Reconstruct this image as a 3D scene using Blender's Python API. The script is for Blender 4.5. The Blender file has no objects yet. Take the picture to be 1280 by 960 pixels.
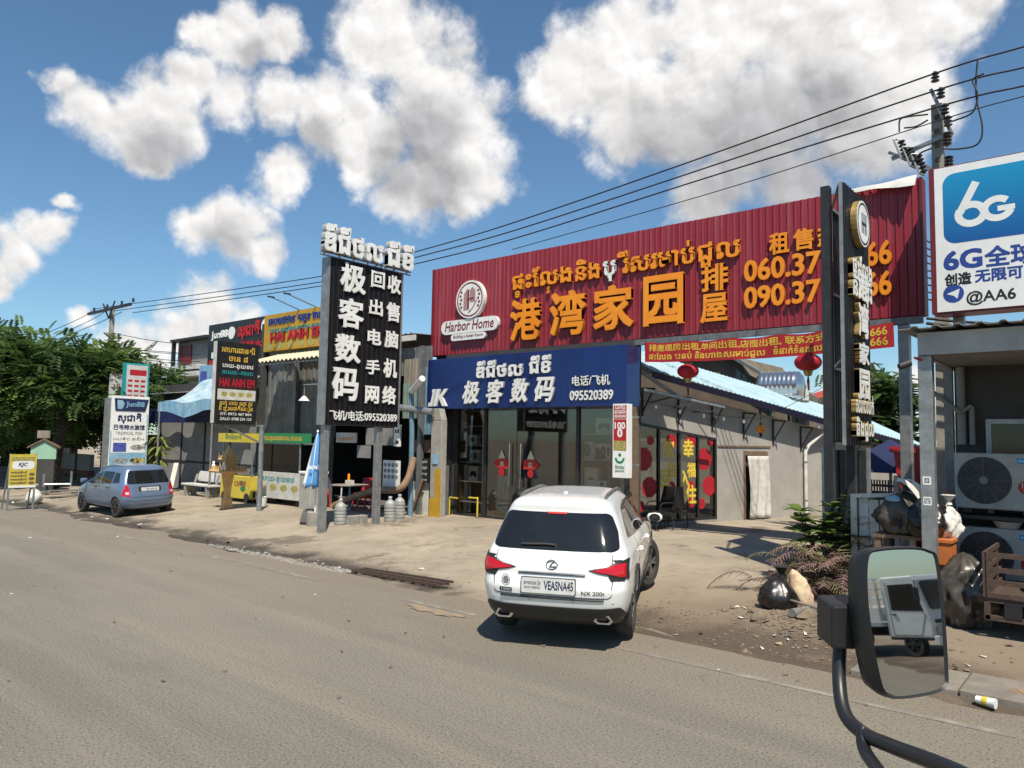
import bpy, bmesh, math, random
from mathutils import Vector, Matrix
from mathutils.bvhtree import BVHTree
R = math.radians
S = bpy.context.scene
COL = S.collection

# ------------------------------------------------------------------ camera
CAM_H, PITCH, ROLL, HEAD, FPX = 2.45, 4.3, 1.0, 130.0, 930.0
_a, _p, _r = R(HEAD), R(PITCH), R(ROLL)
FW = Vector((math.cos(_a) * math.cos(_p), math.sin(_a) * math.cos(_p), math.sin(_p)))
_rt = Vector((math.sin(_a), -math.cos(_a), 0))
_up = _rt.cross(FW)
RT = _rt * math.cos(_r) + _up * math.sin(_r)
UP = -_rt * math.sin(_r) + _up * math.cos(_r)
CP = Vector((0, 0, CAM_H))
cd = bpy.data.cameras.new('camera')
cd.sensor_fit = 'HORIZONTAL'
cd.sensor_width = 36
cd.lens = FPX / 1280 * 36
cd.clip_start = 0.05
cd.clip_end = 6000
cam = bpy.data.objects.new('camera', cd)
COL.objects.link(cam)
cam.matrix_world = Matrix(((RT.x, UP.x, -FW.x, 0), (RT.y, UP.y, -FW.y, 0), (RT.z, UP.z, -FW.z, CAM_H), (0, 0, 0, 1)))
S.camera = cam

# the measured survey of the place: where a line of sight meets a real vertical plane or the ground
def ray(px, py):
    return RT * ((px - 640) / FPX) + UP * ((480 - py) / FPX) + FW
def aty(px, py, Y):
    d = ray(px, py); return CP + d * (Y / d.y)
def atx(px, py, X):
    d = ray(px, py); return CP + d * (X / d.x)
def atpl(px, py, p, n):
    d = ray(px, py); n = Vector(n); return CP + d * ((Vector(p) - CP).dot(n) / d.dot(n))
def gz(Y):
    t = min(max((Y - 8.7) / 4.5, 0), 1)
    return 0.22 * t * t * (3 - 2 * t)
def gg(px, py):
    z = 0
    d = ray(px, py)
    for _ in range(50):
        q = CP + d * ((z - CAM_H) / d.z)
        z = .5 * z + .5 * gz(q.y)
    return q

# ------------------------------------------------------------------ light
SUN_EL, SUN_AZ = 58.0, 130.0           # azimuth clockwise from +Y
sd = Vector((math.sin(R(SUN_AZ)) * math.cos(R(SUN_EL)), math.cos(R(SUN_AZ)) * math.cos(R(SUN_EL)), math.sin(R(SUN_EL))))
sl = bpy.data.lights.new('sun', 'SUN')
sl.energy = 4.6
sl.angle = R(0.5)
sl.color = (1.0, 0.92, 0.78)
so = bpy.data.objects.new('sun', sl)
COL.objects.link(so)
so.rotation_euler = sd.to_track_quat('Z', 'Y').to_euler()

S.view_settings.view_transform = 'Standard'
S.view_settings.look = 'None'
S.view_settings.gamma = 1
S.view_settings.use_curve_mapping = False
S.view_settings.exposure = 0.42
S.cycles.max_bounces = 6
S.cycles.transparent_max_bounces = 12
S.cycles.caustics_reflective = False
S.cycles.caustics_refractive = False
S.cycles.sample_clamp_indirect = 4

W = bpy.data.worlds.new('World')
S.world = W
W.use_nodes = True
nt = W.node_tree
N = nt.nodes
for n in list(N): N.remove(n)
def nd(t, **k):
    n = N.new(t)
    for a, b in k.items(): setattr(n, a, b)
    return n
def mth(op, a, b=None, c=None, clamp=False):
    n = nd('ShaderNodeMath', operation=op, use_clamp=clamp)
    for i, v in enumerate((a, b, c)):
        if v is None: continue
        if hasattr(v, 'links'): nt.links.new(v, n.inputs[i])
        else: n.inputs[i].default_value = v
    return n.outputs[0]
def vmth(op, a, b=None):
    n = nd('ShaderNodeVectorMath', operation=op)
    for i, v in enumerate((a, b)):
        if v is None: continue
        if hasattr(v, 'links'): nt.links.new(v, n.inputs[i])
        else: n.inputs[i].default_value = v
    return n
tc = nd('ShaderNodeTexCoord')
DIR = vmth('NORMALIZE', tc.outputs['Generated']).outputs[0]
sky = nd('ShaderNodeTexSky', sky_type='NISHITA', sun_disc=False)
sky.sun_elevation = R(SUN_EL)
sky.sun_rotation = R(SUN_AZ)
sky.altitude = 0
sky.air_density = 1.0
sky.dust_density = 0.4
sky.ozone_density = 1.5
# cumulus: each cloud a heap of round puffs on the sky dome, edges broken by noise
def noise(sc, det=10, rough=.58, dist=0.0, vec=None):
    n = nd('ShaderNodeTexNoise')
    n.inputs['Scale'].default_value = sc
    n.inputs['Detail'].default_value = det
    n.inputs['Roughness'].default_value = rough
    n.inputs['Distortion'].default_value = dist
    nt.links.new(vec or DIR, n.inputs['Vector'])
    return n
wn = noise(7, 5, .6)
warp = vmth('SCALE', vmth('SUBTRACT', wn.outputs['Color'], (.5, .5, .5)).outputs[0])
warp.inputs['Scale'].default_value = .085
WD = vmth('ADD', DIR, warp.outputs[0]).outputs[0]
def puffs(lst, vec):
    acc = None
    for px, py, r in lst:
        c = ray(px, py).normalized()
        r *= .98; rr = (ray(px + r, py).normalized() - c).length * .5 + (ray(px, py + r).normalized() - c).length * .5
        dn = vmth('DISTANCE', vec, tuple(c)).outputs['Value']
        f = mth('MULTIPLY_ADD', dn, -1.0 / rr, 1.0)
        acc = f if acc is None else mth('SMOOTH_MAX', acc, f, .12)
    return acc
CL = [(720, 95, 80), (800, 55, 95), (900, 40, 120), (1010, 40, 120), (1110, 30, 115), (1190, 10, 75), (770, 150, 75), (860, 150, 120),
      (960, 160, 120), (1060, 150, 115), (880, 225, 75), (1130, 110, 75), (690, 110, 50), (1000, 230, 60),
      (480, 55, 75), (530, 95, 85), (565, 165, 85), (600, 220, 55), (540, 225, 70), (465, 170, 75), (400, 155, 60), (345, 140, 50),
      (505, 235, 50), (575, 255, 35), (445, 210, 40),
      (300, 45, 55), (345, 55, 45), (255, 25, 30), (150, 150, 55), (205, 140, 65), (110, 125, 45), (75, 95, 28), (180, 185, 45),
      (245, 105, 45), (285, 130, 50), (340, 215, 45),
      (268, 272, 52), (305, 292, 50), (238, 282, 44), (340, 316, 34),
      (20, 320, 40), (52, 292, 34), (82, 250, 18), (-10, 345, 40),
      (262, 390, 45), (228, 405, 34), (305, 392, 34),
      (1140, 505, 60), (1065, 465, 40), (985, 500, 45), (165, 440, 55), (100, 400, 25)]
GR = [(900, 205, 150), (990, 215, 130), (820, 185, 90), (1030, 130, 80), (530, 165, 60), (550, 235, 60), (490, 215, 45),
      (190, 175, 50), (285, 310, 45), (390, 180, 40), (320, 75, 30)]
fld = puffs(CL, WD)
def lumps(vec):                        # cauliflower heads: two sizes of rounded cells on a noise-bent direction
    w = noise(22, 4, .6, vec=vec); o = vmth('SCALE', vmth('SUBTRACT', w.outputs['Color'], (.5, .5, .5)).outputs[0]); o.inputs['Scale'].default_value = .05
    q = vmth('ADD', vec, o.outputs[0]).outputs[0]; out = None
    for sc_, am in ((11, .62), (27, .34)):
        v = nd('ShaderNodeTexVoronoi', feature='F1'); v.inputs['Scale'].default_value = sc_
        nt.links.new(q, v.inputs['Vector']); t_ = mth('MULTIPLY_ADD', v.outputs['Distance'], -am, am * .5)
        out = t_ if out is None else mth('ADD', out, t_)
    return out
lA = lumps(DIR); lB = lumps(vmth('ADD', DIR, (.005, .002, .009)).outputs[0])
n1 = noise(17, 10, .64).outputs['Fac']
n2 = noise(4.5, 3, .5).outputs['Fac']
dens = mth('ADD', fld, mth('MULTIPLY', mth('SUBTRACT', n1, .5), 1.25))
dens = mth('ADD', dens, mth('MULTIPLY_ADD', lA, .72, .07))
dens = mth('ADD', dens, mth('MULTIPLY', mth('SUBTRACT', n2, .5), .35))
mr = nd('ShaderNodeMapRange', interpolation_type='SMOOTHSTEP')
nt.links.new(dens, mr.inputs[0]); mr.inputs[1].default_value = -.02; mr.inputs[2].default_value = .56
alpha = mr.outputs[0]
gfl = puffs(GR, WD)
n3 = noise(6, 5, .5, vec=vmth('ADD', DIR, (.02, -.02, .05)).outputs[0]).outputs['Fac']
gd = mth('ADD', gfl, mth('MULTIPLY', mth('SUBTRACT', n3, .5), 1.1))
mg = nd('ShaderNodeMapRange', interpolation_type='SMOOTHSTEP')
nt.links.new(gd, mg.inputs[0]); mg.inputs[1].default_value = -.15; mg.inputs[2].default_value = .8
ccol = nd('ShaderNodeMix', data_type='RGBA')
nt.links.new(mg.outputs[0], ccol.inputs[0])
CLOUD_L, CLOUD_D = 6.8, 3.7
rel = mth('MULTIPLY_ADD', mth('SUBTRACT', lA, lB), 1.1, 1.0)
ccol.inputs[6].default_value = (CLOUD_L, CLOUD_L * .985, CLOUD_L * .97, 1)
ccol.inputs[7].default_value = (CLOUD_D * 1.0, CLOUD_D * 1.0, CLOUD_D * 1.03, 1)
vs_ = vmth('SCALE', ccol.outputs[2]); nt.links.new(mth('MINIMUM', mth('MAXIMUM', rel, .80), 1.15), vs_.inputs['Scale'])
mix = nd('ShaderNodeMix', data_type='RGBA')
nt.links.new(alpha, mix.inputs[0]); tint = vmth('MULTIPLY', sky.outputs[0], (.66, .86, .94)); nt.links.new(tint.outputs[0], mix.inputs[6]); nt.links.new(vs_.outputs[0], mix.inputs[7])
bg = nd('ShaderNodeBackground'); bg.inputs[1].default_value = 0.10
nt.links.new(mix.outputs[2], bg.inputs[0])
wo = nd('ShaderNodeOutputWorld'); nt.links.new(bg.outputs[0], wo.inputs[0])
W.cycles.sampling_method = 'MANUAL'
W.cycles.sample_map_resolution = 512

# ------------------------------------------------------------------ materials
MATS = {}
def mat(name, c, c2=None, sc=3.0, rough=.6, metal=0.0, bump=0.0, bsc=40.0, coat=0.0, spec=.5, fine=0.0, stretch=None, lo=.35, hi=.65, emit=0):
    """plain procedural surface: two colours mixed by noise, fine grain and bump"""
    m = bpy.data.materials.new(name); m.use_nodes = True
    t = m.node_tree; b = t.nodes['Principled BSDF']; L = t.links.new
    b.inputs['Roughness'].default_value = rough
    b.inputs['Metallic'].default_value = metal
    b.inputs['Coat Weight'].default_value = coat
    b.inputs['Coat Roughness'].default_value = .06
    b.inputs['Specular IOR Level'].default_value = spec
    c = tuple(c) + (1,)
    if c2 is None: c2 = tuple(v * .82 for v in c[:3])
    c2 = tuple(c2)[:3] + (1,)
    tcn = t.nodes.new('ShaderNodeTexCoord'); vec = tcn.outputs['Object']
    if stretch:
        mp = t.nodes.new('ShaderNodeMapping'); mp.inputs['Scale'].default_value = stretch
        L(vec, mp.inputs[0]); vec = mp.outputs[0]
    nz = t.nodes.new('ShaderNodeTexNoise'); nz.inputs['Scale'].default_value = sc; nz.inputs['Detail'].default_value = 6
    nz.inputs['Roughness'].default_value = .62
    L(vec, nz.inputs['Vector'])
    rmp = t.nodes.new('ShaderNodeMapRange'); rmp.inputs[1].default_value = lo; rmp.inputs[2].default_value = hi
    L(nz.outputs['Fac'], rmp.inputs[0])
    mx = t.nodes.new('ShaderNodeMix'); mx.data_type = 'RGBA'; mx.inputs[6].default_value = c; mx.inputs[7].default_value = c2
    L(rmp.outputs[0], mx.inputs[0]); out = mx.outputs[2]
    if fine:
        nf = t.nodes.new('ShaderNodeTexNoise'); nf.inputs['Scale'].default_value = bsc; nf.inputs['Detail'].default_value = 3
        L(tcn.outputs['Object'], nf.inputs['Vector'])
        r2 = t.nodes.new('ShaderNodeMapRange'); r2.inputs[1].default_value = .3; r2.inputs[2].default_value = .7
        r2.inputs[3].default_value = 1 - fine; r2.inputs[4].default_value = 1 + fine
        L(nf.outputs['Fac'], r2.inputs[0])
        ml = t.nodes.new('ShaderNodeVectorMath'); ml.operation = 'SCALE'
        L(out, ml.inputs[0]); L(r2.outputs[0], ml.inputs['Scale']); out = ml.outputs[0]
    L(out, b.inputs['Base Color'])
    if emit:
        L(out, b.inputs['Emission Color']); b.inputs['Emission Strength'].default_value = emit
    if bump:
        nb = t.nodes.new('ShaderNodeTexNoise'); nb.inputs['Scale'].default_value = bsc; nb.inputs['Detail'].default_value = 5
        L(tcn.outputs['Object'], nb.inputs['Vector'])
        bp = t.nodes.new('ShaderNodeBump'); bp.inputs['Strength'].default_value = bump; bp.inputs['Distance'].default_value = .02
        L(nb.outputs['Fac'], bp.inputs['Height']); L(bp.outputs[0], b.inputs['Normal'])
    MATS[name] = m
    return m
def glass_mat(name, tint, rough=.02, refl=.09):
    m = bpy.data.materials.new(name); m.use_nodes = True
    t = m.node_tree; L = t.links.new
    for n in list(t.nodes): t.nodes.remove(n)
    tr = t.nodes.new('ShaderNodeBsdfTransparent'); tr.inputs[0].default_value = tuple(tint) + (1,)
    gl = t.nodes.new('ShaderNodeBsdfGlossy'); gl.inputs['Roughness'].default_value = rough
    lw = t.nodes.new('ShaderNodeLayerWeight'); pw = t.nodes.new('ShaderNodeMath'); pw.operation = 'POWER'; pw.inputs[1].default_value = 4.5
    L(lw.outputs['Facing'], pw.inputs[0])
    ad = t.nodes.new('ShaderNodeMath'); ad.operation = 'MULTIPLY_ADD'; ad.inputs[1].default_value = .8; ad.inputs[2].default_value = refl; ad.use_clamp = True
    L(pw.outputs[0], ad.inputs[0])
    mx = t.nodes.new('ShaderNodeMixShader'); L(ad.outputs[0], mx.inputs[0]); L(tr.outputs[0], mx.inputs[1]); L(gl.outputs[0], mx.inputs[2])
    o = t.nodes.new('ShaderNodeOutputMaterial'); L(mx.outputs[0], o.inputs[0])
    MATS[name] = m
    return m

# ------------------------------------------------------------------ things
OFF = {}
def tag(o, label=None, cat=None, group=None, kind=None):
    if label: o['label'] = label
    if cat: o['category'] = cat
    if group: o['group'] = group
    if kind: o['kind'] = kind
    return o
def thing(name, label, cat, loc=(0, 0, 0), rz=0.0, group=None, local=False):
    """an Empty at the base of a thing; local=False: its parts are given in world coordinates"""
    o = bpy.data.objects.new(name, None); COL.objects.link(o)
    o.empty_display_size = .2
    o.location = loc; o.rotation_euler = (0, 0, rz)
    OFF[o.name] = Vector((0, 0, 0)) if local else Vector(loc)
    return tag(o, label, cat, group)
def copy_tree(o, parent=None):
    c = o.copy(); COL.objects.link(c); c.parent = parent
    OFF[c.name] = OFF.get(o.name, Vector((0, 0, 0)))
    for ch in list(o.children): copy_tree(ch, c)
    return c

class Fr:
    """a flat frame: u to the reader's right, v up, w out of the face"""
    def __init__(s, o, u, v=(0, 0, 1), n=None):
        s.o = Vector(o); s.u = Vector(u).normalized(); s.v = Vector(v).normalized()
        s.n = Vector(n).normalized() if n else s.u.cross(s.v).normalized()
    def pt(s, a, b, c=0.0): return s.o + s.u * a + s.v * b + s.n * c

TXT = {}
def text_shape(s, bold=0.0, shear=0.0, res=3):
    k = (s, round(bold, 4), round(shear, 3), res)
    if k in TXT: return TXT[k]
    c = bpy.data.curves.new('t', 'FONT'); c.body = s; c.size = 1; c.shear = shear; c.resolution_u = res; c.fill_mode = 'FRONT'
    o = bpy.data.objects.new('t', c); COL.objects.link(o)
    dg = bpy.context.evaluated_depsgraph_get()
    me = bpy.data.meshes.new_from_object(o.evaluated_get(dg))
    bm = bmesh.new(); bm.from_mesh(me)
    bmesh.ops.remove_doubles(bm, verts=bm.verts, dist=1e-5)
    bm.verts.index_update()
    vs = [v.co.copy() for v in bm.verts]; fs = []
    for f in bm.faces:
        ids = [v.index for v in f.verts]
        if f.normal.z < 0: ids.reverse()
        fs.append(ids)
    cnt = {}
    for f in fs:
        for a, b in zip(f, f[1:] + f[:1]): cnt[(a, b)] = 1
    bd = [(a, b) for (a, b) in cnt if (b, a) not in cnt]
    nrm = {}
    for a, b in bd:
        d = vs[b] - vs[a]
        if d.length < 1e-7: continue
        n = Vector((d.y, -d.x, 0)).normalized()
        nrm.setdefault(a, []).append(n); nrm.setdefault(b, []).append(n)
    if bold:
        for i, l in nrm.items():
            t = Vector((0, 0, 0))
            for n in l: t += n
            if t.length < 1e-4: continue
            t.normalize(); cs = max(.45, min(t.dot(n) for n in l))
            vs[i] += t * (bold / cs)
    bm.free(); bpy.data.meshes.remove(me); bpy.data.objects.remove(o); bpy.data.curves.remove(c)
    if vs:
        x0 = min(v.x for v in vs); x1 = max(v.x for v in vs); y0 = min(v.y for v in vs); y1 = max(v.y for v in vs)
    else: x0 = x1 = y0 = y1 = 0
    TXT[k] = (vs, fs, bd, x0, x1, y0, y1)
    return TXT[k]

class MB:
    def __init__(s): s.v = []; s.f = []; s.m = []
    def add(s, vs, fs, mi=0):
        b = len(s.v); s.v += [Vector(p) for p in vs]
        for f in fs: s.f.append([b + i for i in f]); s.m.append(mi)
        return s
    def box(s, x0, x1, y0, y1, z0, z1, mi=0):
        v = [(x0, y0, z0), (x1, y0, z0), (x1, y1, z0), (x0, y1, z0), (x0, y0, z1), (x1, y0, z1), (x1, y1, z1), (x0, y1, z1)]
        return s.add(v, [(0, 3, 2, 1), (4, 5, 6, 7), (0, 1, 5, 4), (1, 2, 6, 5), (2, 3, 7, 6), (3, 0, 4, 7)], mi)
    def fbox(s, fr, u0, u1, v0, v1, w0, w1, mi=0):
        b = MB().box(u0, u1, v0, v1, w0, w1)
        return s.add([fr.pt(*p) for p in b.v], b.f, mi)
    def bar(s, p, q, w, h=None, mi=0, up=(0, 0, 1)):
        """square bar from p to q"""
        p, q = Vector(p), Vector(q); h = h or w; d = (q - p).normalized(); up = Vector(up)
        if abs(d.dot(up)) > .98: up = Vector((0, 1, 0))
        a = d.cross(up).normalized(); b = a.cross(d)
        vs = []
        for c in (p, q):
            for i, j in ((-1, -1), (1, -1), (1, 1), (-1, 1)): vs.append(c + a * (i * w / 2) + b * (j * h / 2))
        return s.add(vs, [(0, 1, 2, 3), (7, 6, 5, 4), (0, 4, 5, 1), (1, 5, 6, 2), (2, 6, 7, 3), (3, 7, 4, 0)], mi)
    def tube(s, pts, r, n=10, mi=0, caps=True):
        pts = [Vector(p) for p in pts]; rr = r if isinstance(r, (list, tuple)) else [r] * len(pts)
        vs = []; fs = []; prev = None
        for i, p in enumerate(pts):
            d = (pts[min(i + 1, len(pts) - 1)] - pts[max(i - 1, 0)]).normalized()
            if prev is None:
                a = d.cross(Vector((0, 0, 1)))
                if a.length < .05: a = d.cross(Vector((1, 0, 0)))
            else: a = prev - d * prev.dot(d)
            a.normalize(); prev = a; b = d.cross(a)
            for k in range(n):
                t = 2 * math.pi * k / n
                vs.append(p + (a * math.cos(t) + b * math.sin(t)) * rr[i])
        for i in range(len(pts) - 1):
            for k in range(n):
                fs.append((i * n + k, i * n + (k + 1) % n, (i + 1) * n + (k + 1) % n, (i + 1) * n + k))
        if caps:
            fs.append(tuple(range(n - 1, -1, -1))); fs.append(tuple((len(pts) - 1) * n + k for k in range(n)))
        return s.add(vs, fs, mi)
    def lathe(s, c, prof, n=20, mi=0, axis=(0, 0, 1), sq=None, caps=True):
        c = Vector(c); ax = Vector(axis).normalized()
        a = ax.orthogonal().normalized() if abs(ax.z) < .999 else Vector((1, 0, 0)); b = ax.cross(a)
        vs = []; fs = []
        for r, z in prof:
            for k in range(n):
                t = 2 * math.pi * (k + (.5 if sq else 0)) / n
                vs.append(c + ax * z + (a * math.cos(t) + b * math.sin(t)) * r)
        for i in range(len(prof) - 1):
            for k in range(n): fs.append((i * n + k, i * n + (k + 1) % n, (i + 1) * n + (k + 1) % n, (i + 1) * n + k))
        if caps: fs.append(tuple(range(n - 1, -1, -1))); fs.append(tuple((len(prof) - 1) * n + k for k in range(n)))
        return s.add(vs, fs, mi)
    def prism(s, fr, poly, w0, w1, mi=0):
        """outline in (u, v), counter-clockwise, extruded from w0 to w1"""
        ar = sum(a[0] * b[1] - b[0] * a[1] for a, b in zip(poly, poly[1:] + poly[:1]))
        if ar < 0: poly = poly[::-1]
        n = len(poly)
        vs = [fr.pt(a, b, w0) for a, b in poly] + [fr.pt(a, b, w1) for a, b in poly]
        fs = [tuple(range(n - 1, -1, -1)), tuple(range(n, 2 * n))] + [(i, (i + 1) % n, n + (i + 1) % n, n + i) for i in range(n)]
        return s.add(vs, fs, mi)
    def ribs(s, fr, u0, u1, v0, v1, pitch=.2, depth=.03, th=.01, mi=0, along='v'):
        """trapezoid-ribbed sheet; ribs run along v (or u)"""
        pr = []; x = u0 if along == 'v' else v0; e = u1 if along == 'v' else v1
        while x < e - 1e-6:
            for f, w in ((0, 0), (.55, 0), (.68, depth), (.87, depth)):
                if x + f * pitch <= e: pr.append((x + f * pitch, w))
            x += pitch
        pr.append((e, 0))
        vs = []
        for a, w in pr:
            for b in ((v0, v1) if along == 'v' else (u0, u1)):
                for t in (0, -th):
                    vs.append(fr.pt(a, b, w + t) if along == 'v' else fr.pt(b, a, w + t))
        fs = []
        for i in range(len(pr) - 1):
            q = i * 4; r = q + 4
            fs += [(q, r, r + 2, q + 2), (q + 1, q + 3, r + 3, r + 1), (q, q + 1, r + 1, r), (q + 2, r + 2, r + 3, q + 3)]
        fs += [(0, 2, 3, 1), (len(vs) - 4, len(vs) - 3, len(vs) - 1, len(vs) - 2)]
        if along != 'v': fs = [f[::-1] for f in fs]
        return s.add(vs, fs, mi)
    def grid(s, fn, nu, nv, mi=0, th=None):
        vs = [Vector(fn(i / nu, j / nv)) for j in range(nv + 1) for i in range(nu + 1)]
        fs = [(j * (nu + 1) + i, j * (nu + 1) + i + 1, (j + 1) * (nu + 1) + i + 1, (j + 1) * (nu + 1) + i) for j in range(nv) for i in range(nu)]
        return s.add(vs, fs, mi)
    def text(s, fr, t, u, v, h, depth=.004, w=.002, bold=.02, align='c', mi=0, shear=0.0, width=None, em=False, side=None):
        """lettering: h = height of the letters (or of the em square when em), width squeezes it to fit; v = bottom"""
        ex = max(0, bold - .012); bold = min(bold, .012)
        vs, fs, bd, x0, x1, y0, y1 = text_shape(t, bold, shear)
        if not vs: return s
        if ex and width is not None: width = width * (x1 - x0) / (x1 - x0 + 2 * ex)
        sy = h / (1.0 if em else (y1 - y0)); oy = 0 if em else y0
        sx = sy if width is None else width / (x1 - x0)
        W_ = (x1 - x0) * sx
        ox = {'c': -W_ / 2, 'l': 0, 'r': -W_}[align]
        P = [(u + ox + (p.x - x0) * sx, v + (p.y - oy) * sy) for p in vs]
        n = len(P)
        for k, (dx, dy) in enumerate(((0, 0), (1, 1), (-1, -1), (1, -1), (-1, 1)) if ex else ((0, 0),)):
            Q = [(a + dx * ex * sx, b + dy * ex * sy) for a, b in P]; z_ = w + depth - .0007 * k
            F_ = [fr.pt(a, b, z_) for a, b in Q]
            s.add(F_, fs, mi)
            if depth > .008: s.add(F_ + [fr.pt(a, b, w - .001) for a, b in Q], [(b, a, a + n, b + n) for a, b in bd], mi if side is None else side)
        return s
    def build(s, name, mats, parent=None, smooth=None, bevel=0.0, loc=None, bseg=2):
        off = OFF.get(parent.name, Vector((0, 0, 0))) if parent else Vector(loc or (0, 0, 0))
        me = bpy.data.meshes.new(name)
        me.from_pydata([p - off for p in s.v], [], s.f)
        for m in (mats if isinstance(mats, (list, tuple)) else [mats]): me.materials.append(MATS[m] if isinstance(m, str) else m)
        me.polygons.foreach_set('material_index', s.m)
        if smooth is not None:
            me.polygons.foreach_set('use_smooth', [True] * len(me.polygons))
            me.set_sharp_from_angle(angle=R(smooth))
        me.update()
        o = bpy.data.objects.new(name, me); COL.objects.link(o)
        if parent: o.parent = parent; OFF[o.name] = off
        else: o.location = off
        if bevel:
            b = o.modifiers.new('bevel', 'BEVEL'); b.width = bevel; b.segments = bseg; b.limit_method = 'ANGLE'; b.angle_limit = R(40)
        return o

def rpoly(u0, u1, v0, v1, r, n=5):
    out = []
    for cx, cy, a in ((u1 - r, v1 - r, 0), (u0 + r, v1 - r, 90), (u0 + r, v0 + r, 180), (u1 - r, v0 + r, 270)):
        for i in range(n + 1):
            t = R(a + 90 * i / n); out.append((cx + r * math.cos(t), cy + r * math.sin(t)))
    return out
def ell(u, v, a, b, n=28): return [(u + a * math.cos(2 * math.pi * i / n), v + b * math.sin(2 * math.pi * i / n)) for i in range(n)]
def bez(pts, n=8):
    """smooth path through points (Catmull-Rom)"""
    P = [Vector(p) for p in pts]; P = [P[0] * 2 - P[1]] + P + [P[-1] * 2 - P[-2]]; out = []
    for i in range(1, len(P) - 2):
        for k in range(n):
            t = k / n; a, b, c, d = P[i - 1:i + 3]
            out.append(.5 * ((2 * b) + (c - a) * t + (2 * a - 5 * b + 4 * c - d) * t * t + (3 * b - a - 3 * c + d) * t ** 3))
    out.append(P[-2]); return out
def khmer(mb, fr, t, u, v, h, subs=(), width=None, bold=.02, depth=.004, w=.002, align='c', mi=0, side=None, shear=0.0):
    """Khmer line in visual order; subs = (number of letters before it, letter) set small below the line; h = height of the whole em"""
    vs, fs, bd, x0, x1, y0, y1 = text_shape(t, min(bold, .012), shear)
    sx = h if width is None else width / (x1 - x0)
    W_ = (x1 - x0) * sx; left = u + {'c': -W_ / 2, 'l': 0, 'r': -W_}[align]
    mb.text(fr, t, left, v + y0 * h, (y1 - y0) * h, depth, w, bold, 'l', mi, shear, W_, side=side)
    for k, ch in subs:
        pre = text_shape(t[:k], min(bold, .012), shear); prv = text_shape(t[:k - 1], min(bold, .012), shear) if k > 1 else None
        cx = (pre[4] + (prv[4] if prv and prv[0] else x0)) / 2 - x0
        if ch == 'r':
            a = left + (prv[4] - x0 if prv and prv[0] else 0) * sx + .02 * h
            for (p, q, r_, z_) in ((-.10, .02, -.34, .18), (-.10, .40, -.34, -.26)):
                mb.prism(fr, [(a + p * h, v + r_ * h), (a + q * h, v + r_ * h), (a + q * h, v + z_ * h), (a + p * h, v + z_ * h)], w, w + depth + .001, mi)
        else: mb.text(fr, ch, left + cx * sx, v - .40 * h, .30 * h, depth, w + .001, bold * 1.6, 'c', mi, side=side)
    return mb
# ================================================================== surfaces
random.seed(7)
mat('galv', (.36, .37, .37), (.24, .25, .25), 6, .45, .6, fine=.1, bsc=60)
mat('grey_steel', (.22, .23, .23), (.14, .14, .145), 5, .5, .4)
mat('dark_steel', (.035, .036, .04), (.02, .02, .022), 5, .5, .2)
mat('black_paint', (.012, .012, .014), (.02, .02, .022), 4, .4)
mat('black_sheet', (.006, .006, .007), (.010, .010, .012), 3, .5, 0, spec=.25)
mat('rust', (.105, .065, .048), (.06, .042, .034), 14, .8, .2, bump=.3)
mat('white_acr', (.82, .82, .80), (.74, .74, .71), 3, .35)
mat('white_letter', (.80, .80, .78), (.68, .68, .65), 2.5, .4)
mat('offwhite', (.62, .61, .57), (.46, .45, .42), 4, .6)
mat('red_sheet', (.245, .018, .030), (.33, .075, .085), 1.6, .42, lo=.5, hi=.85, stretch=(3.0, 3.0, .16), fine=.08, bsc=30, bump=.08)
mat('red_dark', (.16, .012, .018), None, 2, .5)
mat('orange_acr', (.86, .30, .012), (.80, .24, .01), 2, .35)
mat('orange_side', (.50, .20, .02), None, 2, .4)
mat('white_side', (.45, .45, .44), None, 2, .4)
mat('blue_sign', (.012, .035, .16), (.010, .028, .13), .8, .22, .25, stretch=(3, 1, .4))
mat('banner_red', (.40, .012, .02), (.33, .01, .016), 2, .7)
mat('banner_gold', (.75, .50, .06), (.60, .38, .04), 8, .6)
mat('maroon_ink', (.20, .01, .02), None, 4, .5)
mat('red', (.45, .015, .02), (.36, .012, .015), 4, .5)
mat('lantern_red', (.42, .008, .02), (.34, .006, .015), 6, .6)
mat('gold', (.48, .34, .13), (.34, .23, .08), 6, .4, .5)
mat('gold_letter', (.80, .58, .06), (.72, .50, .04), 4, .5)
mat('black_ink', (.01, .01, .012), None, 4, .5)
mat('blue_ink', (.02, .06, .30), None, 4, .5)
mat('cyan_ink', (.02, .30, .55), (.01, .18, .48), 2, .4)
mat('teal_ink', (.02, .32, .34), None, 4, .5)
mat('green_ink', (.02, .22, .08), None, 4, .5)
mat('yellow', (.66, .52, .06), (.52, .40, .05), 4, .5)
mat('yellow_panel', (.52, .30, .02), (.40, .22, .015), 3, .5)
mat('wall_beige', (.37, .345, .31), (.29, .27, .24), 1.2, .85, bump=.08, bsc=60, fine=.05)
mat('wall_grey', (.26, .255, .25), (.19, .185, .18), 1.5, .85, bump=.1)
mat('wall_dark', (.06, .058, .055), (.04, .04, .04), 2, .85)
mat('wall_brown', (.17, .13, .09), (.12, .09, .06), 2, .8)
mat('int_wood', (.19, .13, .08), (.14, .09, .055), 3, .6, stretch=(1, 1, 6))
mat('concrete', (.33, .31, .27), (.22, .21, .19), 5, .9, bump=.25, bsc=50)
mat('concrete_dark', (.14, .13, .12), (.08, .08, .075), 4, .9, bump=.25)
mat('roof_cyan', (.44, .58, .63), (.33, .47, .53), 1.5, .45, .1)
mat('roof_grey', (.28, .28, .28), (.17, .165, .16), 2, .6, .3)
mat('roof_red', (.42, .06, .035), (.34, .045, .03), 3, .6)
mat('navy_trim', (.01, .013, .06), None, 3, .5)
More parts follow.
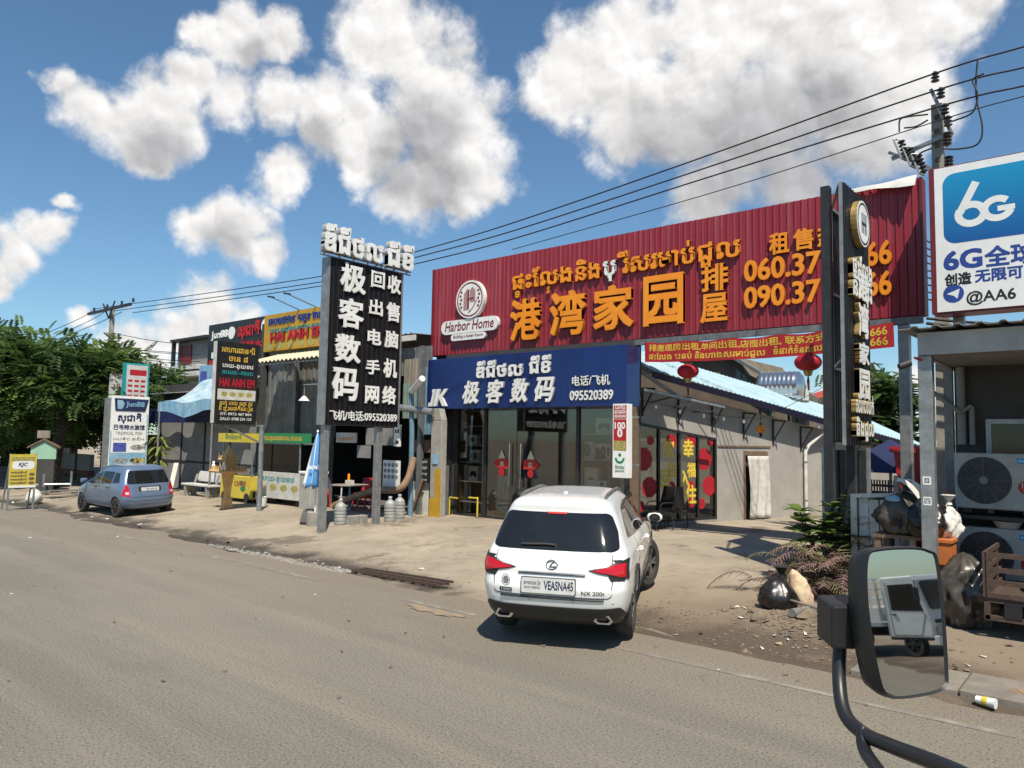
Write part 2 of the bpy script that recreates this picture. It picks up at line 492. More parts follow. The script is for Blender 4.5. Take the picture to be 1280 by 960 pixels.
mat('sheet_green', (.22, .30, .26), (.16, .22, .19), 2, .6, .2)
mat('sheet_blue', (.16, .28, .36), (.12, .20, .27), 3, .6, .2)
mat('sheet_grey', (.20, .205, .20), (.12, .12, .115), 2, .6, .3)
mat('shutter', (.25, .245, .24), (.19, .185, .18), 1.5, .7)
mat('tarp_blue', (.20, .34, .44), (.46, .54, .56), 3, .7)
mat('tarp_dark', (.01, .02, .10), (.006, .012, .05), 3, .7)
mat('awning_cream', (.60, .54, .38), (.50, .44, .30), 4, .6)
mat('wood_grey', (.30, .26, .21), (.18, .155, .13), 5, .85, stretch=(1, 1, .2), bump=.2)
mat('wood_brown', (.20, .13, .08), (.13, .08, .05), 5, .8, bump=.2)
mat('rubber', (.018, .018, .018), (.03, .029, .027), 12, .85)
mat('plastic_red', (.42, .02, .02), None, 3, .4)
mat('plastic_black', (.015, .015, .016), (.022, .022, .022), 6, .45, bump=.05, bsc=300)
mat('bag_black', (.010, .010, .011), (.020, .019, .018), 6, .3)
mat('slab_dusty', (.25, .22, .175), (.17, .15, .125), 4, .95, bump=.3, bsc=40)
mat('bag_white', (.70, .68, .63), (.52, .50, .46), 8, .6)
mat('cloth_white', (.60, .58, .53), (.42, .40, .36), 5, .85)
mat('jug', (.38, .38, .36), (.26, .26, .25), 8, .4)
mat('gold_stone', (.66, .42, .17), (.50, .29, .10), 7, .7, bump=.2)
mat('bark', (.05, .037, .028), (.028, .022, .018), 6, .95, bump=.6, bsc=20)
mat('leaf_a', (.115, .185, .05), (.075, .13, .036), 1.2, .6, spec=.3)
mat('leaf_b', (.19, .26, .065), (.13, .20, .05), 1.5, .6, spec=.3)
mat('leaf_dark', (.07, .12, .036), (.046, .085, .026), 1.2, .65, spec=.3)
mat('leaf_yellow', (.30, .32, .08), (.15, .22, .05), 8, .5)
mat('frond_dry', (.21, .13, .105), (.12, .07, .06), 9, .8)
mat('frond_olive', (.14, .13, .05), (.09, .08, .035), 9, .8)
mat('terracotta', (.20, .08, .05), None, 4, .8)
mat('blue_umb', (.10, .30, .60), (.08, .25, .52), 3, .7)
mat('green_pale', (.30, .48, .36), (.25, .42, .30), 3, .8)
mat('brick', (.26, .10, .06), (.18, .07, .045), 20, .9)
mat('hose', (.30, .20, .12), (.20, .13, .08), 8, .7)
mat('hose_grey', (.22, .21, .20), (.14, .14, .13), 8, .7)
mat('ac_white', (.40, .39, .35), (.30, .29, .27), 3, .5)
mat('steel_tank', (.55, .56, .57), (.45, .46, .47), 4, .2, .9)
mat('chrome', (.75, .75, .76), (.68, .68, .69), 3, .12, 1.0)
mat('mirror_glass', (.54, .55, .55), (.50, .51, .51), 3, .015, 1.0)
mat('photo_grey', (.10, .11, .12), (.42, .42, .40), 9, .5)
mat('photo_fish', (.02, .02, .02), (.55, .45, .12), 7, .5, lo=.45, hi=.55)
mat('photo_food', (.62, .42, .14), (.10, .20, .04), 22, .5)
mat('photo_blue', (.02, .03, .22), (.10, .14, .45), 14, .5)
mat('lightbox_blue', (.14, .32, .48), (.30, .47, .58), 3, .4)
mat('tyre_dust', (.03, .029, .027), (.055, .05, .045), 9, .9)
mat('orange_box', (.55, .16, .04), None, 4, .6)
mat('cardboard', (.36, .27, .17), (.28, .2, .12), 4, .85)
mat('paper', (.66, .64, .58), (.5, .48, .42), 3, .9)
mat('sack_yellow', (.55, .44, .27), (.42, .26, .19), 5, .8, lo=.44, hi=.56)
mat('wire', (.012, .012, .013), None, 3, .6)
mat('porcelain', (.05, .045, .04), (.03, .03, .03), 3, .3)
mat('pole_conc', (.36, .34, .30), (.27, .255, .225), 4, .9, bump=.15)
glass_mat('shop_glass', (.74, .74, .71), .03, .12)
glass_mat('clear_glass', (.58, .60, .58), .03, .06)
glass_mat('dark_glass', (.12, .13, .13), .03, .06)

for k_ in ('leaf_a', 'leaf_b', 'leaf_dark', 'leaf_yellow'):     # leaves let light through
    t_ = MATS[k_].node_tree; b_ = t_.nodes['Principled BSDF']; tr_ = t_.nodes.new('ShaderNodeBsdfTranslucent'); mx_ = t_.nodes.new('ShaderNodeMixShader'); mx_.inputs[0].default_value = .38
    t_.links.new(b_.inputs['Base Color'].links[0].from_socket, tr_.inputs[0]); t_.links.new(b_.outputs[0], mx_.inputs[1]); t_.links.new(tr_.outputs[0], mx_.inputs[2])
    t_.links.new(mx_.outputs[0], next(n for n in t_.nodes if n.type == 'OUTPUT_MATERIAL').inputs[0])
# asphalt: worn grey-brown, dusty bands along the lanes, stone speckle
def ground_mat(name, kind):
    m = bpy.data.materials.new(name); m.use_nodes = True; MATS[name] = m
    t = m.node_tree; b = t.nodes['Principled BSDF']; L = t.links.new
    def n_(k, **kw):
        n = t.nodes.new(k)
        for a, v in kw.items(): setattr(n, a, v)
        return n
    tcn = n_('ShaderNodeTexCoord'); O = tcn.outputs['Object']
    def nz(sc, st=None, det=6, rg=.6):
        v = O
        if st:
            mp = n_('ShaderNodeMapping'); mp.inputs['Scale'].default_value = st; L(v, mp.inputs[0]); v = mp.outputs[0]
        n = n_('ShaderNodeTexNoise'); n.inputs['Scale'].default_value = sc; n.inputs['Detail'].default_value = det; n.inputs['Roughness'].default_value = rg
        L(v, n.inputs['Vector']); return n.outputs['Fac']
    def ramp(x, a, c, o0=0., o1=1.):
        r = n_('ShaderNodeMapRange'); r.inputs[1].default_value = a; r.inputs[2].default_value = c; r.inputs[3].default_value = o0; r.inputs[4].default_value = o1
        r.interpolation_type = 'SMOOTHSTEP'; L(x, r.inputs[0]); return r.outputs[0]
    def mul(x, y):
        k = n_('ShaderNodeMath', operation='MULTIPLY'); L(x, k.inputs[0])
        if hasattr(y, 'links'): L(y, k.inputs[1])
        else: k.inputs[1].default_value = y
        return k.outputs[0]
    def mixc(f, A, B):
        k = n_('ShaderNodeMix', data_type='RGBA'); L(f, k.inputs[0])
        for i, c in ((6, A), (7, B)):
            if hasattr(c, 'links'): L(c, k.inputs[i])
            else: k.inputs[i].default_value = tuple(c) + (1,)
        return k.outputs[2]
    sep = n_('ShaderNodeSeparateXYZ'); L(O, sep.inputs[0]); Y = sep.outputs['Y']; X = sep.outputs['X']
    def wob(amp, sc):
        k = n_('ShaderNodeMath', operation='MULTIPLY_ADD'); L(nz(sc, None, 8, .65), k.inputs[0]); k.inputs[1].default_value = amp; L(Y, k.inputs[2]); return k.outputs[0]
    if kind == 'road':
        c = mixc(ramp(nz(.5, (.25, 1, 1)), .3, .7), (.185, .168, .134), (.250, .226, .180))
        c = mixc(mul(ramp(nz(1.3, (.06, 1.2, 1)), .45, .7), .55), c, (.28, .25, .195))
        c = mixc(mul(ramp(nz(.9, (.3, .5, 1)), .62, .78), .5), c, (.12, .11, .095))
        edge = ramp(wob(3.2, .7), 7.4, 10.6)
        c = mixc(mul(edge, .8), c, (.235, .195, .145))
        c = mixc(mul(ramp(nz(2.2, None, 10, .7), .66, .74), .5), c, (.10, .09, .075))
        sp = nz(42, None, 3, .7); c = mixc(mul(ramp(sp, .46, .36), .8), c, (.055, .052, .047)); c = mixc(mul(ramp(sp, .56, .68), .7), c, (.36, .335, .29))
        sp2 = nz(38, None, 3, .6); c = mixc(mul(ramp(sp2, .60, .72), .35), c, (.10, .092, .08))
        # a few long cracks
        vo = n_('ShaderNodeTexVoronoi', feature='DISTANCE_TO_EDGE'); vo.inputs['Scale'].default_value = .22
        ad = n_('ShaderNodeVectorMath', operation='ADD'); nn = n_('ShaderNodeTexNoise'); nn.inputs['Scale'].default_value = 1.1; nn.inputs['Detail'].default_value = 8; L(O, nn.inputs['Vector'])
        L(O, ad.inputs[0]); L(nn.outputs['Color'], ad.inputs[1]); L(ad.outputs[0], vo.inputs['Vector'])
        ck = mul(ramp(vo.outputs['Distance'], .005, .001), ramp(nz(.35), .58, .66)); c = mixc(mul(ck, .5), c, (.06, .055, .05))
        hb = nz(60, None, 4, .7); st = .8; rg = .85
    else:
        c = mixc(ramp(nz(.45), .35, .65), (.37, .31, .235), (.29, .243, .185))
        c = mixc(mul(ramp(nz(1.6, None, 10, .72), .46, .68), .6), c, (.205, .168, .128))
        c = mixc(mul(ramp(nz(3.0, None, 8, .7), .56, .7), .5), c, (.43, .36, .275))
        # slab joints of the poured forecourt, cracked
        vo = n_('ShaderNodeTexVoronoi', feature='DISTANCE_TO_EDGE'); vo.inputs['Scale'].default_value = .28
        ad = n_('ShaderNodeVectorMath', operation='ADD'); nn = n_('ShaderNodeTexNoise'); nn.inputs['Scale'].default_value = .9; nn.inputs['Detail'].default_value = 8; L(O, nn.inputs['Vector'])
        L(O, ad.inputs[0]); L(nn.outputs['Color'], ad.inputs[1]); L(ad.outputs[0], vo.inputs['Vector'])
        c = mixc(mul(mul(ramp(vo.outputs['Distance'], .008, .002), ramp(nz(.5), .55, .64)), .6), c, (.13, .105, .08))
        # wet black mud of the open drain along the road
        g1 = ramp(wob(1.6, .8), 10.5, 9.9); g0 = ramp(wob(.35, 2.0), 8.45, 8.75)
        mud = mul(mul(g1, g0), ramp(nz(.30, (1, .35, 1), 4), .40, .50))
        c = mixc(mul(ramp(wob(1.8, .7), 11.6, 9.2), .45), c, (.19, .155, .115))
        c = mixc(mul(mud, .92), c, (.040, .034, .029))
        mud2 = mul(mul(ramp(wob(2.2, .6), 11.1, 10.4), g0), mul(ramp(X, -11, -15), ramp(nz(.55, (.7, 1, 1), 8, .7), .47, .53)))
        c = mixc(mul(mud2, .85), c, (.055, .046, .038))
        # oil and water stains up the yard
        c = mixc(mul(ramp(nz(.55, (1, .8, 1), 9, .70), .55, .64), .75), c, (.115, .095, .075))
        # loose brown earth at the right-hand end
        er = mul(ramp(X, -8.5, -4.5), ramp(wob(2.6, .8), 14.2, 11.2)); c = mixc(mul(er, .75), c, (.17, .125, .085)); mr2 = mul(mul(ramp(X, -7.5, -6), ramp(wob(1.5, .9), 10.7, 10.1)), ramp(nz(.8, None, 8, .7), .38, .52)); c = mixc(mul(mr2, .8), c, (.075, .057, .042))
        sp = nz(48, None, 3, .6); c = mixc(mul(ramp(sp, .40, .30), .5), c, (.12, .10, .08)); c = mixc(mul(ramp(sp, .62, .74), .45), c, (.52, .46, .37))
        hb = nz(14, None, 8, .7); st = .55; rg = .92
    L(c, b.inputs['Base Color']); b.inputs['Roughness'].default_value = rg; b.inputs['Specular IOR Level'].default_value = .3
    bp = n_('ShaderNodeBump'); bp.inputs['Strength'].default_value = st; bp.inputs['Distance'].default_value = .02
    L(hb, bp.inputs['Height']); L(bp.outputs[0], b.inputs['Normal'])
ground_mat('asphalt', 'road'); ground_mat('yard', 'yard')
# worn road paint: broken by noise with the asphalt showing through
m = mat('road_paint', (.30, .275, .23), (.19, .172, .143), 3.5, .85, lo=.34, hi=.52, fine=.15, bsc=60)
mat('earth', (.22, .17, .115), (.13, .10, .07), 9, .95)
mat('ochre_sand', (.30, .21, .13), (.20, .175, .14), 4, .9, lo=.4, hi=.6)

def struct(mb, name, m, **k):
    return tag(mb.build(name, m, **k), kind='structure')
# ------------------------------------------------------------------ ground
mb = MB(); mb.add([(-2500, -2500, -.06), (2500, -2500, -.06), (2500, 2500, -.06), (-2500, 2500, -.06)], [(0, 1, 2, 3)])
struct(mb, 'ground', 'yard')
mb = MB()
def road_edge(x): return 8.62 + .16 * math.sin(x * .9) + .10 * math.sin(x * 2.3 + 1) + .05 * math.sin(x * 6.1)
xs = [-420] + [-90 + .35 * i for i in range(330)] + [160]
vs = []
for x in xs: vs += [(x, -9, 0), (x, 7, 0), (x, road_edge(x), 0)]
fs = []
for i in range(len(xs) - 1):
    for k in (0, 1): fs.append((i * 3 + k, i * 3 + 3 + k, i * 3 + 4 + k, i * 3 + 1 + k))
mb.add(vs, fs); struct(mb, 'road', 'asphalt')
from mathutils import noise as mn
def yz(x, y):
    b = gz(y)
    k = min(1, max(0, (y - 8.4) / .5))
    h = .022 * mn.fractal(Vector((x * .7, y * .7, 0)), 1, 2, 4) + .010 * mn.noise(Vector((x * 3, y * 3, 2)))
    if y < 10: h -= .055 * math.exp(-((y - 9.15) / .33) ** 2)
    d = math.exp(-(((x + 3.2) / 1.5) ** 2 + ((y - 10.1) / .8) ** 2)) * .16   # heaped earth by the mirror
    if y > 14: h *= .35
    return b + h * k + d - (.035 if y < 8.5 else 0)
mb = MB(); nx, ny = 330, 96
Ys = [8.3 + .14 * j for j in range(50)] + [15.3 + .7 * j for j in range(46)]
vs = [(x, y, yz(x, y)) for y in Ys for x in [-100 + .42 * i for i in range(nx)]]
fs = [(j * nx + i, j * nx + i + 1, (j + 1) * nx + i + 1, (j + 1) * nx + i) for j in range(len(Ys) - 1) for i in range(nx - 1)]
mb.add(vs, fs); struct(mb, 'pavement', 'yard', smooth=60)
# edge line, worn into lengths
mb = MB(); x = -34.0
random.seed(3)
while x < 12:
    l = random.uniform(.5, 2.4); gap = random.choice((.0, .01, .02, .06)) if x > -6 else random.choice((.05, .4, 1.1, 2.0))
    q = [(x, 7.76 + random.uniform(-.01, .01), .004), (x + l, 7.76 + random.uniform(-.01, .01), .004), (x + l, 7.87 + random.uniform(-.02, .02), .004), (x, 7.87 + random.uniform(-.02, .02), .004)]
    mb.add(q, [(0, 1, 2, 3)]); x += l + gap
struct(mb, 'road_marking', 'road_paint')
mb = MB(); c = gg(558, 761); mb.add([(c.x + .5 * math.cos(t) * (1 + .25 * math.sin(3 * t) + .15 * math.sin(11 * t)), c.y - .25 + .15 * math.sin(t) * (1 + .3 * math.cos(2 * t) + .2 * math.sin(9 * t)), .009) for t in [2 * math.pi * i / 60 for i in range(60)]], [tuple(range(60))])
struct(mb, 'sand', 'ochre_sand')

# ================================================================== the phone shop
SX0, SX1, SY, SZ = -16.05, -9.75, 16.0, .2
def px_x(px, py, Y=SY): return aty(px, py, Y).x
shop = thing('shop_building', 'small glass fronted phone shop under the blue sign, dark interior with lit shelves', 'shop', (-13, SY, SZ))
xa, xb, xc, xd, xe = px_x(570, 580), px_x(606, 580), px_x(610, 580), px_x(722, 580), px_x(783, 580)
mb = MB()
mb.box(SX0, xa, SY, SY + .2, SZ, 5.0)                    # pier at the left
mb.box(SX0, SX0 + .15, SY + .2, SY + 4.35, SZ, 5.0)
mb.box(SX0 + .15, -12.4, SY + 4.2, SY + 4.35, SZ, 5.0)
mb.box(-12.4, -12.25, SY + 2.35, SY + 4.35, SZ, 5.0)
mb.bar((xe - .02, SY + .62, (SZ + 5) / 2), (-12.3, SY + 2.4, (SZ + 5) / 2), .12, 5.0 - SZ)
mb.box(xa, xe + .14, SY, SY + .2, 3.42, 5.0)
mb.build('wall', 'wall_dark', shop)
mb = MB(); mb.box(SX0 + .15, -12.4, SY + .25, SY + 4.2, 3.45, 3.6); mb.box(-12.4, xe - .1, SY + .25, SY + .7, 3.45, 3.6); mb.box(-12.4, -11.2, SY + .7, SY + 1.6, 3.45, 3.6); mb.build('ceiling', 'wall_brown', shop)
mb = MB(); mb.box(SX0 + .15, -12.4, SY + .1, SY + 4.2, SZ - .1, SZ + .045); mb.box(-12.4, xe - .1, SY + .1, SY + 1.6, SZ - .1, SZ + .046); mb.build('floor', 'wall_brown', shop)
mb = MB(); mb.box(SX0 + .0, -12.2, SY + .2, SY + 4.4, 5.0, 5.08); mb.box(-12.2, xe + .1, SY + .2, SY + .8, 5.0, 5.08); mb.build('roof', 'roof_grey', shop)
mb = MB()
for x in (xa, xb, xd, xe): mb.box(x - .05, x + .05, SY - .02, SY + .08, SZ, 3.42)
mb.box(xa, xe, SY - .015, SY + .07, SZ, SZ + .07); mb.box(xa, xe, SY - .015, SY + .07, 3.36, 3.42)
mb.box(SX0 - .02, SX0 + .35, SY - .04, SY - .001, SZ, 3.4)
mb.build('window_frame', 'dark_steel', shop)
for i, (p, q) in enumerate(((xa, xb), (xd, xe))):
    mb = MB(); mb.box(p + .05, q - .05, SY + .02, SY + .032, SZ + .07, 3.36); mb.build('shop_window', 'shop_glass', shop)
xm = px_x(645, 580)
dw0, dw1 = px_x(622, 580), px_x(676, 580)
for s, p, q in ((-1, xb + .05, xm - .01), (1, xm + .01, xd - .05)):
    mb = MB(); mb.box(p, q, SY + .02, SY + .034, SZ + .07, 3.36); d = mb.build('door', 'shop_glass', shop)
    mb = MB(); hx = xm + s * .2
    mb.tube([(hx, SY - .05, 1.15), (hx, SY - .05, 2.35)], .02, 10)
    for z in (1.25, 2.25): mb.tube([(hx, SY - .05, z), (hx, SY + .02, z)], .012, 8)
    mb.build('handle', 'chrome', d)
    mb = MB(); fr = Fr((hx + s * .34, SY - .001, 1.78), (1, 0, 0))
    mb.prism(fr, [(-.28, -.13), (.12 * 1, -.13), (.30, 0), (.12, .13), (-.28, .13)] if s > 0 else [(.28, -.13), (-.12, -.13), (-.30, 0), (-.12, .13), (.28, .13)], .0, .004)
    mb.prism(fr, ell(-s * .02, -.24, .11, .11, 16), .0, .004)
    mb.prism(fr, [(-.13 - s * .02, .15), (.13 - s * .02, .15), (.0 - s * .02, .40)], .0, .004, 1)
    mb.text(fr, '推' if s < 0 else '拉', -s * .03, -.07, .14, .002, .0045, .02, mi=1)
    mb.build('sticker', ['red', 'awning_cream'], d)
# back partitions of both showcases, shelves
for p, q, zs in ((xa, xb, (.62, 1.22, 1.78, 2.28, 2.85)), (xd, xe, (.7, 1.25, 1.98, 2.65))):
    mb = MB(); mb.box(p + .02, q - .02, SY + .62, SY + .66, SZ, 3.4); mb.box(p + .02, p + .06, SY + .1, SY + .62, SZ, 3.4); mb.box(q - .06, q - .02, SY + .1, SY + .62, SZ, 3.4)
    mb.build('showcase_back', 'int_wood', shop)
    for z in zs:
        mb = MB(); mb.box(p + .06, q - .06, SY + .12, SY + .6, z - .025, z); mb.build('shelf', 'offwhite', shop)
def retail_box(px, py, w, h, art, lab):
    c = aty(px, py, SY + .25); zs = (.62, 1.22, 1.78, 2.28, 2.85) if c.x < -12 else (.7, 1.25, 1.98, 2.65)
    z = min(zs, key=lambda q: abs(q - (c.z - h / 2)))
    t = thing('product_box', lab, 'box', (c.x, SY + .3, z), group='boxed electronics in the shop windows')
    mb = MB(); mb.box(c.x - w / 2, c.x + w / 2, SY + .22, SY + .40, z, z + h); mb.build('carton', 'white_acr', t)
    fr = Fr((c.x, SY + .22, z + h / 2), (1, 0, 0)); mb = MB()
    if art == 'pods': mb.prism(fr, ell(0, 0, w * .27, h * .34), .002, .004); mb.prism(fr, ell(0, 0, w * .18, h * .25), .0045, .006, 1)
    elif art == 'pad': mb.prism(fr, rpoly(-w * .32, w * .32, -h * .12, h * .16, h * .1), .002, .004); mb.prism(fr, ell(-w * .27, -h * .1, w * .11, h * .16), .0045, .006); mb.prism(fr, ell(w * .27, -h * .1, w * .11, h * .16), .0045, .006)
    elif art == 'kit': mb.prism(fr, ell(.02, 0, w * .17, h * .33), .002, .004); mb.prism(fr, rpoly(-w * .4, -w * .25, -h * .25, h * .25, .01), .002, .004); mb.prism(fr, rpoly(w * .3, w * .42, -h * .25, h * .25, .01), .002, .004); mb.prism(fr, ell(.02, 0, w * .10, h * .2), .0045, .006, 1)
    elif art == 'bar': mb.prism(fr, rpoly(-w * .28, -w * .20, -h * .33, h * .33, .008), .002, .004); mb.prism(fr, rpoly(w * .05, w * .3, -h * .1, .0, .004), .002, .004)
    elif art == 'dark': mb.prism(fr, rpoly(-w * .2, w * .2, -h * .2, h * .25, .02), .002, .004)
    mb.build('printed_picture', ['black_ink', 'teal_ink'], t)
retail_box(591, 558, .36, .30, 'dark', 'small white box topmost in the left shop window')
retail_box(575, 576, .26, .40, 'pods', 'narrow white box with oval picture in left shop window')
retail_box(594, 576, .36, .36, 'kit', 'wide white box with three shapes in left shop window')
retail_box(592, 602, .36, .44, 'pad', 'white controller box lowest in the left shop window')
retail_box(756, 535, .52, .40, 'pad', 'wide white box on top shelf of right shop window')
retail_box(735, 556, .40, .46, 'pods', 'white box with oval picture in right shop window')
retail_box(754, 557, .48, .42, 'kit', 'white box with three shapes in right shop window')
retail_box(736, 580, .58, .52, 'bar', 'large white console box standing in right shop window')
retail_box(751, 585, .30, .28, 'pad', 'small white controller box beside large console box')
retail_box(753, 606, .30, .20, 'dark', 'small pale carton lowest in the right shop window')
# counter fridge behind the door
c = aty(625, 630, SY + .6)
t = thing('white_cabinet', 'white upright cabinet standing inside glass shop door', 'cabinet', (c.x, SY + .8, SZ + .045))
mb = MB(); mb.box(c.x - .34, c.x + .34, SY + .6, SY + 1.1, SZ + .1, SZ + 1.25); mb.build('body', 'ac_white', t, bevel=.01)
mb = MB(); mb.box(c.x - .31, c.x + .31, SY + .57, SY + .597, SZ + .2, SZ + 1.2); d = mb.build('door', 'white_acr', t)
mb = MB(); mb.box(c.x + .22, c.x + .25, SY + .54, SY + .568, SZ + .7, SZ + .95); mb.build('handle', 'grey_steel', d)
mb = MB()
for sx in (-1, 1): mb.box(c.x + sx * .28 - .03, c.x + sx * .28 + .03, SY + .65, SY + 1.05, SZ + .045, SZ + .1)
mb.build('foot', 'black_paint', t)
# yellow bars standing inside left window
for i, (a, b_) in enumerate(((562, 572), (586, 597))):
    p, q = aty(a, 622, SY - .12), aty(b_, 622, SY - .12)
    t = thing('yellow_barrier', ['low yellow pipe hoop left before the shop window', 'low yellow pipe hoop with bent arm before shop window'][i], 'barrier', (p.x, p.y, SZ))
    mb = MB(); z = p.z
    mb.tube(bez([(p.x, p.y, SZ), (p.x, p.y, z - .1), (p.x, p.y, z), (p.x + .1, p.y, z), (q.x, p.y, z)], 4) if i == 0 else bez([(p.x, p.y, z), (q.x - .1, p.y, z), (q.x, p.y, z), (q.x, p.y, z - .1), (q.x, p.y, SZ)], 4), .025, 8)
    mb.build('hoop', 'yellow', t)
    mb = MB(); mb.lathe((p.x if i == 0 else q.x, p.y, SZ), [(.06, 0), (.06, .02), (.03, .03)], 12); mb.build('base_plate', 'dark_steel', t)

# ------------------------------------------------------------------ blue shop sign
BY = 15.35
a, b_, c_, d_ = aty(534, 451, BY), aty(535, 511, BY), aty(783, 429, BY), aty(783, 508, BY)
bx0, bx1, bz0, bz1 = (a.x + b_.x) / 2, (c_.x + d_.x) / 2, (b_.z + d_.z) / 2, (a.z + c_.z) / 2
t = thing('shop_sign', 'long dark blue shop sign with white letters and phone number under red billboard', 'sign', (bx0, BY, bz0))
mb = MB(); mb.box(bx0, bx1, BY, SY - .02, bz0, bz1); mb.build('board', 'blue_sign', t, bevel=.012)
for k in (1, 2, 3):
  mb = MB(); mb.box(bx0 + (bx1 - bx0) * k / 4 - .004, bx0 + (bx1 - bx0) * k / 4 + .004, BY - .002, BY + .01, bz0 + .02, bz1 - .02)
  mb.build('panel_seam', 'navy_trim', t)
fr = Fr((0, BY, 0), (1, 0, 0))
def on(px, py, Y=BY): q = aty(px, py, Y); return q.x, q.z
mb = MB()
u0, _ = on(597, 470); u1, _ = on(655, 460); u2, _ = on(663, 460); u3, _ = on(690, 450)
khmer(mb, fr, 'ឌីជីថល', (u0 + u1) / 2, on(620, 471)[1], .50, (), u1 - u0, .03, .05, .004, side=1)
khmer(mb, fr, 'ជីខី', (u2 + u3) / 2, on(676, 466)[1], .50, (), u3 - u2, .03, .05, .004, side=1)
mb.build('khmer_lettering', ['white_letter', 'white_side'], t)
mb = MB(); z0 = on(640, 503)[1]; h = on(640, 474)[1] - z0
for ch, p in zip('极客数码', (590, 620, 650.5, 682)):
    mb.text(fr, ch, on(p, 490)[0], z0, h, .06, .004, .028, shear=.22, side=1, width=h * 1.02)
mb.build('chinese_lettering', ['white_letter', 'white_side'], t)
mb = MB(); jx = on(537, 500)[0]; jh = h * .80; z0j = z0 - .06
k = .28
def sh(poly): return [(jx + (x + y * k) * jh * 1.0, z0j + y * jh) for x, y in poly]
mb.prism(fr, sh([(-.02, 0), (.32, 0), (.32, 1), (.06, 1), (.06, .82), (.14, .82), (.14, .22), (-.02, .22)]), .003, .06)
mb.prism(fr, sh([(.42, 0), (.68, 0), (.68, 1), (.42, 1)]), .003, .06)
mb.prism(fr, sh([(.72, .52), (1.04, 1), (1.32, 1), (1.0, .54), (1.52, 0), (1.16, 0)]), .003, .06)
mb.build('monogram', 'white_letter', t)
mb = MB()
x0, x1 = on(713, 500)[0], on(767, 500)[0]
mb.text(fr, '095520389', (x0 + x1) / 2, on(740, 500)[1], .24, .035, .003, .02, width=x1 - x0, side=1)
x0, x1 = on(716, 480)[0], on(763, 478)[0]
mb.text(fr, '电话/飞机', (x0 + x1) / 2, on(740, 482)[1], .26, .035, .003, .015, width=x1 - x0, side=1)
mb.build('phone_lettering', ['white_letter', 'white_side'], t)

# ------------------------------------------------------------------ red billboard
RY = 16.15
q = [aty(*p, RY) for p in ((543, 342), (540, 447), (1145, 215), (1157, 390))]
rx0, rx1, rz0, rz1 = (q[0].x + q[1].x) / 2, (q[2].x + q[3].x) / 2, (q[1].z + q[3].z) / 2, (q[0].z + q[2].z) / 2
t = thing('billboard', 'huge red ribbed sheet billboard with orange 3D letters across the forecourt', 'billboard', (rx0, RY, rz0))
RB = t
fr = Fr((0, RY, 0), (1, 0, 0))
mb = MB(); mb.ribs(fr, rx0, rx1, rz0, rz1, .155, .022, .01); mb.build('ribbed_sheet', 'red_sheet', t)
mb = MB()
mb.box(rx0 - .02, rx1 + .02, RY + .02, RY + .3, rz1 - .06, rz1 - .02)
mb.box(rx0 - .02, rx1 + .02, RY + .02, RY + .22, rz0 - .02, rz0 + .04)
mb.box(rx1 - .0, rx1 + .05, RY - .03, RY + .3, rz0, rz1)
mb.box(rx0 - .05, rx0, RY - .03, RY + .3, rz0, rz1)
mb.build('edge_trim', 'red_dark', t)
mb = MB()
for z in (rz0 + .12, (rz0 + rz1) / 2, rz1 - .2): mb.bar((rx0 + .1, RY + .12, z), (rx1 - .1, RY + .12, z), .07)
n = 9
for i in range(n): 
    x = rx0 + .3 + (rx1 - rx0 - .6) * i / (n - 1); mb.bar((x, RY + .18, rz0), (x, RY + .18, rz1 - .1), .07)
mb.box(px_x(790, 430, RY), rx1, RY - .02, RY + .1, rz0 - .16, rz0 - .025)
mb.build('steel_frame', 'grey_steel', t)
for px, nm in ((1131, 0), (783, 1)):
    x = aty(px, 440, RY + .1).x
    mb = MB(); mb.box(x - .1, x + .1, RY + .0, RY + .2, .2, rz0 - .165); mb.build('support_post', 'galv', t, bevel=.01)
def on(px, py): q = aty(px, py, RY); return q.x, q.z
DP = .075
mb = MB()
x0, x1 = on(643, 340)[0], on(927, 300)[0]
zb = on(715, 352)[1]; H = .62
wA = (on(717, 340)[0] - x0)
khmer(mb, fr, 'ផ្ទះល្វែង'.replace('្ទ', '').replace('ល្វែ', 'ែល'), x0 + wA / 2, zb, H, ((1, 'ទ'), (4, 'វ')), wA, .022, DP, .024, side=1)
a0, a1 = on(722, 335)[0], on(752, 330)[0]
khmer(mb, fr, 'និង', (a0 + a1) / 2, zb - .02, H, (), a1 - a0, .022, DP, .024, side=1)
a0, a1 = on(774, 325)[0], on(850, 310)[0]
khmer(mb, fr, 'រីសរមា', (a0 + a1) / 2, zb, H, (), a1 - a0, .022, DP, .024, side=1)
a0, a1 = on(853, 310)[0], on(870, 300)[0]
khmer(mb, fr, 'ប់', (a0 + a1) / 2, zb, H, (), a1 - a0, .022, DP, .024, side=1)
a0, a1 = on(874, 310)[0], x1
khmer(mb, fr, 'ជួល', (a0 + a1) / 2, zb, H, (), a1 - a0, .022, DP, .024, side=1)
mb.build('khmer_lettering', ['orange_acr', 'orange_side'], t)
mb = MB(); a0, a1 = on(756, 330)[0], on(772, 325)[0]
khmer(mb, fr, 'បុ', (a0 + a1) / 2, zb, H, (), a1 - a0, .022, DP, .024, side=1)
mb.build('replaced_letter', ['white_letter', 'white_side'], t)
mb = MB()
for ch, c, top, bot, wd in (('港', 659.5, 375, 425, 38), ('湾', 712, 365, 419, 44), ('家', 769.5, 358, 412, 50), ('园', 832, 345, 406, 50)):
    p, r = on(c, bot), on(c, top); l, rr = on(c - wd / 2, bot), on(c + wd / 2, bot)
    mb.text(fr, ch, (l[0] + rr[0]) / 2, p[1], r[1] - p[1], DP + .03, .024, .026, width=rr[0] - l[0], side=1)
